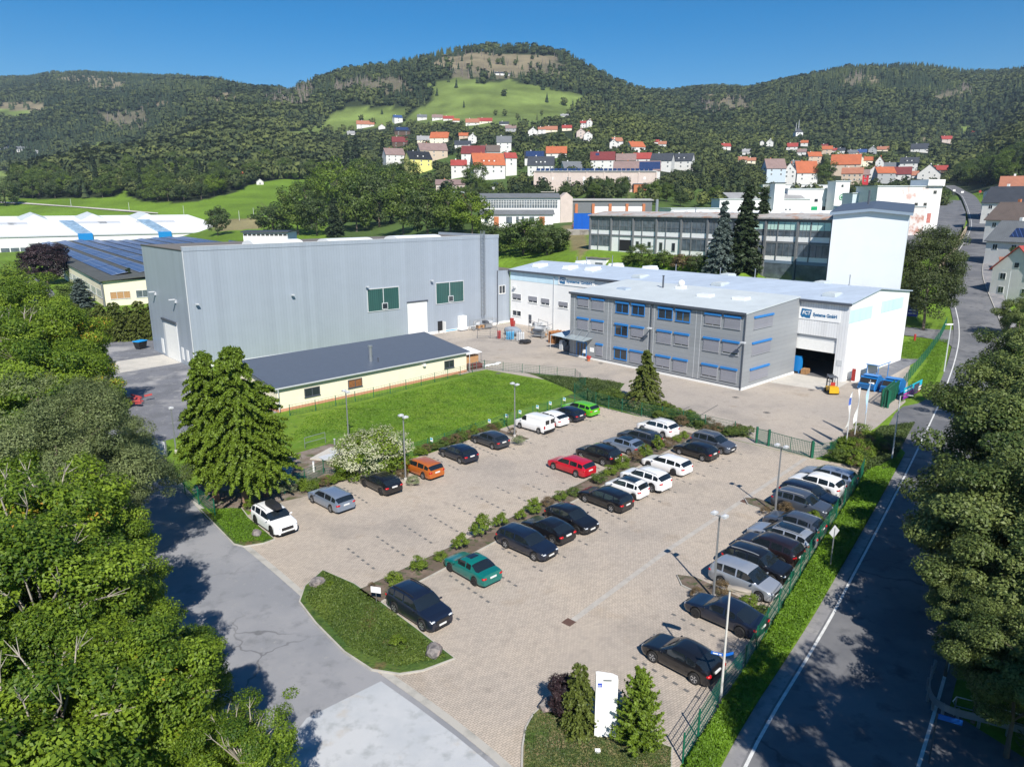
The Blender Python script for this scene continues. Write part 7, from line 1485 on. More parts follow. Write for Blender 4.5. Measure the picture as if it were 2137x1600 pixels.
for i in range(5): mb.blob((i*.75-1.2,.2*math.sin(i*2),.18),(.5,.4,.2),i,k=1)
mb.build('sacks', M_signwhite, t, True)
# wheelie bin and red scrap heap
t = thing('waste_container', 'black wheeled waste container with blue lid at the grey hall corner', 'waste container', S(-64.9,90.4), A0+.5); mb = MB(); mb.add([(-.7,-.5,.2),(.7,-.5,.2),(.7,.5,.2),(-.7,.5,.2),(-.9,-.65,1.3),(.9,-.65,1.3),(.9,.65,1.3),(-.9,.65,1.3)], [(3,2,1,0),(4,5,6,7),(0,1,5,4),(1,2,6,5),(2,3,7,6),(3,0,4,7)]); mb.build('body', M_black, t); mb = MB(); mb.box(-.95,.95,-.7,.7,1.3,1.42); mb.build('lid', mat('bright_blue_lid', (.02,.32,.75), .4, var=0), t)
t = thing('red_scrap_heap', 'overgrown heap of red painted steel parts on the gravel', 'scrap heap', G(262,848), .4); mb = MB(); r = random.Random(2)
for i in range(22): x, y = r.uniform(-2.2,2.2), r.uniform(-1.9,1.9); a = r.uniform(0,3.14); l = r.uniform(.8,1.9); mb.bar((x,y,r.uniform(.1,.8)),(x+math.cos(a)*l,y+math.sin(a)*l,r.uniform(.2,1.0)),.22,.2)
mb.build('steel_parts', mat('faded_red_steel', (.42,.06,.06), .7, var=.25, scale=3), t)
# concrete shaft area: rails, hatches, steps, bollards
t = thing('tube_railing', 'low steel tube railing standing in the meadow behind the conifers', 'railing', S(-67.8,24.4), A0+.1); mb = MB()
for x in (0,2.4): mb.tube((x,0,0),(x,0,1.15),.03)
for z in (.6,1.15): mb.tube((0,0,z),(2.4,0,z),.03)
mb.build('tubes', M_steel, t)
for i, (a, b) in enumerate([(-67.5,20.2),(-65.9,21.0)]):
    t = thing('shaft_cover', 'square steel hatch on the concrete slab', 'hatch', S(a, b, .14), A0, 'hatches on the concrete slab'); mb = MB(); mb.box(-.75,.75,-.55,.55,0,.12); mb.build('lid', M_greyframe, t)
t = thing('concrete_slab_edge', 'raised concrete shaft slab', 'slab', S(-66.7,20.4), A0); mb = MB(); q = sl_([(-68.9,21.2),(-65.8,22.8),(-64.4,19.6),(-66.8,18.0)]); c = Vector(t.location[:2]); R_ = Matrix.Rotation(-A0, 2); mb.prism([tuple(R_ @ (Vector(p)-c)) for p in q], 0, .125); mb.build('slab', M_conc, t)
t = thing('garden_steps', 'short flight of concrete steps beside the conifers', 'steps', S(-72.4,18.3), A0+.9); mb = MB()
for i in range(6): mb.box(i*.42,i*.42+.4,0,1.0,0,.08+.05*i)
mb.build('steps', M_conc, t); mb = MB(); mb.bar((-.1,1.25,.3),(2.7,1.25,.75),.05,.25); mb.build('cheek_board', M_signwhite, t)
for px, py, lab in ((655,984,'short white tilted marker post beside the steps'),(699,935,'grey pipe stub at the edge of the concrete slab')):
    x, y = G(px, py); t = thing('marker_post', lab, 'post', (x, y, 0), 0); mb = MB(); mb.tube((0,0,0),(0,0,.95),.09,n=10); mb.build('post', M_signwhite if 'white' in lab else M_steel, t); mb = MB(); mb.tube((0,0,.95),(0,0,1.0),.11,n=10); mb.build('cap', M_greyframe, t)
t = thing('side_gate', 'small grey panel gate at end of the side road fence', 'gate', G(318,945), -.5); mb = MB(); mb.box(0,2.2,-.03,.03,.1,1.5); mb.build('panel', M_greyframe, t); mb = MB(); mb.box(-.1,0,-.05,.05,0,1.7); mb.box(2.2,2.3,-.05,.05,0,1.7); mb.build('post', M_steel, t)
# guard rail and pedestrian rail in the lower right
gpts = smooth([G(1950,1405), G(1936,1440), G(1936,1470), G(1955,1492), G(1990,1508), G(2050,1522), G(2137,1548), G(2260,1580)], 2)
o = gpts[0]; t = thing('guard_rail', 'curved galvanised crash barrier at the road mouth', 'guard rail', (o[0], o[1], 0), 0); mb = MB()
for a, b in zip(gpts[:-1], gpts[1:]):
    for z_, o_ in ((.48,0),(.60,.05),(.72,0)): mb.bar((a[0]-o[0],a[1]-o[1],z_),(b[0]-o[0],b[1]-o[1],z_),.06,.12)
mb.build('beam', M_steel, t)
for i in range(0, len(gpts), 3): mb = MB(); p = gpts[i]; mb.box(p[0]-o[0]-.05,p[0]-o[0]+.05,p[1]-o[1]+.05,p[1]-o[1]+.15,0,.75); mb.build('post', M_steel, t)
rp = [G(1990,1492), G(2064,1512), G(2137,1535), G(2240,1566)]; o = rp[0]; t = thing('footway_railing', 'light steel tube railing with rounded end behind the crash barrier', 'railing', (o[0], o[1], 0), 0)
mb = MB()
for a, b in zip(rp[:-1], rp[1:]):
    for z_ in (.55,1.05): mb.tube((a[0]-o[0],a[1]-o[1],z_),(b[0]-o[0],b[1]-o[1],z_),.028)
mb.tube((0,0,.55),(-.15,0,.8),.028); mb.tube((-.15,0,.8),(0,0,1.05),.028)
for p in rp: mb.tube((p[0]-o[0],p[1]-o[1],0),(p[0]-o[0],p[1]-o[1],1.05),.028)
mb.build('tubes', M_steel, t)
# boulders
def boulder(px, py, s, lab, seed):
    x, y = G(px, py); t = thing('boulder', lab, 'boulder', (x, y, .1), seed*.7, 'boulders on the grass islands'); mb = MB(); mb.blob((0,0,s*.3), (s,s*.75,s*.62), seed, k=2, jit=.16); mb.build('rock', M_rock, t)
boulder(661,1222,.52,'reddish grey flat boulder at top tip of the grass island',1); boulder(905,1368,.62,'tall reddish grey boulder at the right tip of the grass island',2); boulder(537,1118,.46,'pale boulder in the small grass corner by the white crossover',3); boulder(1147,1480,.55,'dark grey boulder left of the entrance conifer',5)
x, y = G(1247,1572); t = thing('floodlight_box', 'tiny white box light in the grass before the sign pillar', 'light', (x, y, .1), 0); mb = MB(); mb.box(-.12,.12,-.08,.08,0,.12); mb.build('box', M_signwhite, t); mb = MB(); mb.box(-.1,.1,-.09,-.08,.02,.1); mb.build('lens', M_lamp, t)
for px, py, lab in ((1930,722,'red hydrant-like post on the grass by the white hall'),):
    X, Y, Z = hit(px-22, py-8); t = thing('hydrant', lab, 'hydrant', (X, Y, Z), 0); mb = MB(); mb.tube((0,0,0),(0,0,1.1),.18,n=10); mb.blob((0,0,1.1),(.2,.2,.15),1,k=1,jit=0); mb.build('body', M_red, t)
t = thing('plant_pot', 'red flowers in a terracotta pot right of the office door', 'plant pot', S(-15.9,32.6), 0); mb = MB(); mb.tube((0,0,0),(0,0,.4),.2,.3,n=10); mb.build('pot', M_brick, t); mb = MB(); mb.blob((0,0,.6),(.35,.35,.3),3,k=2,jit=.3); mb.build('plant', M_red, t)
# ------------------------------------------------------------------ foliage
M_bark = mat('bark', (.13,.105,.08), .9, var=.25, scale=5, bump=.4); M_barkred = mat('reddish_bark', (.26,.16,.11), .9, var=.25, scale=5); M_twig = mat('pale_bare_twig', (.36,.32,.27), .8, var=.15, scale=4)
L_ash = leaf_mat('leaves_ash', (.040,.095,.010), (.27,.38,.03), (.50,.28,.04), .06, .35)
L_willow = leaf_mat('leaves_willow', (.065,.095,.032), (.26,.31,.12), None, 0, .25)
L_lime = leaf_mat('leaves_roadside', (.036,.068,.014), (.22,.27,.075), None, 0, .22)
L_green = leaf_mat('leaves_green', (.035,.070,.012), (.16,.22,.035), None, 0, .2)
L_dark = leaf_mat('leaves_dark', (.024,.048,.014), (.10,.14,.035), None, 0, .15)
L_yel = leaf_mat('leaves_yellow_green', (.075,.13,.012), (.24,.33,.03), None, 0, .3)
L_con = leaf_mat('needles_conifer', (.016,.032,.014), (.05,.075,.03), None, 0, .05)
L_olive = leaf_mat('needles_olive', (.045,.07,.012), (.14,.17,.03), None, 0, .1)
L_thuja = leaf_mat('needles_bright', (.028,.062,.008), (.19,.28,.022), None, 0, .2)
L_blue = leaf_mat('needles_blue', (.035,.055,.045), (.13,.17,.15), None, 0, .05)
L_purple = leaf_mat('leaves_purple', (.014,.008,.010), (.05,.026,.03), None, 0, .1)
L_flower = leaf_mat('white_blossom', (.30,.33,.17), (.68,.68,.48), None, 0, .2)
L_brown = leaf_mat('leaves_brown_shrub', (.07,.05,.022), (.20,.14,.07), None, 0, .1)
L_grass = leaf_mat('verge_leaves', (.06,.13,.010), (.18,.33,.02), None, 0, .3)
L_far = leaf_mat('far_woodland_leaves', (.018,.034,.014), (.15,.175,.045), (.24,.19,.12), .05, .0, .9)
L_fard = leaf_mat('dead_spruce', (.11,.095,.08), (.24,.20,.17), None, 0, 0, .9)
def leafmesh(name, P, Nn, size, tint, m, aspect=.55, rs=None):
    rs = rs or np.random.RandomState(0); n = len(P)
    Nn = Nn/np.maximum(np.linalg.norm(Nn, axis=1, keepdims=True), 1e-6)
    r = rs.normal(size=(n, 3)); a = np.cross(Nn, r); a /= np.maximum(np.linalg.norm(a, axis=1, keepdims=True), 1e-6); b = np.cross(Nn, a)
    s = size[:,None]*.5
    V = np.stack([P-a*s, P-b*s*aspect+Nn*s*.15, P+a*s, P+b*s*aspect+Nn*s*.15], 1).reshape(-1, 3)
    me = bpy.data.meshes.new(name); me.vertices.add(4*n); me.vertices.foreach_set('co', V.astype(np.float32).ravel())
    me.loops.add(4*n); me.loops.foreach_set('vertex_index', np.arange(4*n, dtype=np.int32)); me.polygons.add(n); me.polygons.foreach_set('loop_start', np.arange(0, 4*n, 4, dtype=np.int32))
    me.update(calc_edges=True); at = me.attributes.new('tint', 'FLOAT', 'FACE'); at.data.foreach_set('value', np.clip(tint, 0, 1).astype(np.float32)); me.materials.append(m); return me
def unit(rs, n):
    d = rs.normal(size=(n, 3)); return d/np.linalg.norm(d, axis=1, keepdims=True)
def crown(name, m, seed, R=1.0, ry=1.0, n=30000, K=110, leaf=.05, rc=.24, low=-.9, aspect=.55, lump=.22, flower=None):
    "crown of unit radius centred on the origin"
    rs = np.random.RandomState(seed); d = unit(rs, K*3); d = d[d[:,2] > low][:K]; K = len(d)
    lob = 1+lump*(np.sin(d[:,0]*3.1+seed)*np.cos(d[:,1]*2.7+seed*2)+.6*np.sin(d[:,2]*5+seed))
    rad = rs.uniform(.55, .92, K)**.7*lob; c = d*rad[:,None]; c[:,2] *= ry; rcl = rc*rs.uniform(.55, 1.25, K)
    k = rs.choice(K, n, p=rcl**2/np.sum(rcl**2)); dd = unit(rs, n); dd[:,2] = dd[:,2]*.8+.15; q = rs.uniform(.35, 1, n)**.4
    P = c[k]+dd*(rcl[k]*q)[:,None]*np.array([1,1,.75]); P += rs.normal(size=P.shape)*.018
    Nn = dd*.8+d[k]*.5+np.array([0,0,.55])+rs.normal(size=P.shape)*.6
    ct = rs.uniform(.15, .65, K); tint = ct[k]+rs.uniform(-.22, .30, n)
    return leafmesh(name, P*R, Nn, leaf*rs.uniform(.6, 1.3, n)*R, tint, m, aspect, rs)
def needles(name, m, seed, n=9000, whorls=26, leaf=.035, base=.08, power=.85, droop=.25, wid=.30, jit=.12, blunt=0.):
    "spruce of unit height, radius wid"
    rs = np.random.RandomState(seed); P = []; Nn = []; tt = []; per = n//(whorls*9)
    for w_ in range(whorls):
        z = base+(1-base)*(w_/whorls); z0_ = z; rr = wid*((1-z)**power*(1-blunt)+blunt*(1-z)**.35)+.01; nb = max(5, int(13*(1-z)+4))
        for b in range(nb):
            z = min(z0_+rs.uniform(-1.1,1.1)/whorls, .985); a = rs.uniform(0, 2*np.pi); l = rr*rs.uniform(1-jit*2, 1+jit); t = rs.uniform(.1, 1, per)**.7
            x = np.cos(a)*l*t; y = np.sin(a)*l*t; zz = z-droop*l*t*t+rs.normal(size=per)*.006+rs.uniform(-.012,.012)
            sp = rs.normal(size=(per, 2))*.02*(1.2-t)[:,None]; P.append(np.stack([x+sp[:,0], y+sp[:,1], zz], 1))
            Nn.append(np.stack([np.cos(a)*.4*np.ones(per), np.sin(a)*.4*np.ones(per), np.ones(per)*.7], 1)+rs.normal(size=(per,3))*.75); tt.append(np.clip(.25+.4*t+rs.uniform(-.2,.25,per), 0, 1))
    P = np.concatenate(P); Nn = np.concatenate(Nn); tt = np.concatenate(tt); return leafmesh(name, P, Nn, leaf*rs.uniform(.6,1.3,len(P)), tt, m, .5, rs)
def trunkmesh(name, h, r, R, cz, m, seed, limbs=9, twigs=0):
    "trunk to height h, limbs reaching into crown of radius R centred at cz"
    rs = random.Random(seed); mb = MB(); p = Vector((0,0,-.3)); pr = r*1.25
    segs = 5; path = []
    for i in range(1, segs+1): q = Vector((rs.uniform(-.12,.12)*i*r*3, rs.uniform(-.12,.12)*i*r*3, h*i/segs)); rr = r*(1-.13*i); mb.tube(p, q, pr, rr, 9, 0, False); p, pr = q, rr; path.append((q, rr))
    for i in range(limbs):
        b, br = path[rs.randrange(1, segs)]; a = rs.uniform(0, 6.28); el = rs.uniform(.3, 1.1); L = R*rs.uniform(.55,.95)
        q = b+Vector((math.cos(a)*L*math.cos(el)*.6, math.sin(a)*L*math.cos(el)*.6, L*math.sin(el)*.6)); mb.tube(b, q, br*.5, br*.28, 6, 0, False)
        q2 = q+Vector((math.cos(a+rs.uniform(-.5,.5))*L*.4, math.sin(a)*L*.4, L*.3)); mb.tube(q, q2, br*.28, br*.08, 5, 0, False)
        q3 = q+Vector((math.cos(a-.9)*L*.3, math.sin(a-.9)*L*.3, L*.2)); mb.tube(q, q3, br*.22, br*.06, 5, 0, False)
    return mb.mesh(name, m)
def twigsmesh(name, R, cz, m, seed, n=14):
    rs = random.Random(seed); mb = MB()
    for i in range(n):
        a = rs.uniform(0, 6.28); el = rs.uniform(.1, 1.2); d = Vector((math.cos(a)*math.cos(el), math.sin(a)*math.cos(el), math.sin(el))); p = Vector((0,0,cz))+d*R*.66; mb.tube((0,0,cz-.3*R), p, R*.02, R*.011, 5, 0, False); d2 = (d+Vector((rs.uniform(-.5,.5),rs.uniform(-.5,.5),rs.uniform(-.1,.5)))).normalized()
        q = p+d2*R*.22; mb.tube(p, q, R*.011, R*.007, 5, 0, False)
        for k in range(4): d3 = (d2+Vector((rs.uniform(-.9,.9),rs.uniform(-.9,.9),rs.uniform(-.3,.6)))).normalized(); e = q+d3*R*rs.uniform(.10,.26); mb.tube(q, e, R*.006, R*.002, 4, 0, False)
    return mb.mesh(name, m)
TRK = {}; CX = 1.04
def tree_obj(name, label, cat, x, y, z, cm, R, cz, h_tr, rz, group=None, bark=None, tw=False, sz=1.0, tr=.05):
    t = thing(name, label, cat, (x, y, z), rz, group)
    c = bpy.data.objects.new('crown', cm); C.objects.link(c); c.parent = t; c.location = (0,0,cz); c.scale = (R*CX, R*CX, R*sz*CX)
    k = ('b', round(cz/R, 1), bark.name if bark else '')
    if k not in TRK: TRK[k] = trunkmesh('trunk', cz/R+.25, tr, 1.0, cz/R, bark or M_bark, len(TRK)+3)
    o = bpy.data.objects.new('trunk', TRK[k]); C.objects.link(o); o.parent = t; o.scale = (R,)*3
    if tw:
        if 'tw' not in TRK: TRK['tw'] = twigsmesh('bare_branches', 1, 0, M_twig, 5)
        o = bpy.data.objects.new('bare_branches', TRK['tw']); C.objects.link(o); o.parent = t; o.scale = (R,)*3; o.location = (0,0,cz)
    return t
CR_ash = [crown('ash_crown', L_ash, 11, n=52000, K=105, leaf=.050, rc=.25, lump=.38), crown('ash_crown', L_ash, 12, n=52000, K=95, leaf=.050, rc=.26, lump=.42)]
CR_wil = [crown('willow_crown', L_willow, 21, n=62000, K=120, leaf=.040, rc=.22, aspect=.35, lump=.38)]
CR_road = [crown('roadside_crown', L_lime, 31, n=52000, K=100, leaf=.050, rc=.25, ry=1.15, lump=.36), crown('roadside_crown', L_lime, 32, n=52000, K=110, leaf=.050, rc=.24, ry=1.15, lump=.36)]
def neartree(px, py, zc, rpx, cm, label, cat='tree', name='broadleaf_tree', group=None, tw=False, sz=1.0, bark=None):
    X, Y = G(px, py, zc); k = FPX/(Y*_c+(CAMH-zc)*_s); R = rpx/k
    return tree_obj(name, label, cat, X, Y, T(X, Y), cm, R, zc, zc, px*.013, group, bark, tw, sz)
LG = 'leafy trees crowding the lower left'; 
for i, (px, py, zc, r_, kd, lab) in enumerate([
 (300,1480,7.2,150,0,'ash tree with yellowing leaves left of the footpath at the bottom'),(505,1570,6,98,1,'smallest ash tree reaching over the light new asphalt at the bottom edge'),(95,1540,8,205,1,'ash tree filling the bottom left corner'),
 (95,1300,8.4,185,0,'ash tree with bare branch tips above the corner tree'),(228,1262,7,88,1,'ash tree whose crown ends over the shaded side road'),(400,1412,6.2,80,0,'young ash tree at the edge of the footpath, nearest the kerb'),(70,1130,9,170,1,'ash tree at the left edge below the grey-green willows'),(205,1130,8,105,0,'bright green ash tree beside the shaded side road'),
 (120,1420,7.5,130,0,'ash tree between corner tree and bare tipped tree'),(215,1370,6.5,110,1,'ash tree behind the footpath in the middle of the lower left group')]):
    neartree(px, py, zc, r_, CR_ash[kd], lab, name='ash_tree', group=LG, tw=True)
for px, py, zc, r_, lab in [(245,1000,7,95,'grey-green willow closest to the tall conifers'),(110,965,9,150,'broad grey-green willow at left edge'),(175,905,8,110,'grey-green willow behind the other two')]: neartree(px, py, zc, r_, CR_wil[0], lab, name='willow_tree', group='grey-green willows by the side road')
for i, (px, py, zc, r_, lab) in enumerate([(185,835,8,78,'leafy tree beside the red scrap heap'),(75,820,9,120,'leafy tree at left edge above the willows'),(150,735,8,80,'leafy tree at gravel yard, left of the waste container'),(30,735,9,100,'leafy tree at left edge behind the gravel yard'),(70,680,8,75,'leafy tree in front of the thuja hedge')]):
    neartree(px, py, zc, r_, CR_ash[i % 2], lab, group='leafy trees at the gravel yard', tw=i == 3)
RGp = 'roadside trees along the right edge'
for i, (px, py, zc, r_, lab) in enumerate([(2100,985,6.5,150,'roadside tree overhanging the carriageway midway along the right edge'),(2062,1128,5.2,152,'roadside tree reaching furthest over the road'),(2165,1120,6.5,150,'large roadside tree at right frame edge beside the furthest reaching one'),(2118,868,7,122,'roadside tree above the midway one'),(2135,772,6.5,80,'smaller roadside tree below the roadside houses'),(2128,1250,5,140,'roadside tree shading the crash barrier'),(2060,1345,4.2,85,'low dense tree behind the crash barrier'),(2135,1410,4.2,110,'low dense tree at the frame edge behind the crash barrier'),(2000,1250,4.5,60,'low tree leaning towards the carriageway above the crash barrier'),(2128,668,4.5,38,'small tree in front of the nearest roadside house'),(2135,610,4.5,30,'small tree hiding the door of the nearest roadside house')]):
    neartree(px, py, zc, r_, CR_road[i % 2], lab, group=RGp, sz=1.05)
for i, (x, y, h, R) in enumerate([(17.5,14.5,13,4),(24,18,9,4.2),(20.5,10.5,9,4),(32,25,9,5),(27,8,8,4),(37,33,8,5),(33.5,30,8,3.6)]):
    tree_obj('broadleaf_tree', 'roadside tree just outside the lower right corner casting shade on the road', 'tree', x, y, 0, CR_road[i % 2], R, h, h, i*1.1, 'shade trees outside the lower right corner')
for i, (x, y, h, R) in enumerate([(-13,15,6,3.6),(-21,19,8,4.5),(-10.5,11,6,3)]):
    tree_obj('ash_tree', 'ash tree just outside the lower left corner', 'tree', x, y, 0, CR_ash[i % 2], R, h, h, i*1.3, 'ash trees outside the lower left corner')
# mid-distance crowns
CRM = dict(g=[crown('tree_crown', L_green, s, n=5200, K=60, leaf=.11, rc=.30, lump=.3) for s in (41,42,43)], dark=[crown('tree_crown', L_dark, s, n=5200, K=60, leaf=.11, rc=.30, lump=.3) for s in (44,45)],
 y=[crown('tree_crown', L_yel, 46, n=6500, K=80, leaf=.10, rc=.27, lump=.25)], purple=[crown('purple_crown', L_purple, 47, n=16000, K=110, leaf=.09, rc=.25, lump=.08)], brown=[crown('shrub_crown', L_brown, 48, n=3500, K=50, leaf=.12, rc=.3, low=-.3)],
 big=[crown('tree_crown', leaf_mat('leaves_olive', (.026,.046,.014), (.13,.16,.05)), 49, n=42000, K=230, leaf=.055, rc=.26, ry=1.4, lump=.08)], flower=[crown('blossom_crown', L_flower, 50, n=9000, K=110, leaf=.05, rc=.2, low=.05, lump=.15)])
CNM = dict(con=[needles('conifer_crown', L_con, s, n=5200, wid=.20, leaf=.05) for s in (51,52)], spruce=[needles('spruce_crown', L_con, 53, n=26000, whorls=34, wid=.165, leaf=.030, base=.03, jit=.2)], blue=[needles('blue_spruce_crown', L_blue, 54, n=20000, whorls=30, wid=.22, leaf=.034, base=.03, jit=.2)],
 olive=[needles('olive_spruce_crown', L_olive, 55, n=30000, whorls=30, wid=.37, leaf=.032, base=.04, power=.75, jit=.18)], thuja=[needles('larch_crown', L_thuja, 56, n=80000, whorls=44, wid=.27, leaf=.021, base=.22, power=.5, jit=.28, blunt=.65), needles('larch_crown', L_thuja, 57, n=80000, whorls=44, wid=.27, leaf=.021, base=.24, power=.5, jit=.28, blunt=.6)],
 hedge=[needles('hedge_crown', L_olive, 58, n=9000, whorls=26, wid=.36, leaf=.055, base=.02, power=.4, jit=.15, blunt=.5)], young=[needles('cypress_crown', L_thuja, 59, n=14000, whorls=30, wid=.27, leaf=.040, base=.02, power=.6, jit=.3, droop=-.5)])
_trunkc = None
def conifer(name, label, x, y, z, cm, h, rz=0., group=None, wid=1., bark=None, trr=.018, trh=.95, cat='tree'):
    t = thing(name, label, cat, (x, y, z), rz, group); c = bpy.data.objects.new('crown', cm); C.objects.link(c); c.parent = t; c.scale = (h*wid, h*wid, h)
    k = ('c', bark.name if bark else '', trr)
    if k not in TRK: mb = MB(); mb.tube((0,0,-.02),(.004,0,.5),trr,trr*.6,8,0,False); mb.tube((.004,0,.5),(0,0,trh),trr*.6,.002,6,0,False); TRK[k] = mb.mesh('trunk', bark or M_bark)
    o = bpy.data.objects.new('trunk', TRK[k]); C.objects.link(o); o.parent = t; o.scale = (h,)*3; return t
def pxtree(px, py, hpx, wpx, kd, label, group=None, name=None):
    X, Y, Z = hit(px, py); k = FPX/(Y*_c+(CAMH-Z)*_s); h = hpx/k; w_ = wpx/k
    if kd in CNM:
        cm = CNM[kd][int(px) % len(CNM[kd])]; wid = dict(con=.20,spruce=.165,blue=.22,olive=.37,thuja=.27,hedge=.36,young=.27)[kd]
        return conifer(name or 'conifer', label, X, Y, Z-.2, cm, h, px*.1, group, w_/2/(wid*h))
    cm = CRM[kd][int(px) % len(CRM[kd])]; R = w_/2; sz = max(min((h*.9)/(2*R), 1.6), .7)
    return tree_obj(name or 'broadleaf_tree', label, 'tree', X, Y, Z-.2, cm, R, max(h-R*sz*.95, R*.5), 0, px*.1, group, sz=sz)
for px, py, h, w_, kd, lab in [
 (570,487,62,84,'dark','round dark tree standing by itself behind the white factory end'),(705,442,106,88,'y','tall bright yellow-green tree, brightest of the wood behind the tall hall'),
 (275,627,68,40,'con','slim dark conifer in front of the solar hall'),(172,642,62,66,'blue','bluish conifer beside the corner of the solar hall'),(152,632,44,52,'g','green bush tree between purple tree and bluish conifer'),
 (1503,566,140,70,'blue','blue spruce left of the two tall dark spruces'),(1550,566,172,82,'spruce','left and broader one of the two tall dark spruces'),(1583,562,165,62,'spruce','right and slimmer one of the two tall dark spruces'),
 (1605,560,46,56,'g','bright round shrub right of the tall spruces'),(1658,556,34,36,'g','green bush at the edge of the big shadow'),(1548,560,36,76,'brown','brownish smoke-coloured shrub at foot of the spruces'),
 (12,430,52,52,'dark','round dark tree at left frame edge on the meadow'),(990,397,52,54,'g','round green tree beside the solar pavilion'),(1718,388,46,40,'g','round tree between orange roofs'),(1832,348,24,26,'g','green tree between the small orange roofs'),
 (455,492,62,44,'dark','dark tree at the right end of the white factory'),(875,425,48,60,'brown','rust coloured tree top above the white flat building')]: pxtree(px, py, h, w_, kd, lab)
t = pxtree(100,594,84,88,'purple','round dark purple tree in front of the solar hall', name='purple_leaved_tree'); pxtree(38,640,88,118,'y','yellow-green tree at the left edge below the lane')
X, Y, Z = hit(1926, 692); tree_obj('broadleaf_tree', 'tall oval tree with straight dark trunk by the side street', 'tree', X, Y, Z-.2, CRM['big'][0], 5.3, 10.8, 11, .4, None, sz=1.1, tr=.07)
MG = 'trees of the wood behind the tall hall'
for i, (px, py, h, w_, kd) in enumerate([(622,490,92,74,'g'),(662,492,84,62,'dark'),(700,494,78,44,'con'),(745,484,112,74,'g'),(792,474,108,82,'dark'),(642,446,60,64,'g'),(842,490,104,84,'g'),(892,494,100,84,'dark'),(940,492,90,82,'g'),(986,490,84,70,'y'),(850,410,66,60,'g'),(800,408,70,64,'dark'),(880,440,60,64,'g'),(726,372,70,34,'con'),(744,350,62,32,'con'),(800,345,54,28,'con'),(930,450,46,56,'g'),(760,420,78,70,'g'),(820,440,80,70,'g'),(660,430,60,50,'g'),(925,420,36,40,'con')]):
    pxtree(px, py, h, w_, kd, 'dense green tree in the wood directly behind the tall grey hall', MG)
for i, (px, py, h, w_, kd) in enumerate([(1040,528,60,76,'dark'),(1092,532,68,94,'g'),(1142,532,60,80,'dark'),(1168,524,44,44,'g'),(1020,520,52,50,'g'),(1110,520,60,60,'g')]): pxtree(px, py, h, w_, kd, 'bushy tree rising behind the left end of the white hall roof', 'bushy trees behind the white hall roof')
for i, (px, py, h, w_, kd) in enumerate([(1338,552,22,52,'g'),(1385,556,20,44,'g'),(1425,560,18,48,'brown'),(1452,562,22,50,'dark'),(1480,566,22,40,'g'),(1310,548,10,24,'g')]): pxtree(px, py, h, w_, kd, 'low rounded shrub on the lawn behind the white hall roof', 'shrubs on the lawn behind the white hall', name='shrub')
# thuja hedge
for i in range(15):
    f = i/14; a = -59.4-27*f; b = 101.8+11*f; x, y, _ = S(a, b); t = conifer('hedge_tree', 'olive green thuja in the tall hedge between gravel yard and solar hall', x, y, 0, CNM['hedge'][0], 6.2+.5*math.sin(i*2.3), i*1.7, 'thujas of the tall hedge', 1.05, cat='hedge tree')
for i in range(9):
    f = i/8; a = -60.5-20*f; b = 98.6+9*f; x, y, _ = S(a, b); conifer('hedge_tree', 'lower olive green thuja at foot of the tall hedge', x, y, 0, CNM['hedge'][0], 4.6+.4*math.sin(i*3.1), i*1.3, 'lower thujas of the tall hedge', 1.15, cat='hedge tree')
# three conifers by the side road, olive spruce by the office, entrance conifers
for i, (px, py, top, lab) in enumerate([(512,1055,722,'tallest of three bright conifers beside the side road, with pale twin trunks'),(452,1046,736,'left bright conifer of the three by the side road'),(556,1036,795,'right and lowest bright conifer of the three by the side road')]):
    x, y = G(px, py); v = top-800; h = CAMH-y*(FPX*_s+v*_c)/(FPX*_c-v*_s); conifer('conifer', lab, x, y, 0, CNM['thuja'][i % 2], h, i*2., None, [.80,.80,1.05][i], M_barkred, .022)
x, y = G(1345,850); conifer('spruce', 'olive green spruce standing alone before the office building', x, y, 0, CNM['olive'][0], 7.2, .3, None, 1.)
for px, py, h, lab, wd in ((1208,1530,3.6,'dark green conifer left of the sign pillar',1.0),(1330,1562,4.1,'yellow-green conifer right of the sign pillar',1.0)): x, y = G(px, py); conifer('conifer', lab, x, y, .1, (CNM['young'][0] if 'yellow' in lab else CNM['hedge'][0]), h, 1., None, wd if 'yellow' in lab else .72)
x, y = G(1180,1500); tree_obj('bare_shrub', 'small dark nearly bare shrub behind the entrance conifer', 'shrub', x, y, .1, CRM['purple'][0], .8, 1.2, 1, 0, None, sz=1.3)
# shrubs
SHR = dict(g=crown('shrub_crown', L_yel, 61, n=2600, K=46, leaf=.13, rc=.34, low=-.35), d=crown('shrub_crown', L_green, 62, n=2600, K=46, leaf=.13, rc=.34, low=-.35), b=crown('shrub_crown', L_brown, 63, n=3400, K=60, leaf=.09, rc=.26, low=-.35, lump=.05), v=crown('shrub_crown', leaf_mat('variegated_leaves', (.10,.15,.05), (.42,.45,.26)), 64, n=2600, K=46, leaf=.12, rc=.34, low=-.35), r=crown('laurel_crown', L_yel, 65, n=2600, K=40, leaf=.15, rc=.30, low=-.2, ry=1.2, lump=.35))
def shrub(px, py, rpx, kd, label, group=None, tall=1.0, z0=.1):
    x, y = G(px, py); k = FPX/(y*_c+CAMH*_s); R = rpx/k; t = thing('shrub', label, 'shrub', (x, y, z0), px*.3, group); c = bpy.data.objects.new('crown', SHR[kd]); C.objects.link(c); c.parent = t; c.location = (0,0,R*.62*tall); c.scale = (R,R,R*.9*tall); return t
PG = 'shrubs of the central planting strip'
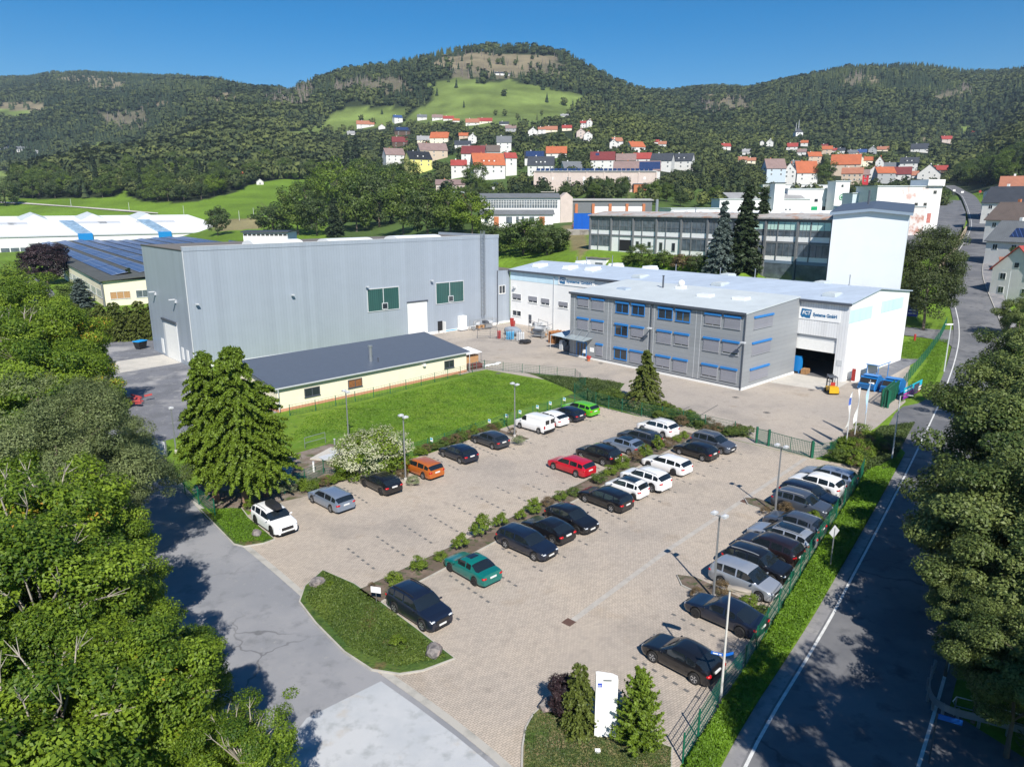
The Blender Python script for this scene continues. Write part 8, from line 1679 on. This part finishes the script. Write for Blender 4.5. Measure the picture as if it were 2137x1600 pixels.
for px, py, r_, kd, tl in [(824,1222,19,'g',1),(875,1192,20,'g',1),(920,1172,14,'g',1),(962,1150,17,'r',1.3),(1006,1122,21,'r',1.4),(1045,1103,15,'r',1.3),(1087,1088,12,'r',1.2),(1115,1072,17,'r',1.1),(1170,1046,14,'g',1),(1196,1036,13,'d',1),(1250,1010,16,'d',1),(1274,994,15,'g',1),(1299,980,17,'g',1.1),(1346,955,16,'g',1.1),(1372,943,11,'r',1.9),(1412,924,10,'g',1),(1428,916,10,'g',1)]:
    shrub(px, py, r_, kd, 'yellow-green rounded shrub in the central planting strip', PG, tl)
for px, py, r_, lab in [(1144,1058,14,'ball of brown foliage, leftmost brown one of the central strip'),(1323,967,17,'brown shrub behind silver compact, middle brown one of the central strip'),(1395,934,14,'brown shrub near the top end of the central strip'),(1505,1240,20,'brown shrub at foot of the lower lamp post'),(1638,1074,17,'brown shrub at foot of the upper lamp post'),(838,1000,14,'brown shrub left of lamp post by the orange estate'),(1068,908,10,'brown shrub left of lamp post by the white van'),(680,1016,13,'brown shrub right of the bluish silver estate nose')]: shrub(px, py, r_, 'b', lab)
for px, py, r_, kd, lab in [(862,1012,13,'v','pale leaved shrub right of lamp post by the orange estate'),(1084,928,12,'v','pale leaved shrub right of lamp post by the white van'),(1560,1270,20,'g','yellow-green shrub on the lower lamp island'),(1592,1284,14,'d','smallest shrub on the lower lamp island'),(1454,1248,14,'b','flat brown shrub left of the lower lamp post'),(1700,1090,15,'g','yellow-green shrub on the upper lamp island'),(1718,1102,12,'d','smallest shrub on the upper lamp island'),(1596,1076,12,'b','flat brown shrub left of the upper lamp post'),(600,1030,17,'v','white variegated shrub by the silver estate'),(635,1022,16,'g','green shrub right of the variegated one'),(830,1352,17,'r','bright yellow shrub on the grass island'),(775,1228,8,'b','dry wispy shrub at the tip of the grass island'),(690,1225,8,'g','small yellow plant near the top boulder'),(520,1062,12,'g','small bush under the conifers'),(1735,1075,14,'g','bright young maple bush on the shaded verge')]: shrub(px, py, r_, kd, lab)
rnd = random.Random(12); FG = 'hedge plants along the meadow fence'
for i in range(26):
    f = i/25; a = -60.5+11.5*f; x, y, _ = S(a, 15.0+.095*(a+59)+rnd.uniform(-.35,.5)); px, py = proj(x, y, 0); shrub(px, py, rnd.uniform(8,15), rnd.choice('ddgb'), 'low mixed shrub along the meadow fence behind the cars', FG)
for i in range(12):
    f = i/11; a = -73+5*f; x, y, _ = S(a, 14.0+.13*(a+73)+rnd.uniform(-.3,.5)); px, py = proj(x, y, 0); shrub(px, py, rnd.uniform(8,14), rnd.choice('dgg'), 'low green shrub by the fence below the concrete slab', 'low shrubs below the concrete slab')
for i in range(46):
    a = rnd.uniform(-33.6,-30.4); b = rnd.uniform(-3.5,17); x, y, _ = S(a+(.5 if b > 9 else 0), b); px, py = proj(x, y, 0); shrub(px, py, rnd.uniform(9,17), rnd.choice('dddgvb'), 'wild shrub in the planted bank between car park and yard', 'shrubs on the bank between car park and yard')
for i in range(34):
    a = rnd.uniform(-32.2,-23); b = rnd.uniform(-15.5,-12.2)+(a+28)*.03; x, y, _ = S(a, b); px, py = proj(x, y, 0); shrub(px, py, rnd.uniform(12,24), rnd.choice('ddgbr'), 'unruly shrub around the flagpoles', 'shrubs around the flagpoles')
x, y = G(775,985); t = thing('flowering_bush', 'big round bush covered in creamy white blossom beside the lamp post', 'bush', (x, y, 0), 0)
for cm, sc in ((CRM['flower'][0], (3.5,3.5,3.3)), (crown('leafy_part', L_yel, 71, n=9000, K=90, leaf=.07, rc=.26, low=-.6, lump=.1), (3.35,3.35,2.9))): o = bpy.data.objects.new('blossom' if sc[2] > 3 else 'foliage', cm); C.objects.link(o); o.parent = t; o.location = (0,0,1.2 if sc[2] > 3 else 1.45); o.scale = sc
# uncountable ground plants
def cover(name, poly, n, hmax, leaf, m, seed, pz=0., aspect=.4):
    rs = np.random.RandomState(seed); P = np.array(poly); lo, hi = P.min(0), P.max(0); pts = []
    while sum(len(p) for p in pts) < n: q = rs.uniform(lo, hi, (n, 2)); pts.append(q[inpoly(q[:,0], q[:,1], poly)])
    q = np.concatenate(pts)[:n]; hh = hmax*(.35+.65*vnoise(q[:,0]*1.1, q[:,1]*1.1, seed)); z = rs.uniform(0, 1, n)**.6*hh+pz
    z = z+np.where(q[:,1] > 112, terrain(q[:,0], q[:,1]), 0)
    Nn = rs.normal(size=(n, 3))*.7+np.array([0,-.1,.6]); me = leafmesh(name, np.stack([q[:,0], q[:,1], z], 1), Nn, leaf*rs.uniform(.6,1.3,n), .25+.6*vnoise(q[:,0]*.6, q[:,1]*.6, seed+3)+rs.uniform(-.2,.2,n), m, aspect, rs)
    o = bpy.data.objects.new(name, me); C.objects.link(o); tag(o, kind='stuff'); return o
fl = sl_([(-74.7,-25.6),(-69.8,-24.5),(-62.8,-23.1),(-52.7,-20.8),(-44.4,-19.0),(-36.6,-17.4),(-33.5,-16.6)])
rl = [(p[0]-.75, p[1]+.4) for p in ml if 22 < p[1] < 66]
o = cover('verge_plants', fl+rl[::-1], 90000, .5, .18, L_grass, 5); tag(o, 'bright green weeds covering the verge between fence and main road', 'verge plants')
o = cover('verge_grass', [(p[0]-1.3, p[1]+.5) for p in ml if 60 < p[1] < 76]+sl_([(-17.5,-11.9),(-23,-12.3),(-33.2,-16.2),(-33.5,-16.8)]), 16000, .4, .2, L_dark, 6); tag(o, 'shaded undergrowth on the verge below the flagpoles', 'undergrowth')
o = cover('island_plants', sl_([(-78.4,.6),(-80.9,-1.8),(-81.4,-8.2),(-80.4,-11.4),(-77.9,-12.5),(-77.8,-5.4),(-77.9,-2.2)]), 16000, .14, .13, L_green, 7, .12); tag(o, 'low creeping plants on the big grass island', 'ground cover')
o = cover('corner_plants', sl_([(-80.6,16),(-81.1,8.6),(-79.6,7.5),(-78.9,7.5),(-78.8,12.2),(-78.5,14)]), 6000, .16, .13, L_grass, 8, .12); tag(o, 'green ground cover in the small corner by the white crossover', 'ground cover')
o = cover('sign_island_grass', gl([(1095,1620),(1095,1530),(1115,1495),(1160,1466),(1330,1534),(1400,1566),(1400,1640)]), 12000, .10, .10, L_dark, 9, .12); tag(o, 'patchy grass around the sign pillar', 'grass')
o = cover('bank_plants', sl_([(-30.7,-4),(-33.2,-2),(-33.7,17),(-31.5,20.6),(-28.9,30.5),(-24.8,25),(-23.3,20),(-27.2,17.2),(-29.8,12),(-30.8,5)]), 26000, .45, .2, L_dark, 10); tag(o, 'dark creeping cover on the bank between meadow and yard', 'ground cover')
o = cover('meadow_tufts', gl([(600,925),(640,870),(965,790),(1010,780),(1100,790),(1190,812),(1070,862),(905,925),(840,945),(700,900)]), 26000, .16, .22, L_grass, 11, aspect=.25); tag(o, 'longer grass tufts in the fenced meadow', 'grass')
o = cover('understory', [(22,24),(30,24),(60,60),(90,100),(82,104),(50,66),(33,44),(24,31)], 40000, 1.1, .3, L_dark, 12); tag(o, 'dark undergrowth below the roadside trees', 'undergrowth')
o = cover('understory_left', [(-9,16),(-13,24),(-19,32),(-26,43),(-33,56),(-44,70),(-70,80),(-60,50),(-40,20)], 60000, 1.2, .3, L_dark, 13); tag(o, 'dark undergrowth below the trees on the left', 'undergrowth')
o = cover('roadside_grass', sl_([(-6,-9.6),(-4,-8.9),(9,-6.2),(25,-3),(25.5,-1.5),(23,-.8),(27,4),(37,3)])+[(p[0]-1.2,p[1]+.6) for p in ml[::-1] if 92 < p[1] < 122], 14000, .25, .2, L_grass, 14); tag(o, 'bright grass beside the white hall gable', 'grass')
# ------------------------------------------------------------------ woods beyond
def lowtree(kind, seed):
    rs = random.Random(seed)
    if kind == 'b':
        mb = MB(); mb.blob((0,0,.54), (.29,.29,.40), seed, k=1, jit=.2); r2 = np.random.RandomState(seed); nq = 170 if seed < 73 else 46; d = unit(r2, nq); d[:,2] = np.abs(d[:,2]+.35)-.35
        cl = unit(r2, 14); p = d*np.array([.36,.36,.44])*(.75+.35*np.abs(np.einsum('ij,kj->ik', d, cl)).max(1)**6)[:,None]*r2.uniform(.8,1.08,nq)[:,None]+np.array([0,0,.56]); sz_ = .13 if seed < 73 else .22
        for i in range(nq): nn = Vector(d[i])*.7+Vector(r2.normal(size=3))*.5+Vector((0,0,.4)); nn.normalize(); a = nn.orthogonal().normalized(); b = nn.cross(a); q = Vector(p[i]); s_ = sz_*r2.uniform(.6,1.2)*.5; mb.add([q-a*s_, q-b*s_, q+a*s_, q+b*s_], [(0,1,2,3)])
    else:
        mb = MB(); n = 7
        for z0, z1, r in ((.08,.55,.20),(.35,.80,.145),(.6,1.0,.09)):
            vs = [(r*rs.uniform(.75,1.2)*math.cos(6.283*i/n), r*rs.uniform(.75,1.2)*math.sin(6.283*i/n), z0+rs.uniform(-.03,.03)) for i in range(n)]+[(0,0,z1)]; mb.add(vs, [(i,(i+1)%n,n) for i in range(n)])
    V = np.array(mb.v); F = mb.f; return V, F
def forest(name, X, Y, Z, H, kinds, tints, protos, m, label):
    Vs, Ls, St, Tn = [], [], [], []; off = 0; loff = 0
    rs = np.random.RandomState(7); kinds = np.array(kinds)
    for k, (V, F) in enumerate(protos):
        idx = np.where(kinds == k)[0]
        if not len(idx): continue
        fl_ = np.concatenate([np.array(f) for f in F]); ln = np.array([len(f) for f in F]); a = rs.uniform(0, 6.28, len(idx)); ca, sa = np.cos(a), np.sin(a); wd = rs.uniform(.85, 1.3, len(idx))
        s = H[idx]; x = (V[None,:,0]*ca[:,None]-V[None,:,1]*sa[:,None])*(s*wd)[:,None]+X[idx][:,None]; y = (V[None,:,0]*sa[:,None]+V[None,:,1]*ca[:,None])*(s*wd)[:,None]+Y[idx][:,None]; z = V[None,:,2]*s[:,None]+Z[idx][:,None]
        Vs.append(np.stack([x, y, z], -1).reshape(-1, 3)); nv = len(V)
        Ls.append((fl_[None,:]+(np.arange(len(idx))*nv)[:,None]+off).ravel()); st = np.concatenate([[0], np.cumsum(ln)[:-1]])
        St.append((st[None,:]+(np.arange(len(idx))*len(fl_))[:,None]+loff).ravel()); Tn.append((tints[idx][:,None]+rs.uniform(-.16,.16,(len(idx),len(F)))).ravel())
        off += nv*len(idx); loff += len(fl_)*len(idx)
    V = np.concatenate(Vs).astype(np.float32); Lp = np.concatenate(Ls).astype(np.int32); St = np.concatenate(St).astype(np.int32); Tn = np.clip(np.concatenate(Tn), 0, 1).astype(np.float32)
    me = bpy.data.meshes.new(name); me.vertices.add(len(V)); me.vertices.foreach_set('co', V.ravel()); me.loops.add(len(Lp)); me.loops.foreach_set('vertex_index', Lp); me.polygons.add(len(St)); me.polygons.foreach_set('loop_start', St); me.update(calc_edges=True)
    at = me.attributes.new('tint', 'FLOAT', 'FACE'); at.data.foreach_set('value', Tn); me.materials.append(m); o = bpy.data.objects.new(name, me); C.objects.link(o); tag(o, label, 'woodland', kind='stuff'); return o
rs = np.random.RandomState(99)
PR = [lowtree('b', 71), lowtree('b', 74), lowtree('c', 75), lowtree('c', 76)]
# candidate sites on a jittered lattice
def lattice(y0, y1, step, t0=-.80, t1=.82):
    ys = np.arange(y0, y1, step); out = []
    for y in ys: xs = np.arange(t0*y-20, t1*y+20, step); out.append(np.stack([xs, np.full(len(xs), y)], 1))
    q = np.concatenate(out); q += rs.uniform(-.45, .45, q.shape)*step; return q
ROADX = [(p[0], p[1]) for p in ml]
def blocked(x, y, z):
    px, py = proj(x, y, z); r = np.zeros(px.shape, bool)
    for (hx, hy, w_, h_) in HOUSES: r |= (abs(px-hx) < w_*.55+4) & (py > hy-max(3,h_*.22)) & (py < hy+max(13, h_*.5))
    rx = np.interp(y, [p[1] for p in ROADX], [p[0] for p in ROADX]); r |= (abs(x-rx-3) < 14) & (y < 560)
    return r
q = lattice(330, 1150, 9.0); Z = terrain(q[:,0], q[:,1]); px, py = proj(q[:,0], q[:,1], Z)
keep = np.zeros(len(q), bool)
for p in BELT: keep |= inpoly(px, py, p)
vill = (px > 690) & (px < 1990) & (q[:,1] > 345); keep |= vill & (rs.uniform(size=len(q)) < .62)
keep |= (q[:,1] > 640) & ~cover_mask(q[:,0], q[:,1], Z, MEADOW+CLEAR+[[(560,300),(720,240),(760,256),(690,300),(600,310)]]) & ((px < 690) | (px > 1250) | (rs.uniform(size=len(q)) < .8))
keep &= ~cover_mask(q[:,0], q[:,1], Z, CLEAR+MEADOW) | (rs.uniform(size=len(q)) < .03)
keep &= ~blocked(q[:,0], q[:,1], Z) & (px > -80) & (px < 2220)
# open meadow between the belts
keep &= ~(inpoly(px, py, [(-200,412),(36,416),(250,418),(460,428),(505,402),(600,378),(672,372),(668,450),(530,470),(-200,470)]))
q = q[keep]; Z = Z[keep]; px = px[keep]; py = py[keep]; H = rs.uniform(9, 15, len(q))*np.where((px > 690) & (px < 1990), np.where(py > 235, .62, .8), 1.0)
order = np.argsort(-H/q[:,1]); near = order[:270]; rest = order[270:]
GN = 'individual trees between the village houses and along the near wood edge'
for j in near:
    kd = 'con' if rs.uniform() < .16 else ('dark' if rs.uniform() < .42 else ('y' if rs.uniform() < .10 else 'g')); h = H[j]*1.05
    if kd == 'con': conifer('conifer', 'dark conifer among the trees around the village gardens', q[j,0], q[j,1], Z[j]-.3, CNM['con'][j % 2], h*1.25, j*1., GN, 1.15)
    else: R = h*.42; tree_obj('broadleaf_tree', {'dark':'dark green garden tree near the village edge','g':'mid green garden tree near the village edge','y':'yellow-green garden tree near the village edge'}[kd], 'tree', q[j,0], q[j,1], Z[j]-.3, CRM[kd][j % len(CRM[kd])], R, h-R*.95, 0, j*1., GN+' '+kd)
def tn(x, y, n): return .12+.55*vnoise(x/45, y/45, 4)+rs.uniform(-.15,.2,n)
kk = np.where(rs.uniform(size=len(rest)) < .16, 2+rs.randint(0, 2, len(rest)), np.where(q[rest,1] < 620, 0, 1)); tint = tn(q[rest,0], q[rest,1], len(rest)); tint[kk >= 2] -= .2
forest('near_woodland', q[rest,0], q[rest,1], Z[rest]-.5, H[rest]*1.15, kk, tint, PR, L_far, 'mixed woodland around and behind the village')
q = lattice(1150, 2950, 10.5, -.80, .80); Z = terrain(q[:,0], q[:,1]); px, py = proj(q[:,0], q[:,1], Z)
t_ = q[:,0]/q[:,1]; dr = np.interp(t_, RT, RD); keep = (q[:,1] < dr+60) & ~cover_mask(q[:,0], q[:,1], Z, MEADOW+CLEAR)
_cl = cover_mask(q[:,0], q[:,1], Z, CLEAR); keep |= (q[:,1] < dr+30) & (rs.uniform(size=len(q)) < np.where(_cl, .30, .02+.55*(vnoise(q[:,0]/70, Z/9, 17) > .66))) & (q[:,1] > 1150)
# scattered bushes on the hilltop meadow
dead = cover_mask(q[:,0], q[:,1], Z, DEAD) & keep; keep &= ~(dead & (rs.uniform(size=len(q)) < .35)); q = q[keep]; Z = Z[keep]; dead = dead[keep]; px = px[keep]; py = py[keep]
n_ = len(q); H = rs.uniform(10, 17, n_)*np.where(dead, .85, 1); con = vnoise(q[:,0]/160, q[:,1]/160, 9)+.35*(q[:,1] > 2000)+.25*((py < 200)); kk = np.where(rs.uniform(size=n_) < np.clip(con*1.1-.1, .1, .95), 2+rs.randint(0, 2, n_), 1)
tint = tn(q[:,0], q[:,1], n_)*.85-.05; tint[kk >= 2] -= .18; live = ~(dead & (rs.uniform(size=n_) < .62))
forest('hill_woodland', q[live,0], q[live,1], Z[live]-1, H[live], kk[live], tint[live], PR, L_far, 'dark mixed forest covering the hills')
dl = ~live; forest('dead_spruces', q[dl,0], q[dl,1], Z[dl]-1, H[dl], np.full(dl.sum(), 3), tint[dl], PR[:3]+[(PR[3][0]*np.array([.45,.45,1]), PR[3][1])], L_fard, 'stands of grey dead spruce on the slopes')
# ------------------------------------------------------------------ air
_m = MB(); _m.box(-5200, 5200, -120, 5300, -300, 620); hzo = _m.build('haze', None or bpy.data.materials.new('haze_air')); tag(hzo, 'faint blue haze in the valley air', 'haze', kind='stuff')
_hm = hzo.data.materials[0]; _hm.use_nodes = True; _ht = _hm.node_tree; _ht.nodes.remove(_ht.nodes['Principled BSDF']); _pv = _ht.nodes.new('ShaderNodeVolumePrincipled'); _pv.inputs['Color'].default_value = (.60,.78,1,1); _pv.inputs['Density'].default_value = .00008; _pv.inputs['Anisotropy'].default_value = .0
_ht.links.new(_pv.outputs[0], _ht.nodes['Material Output'].inputs['Volume'])
SC.cycles.volume_bounces = 0
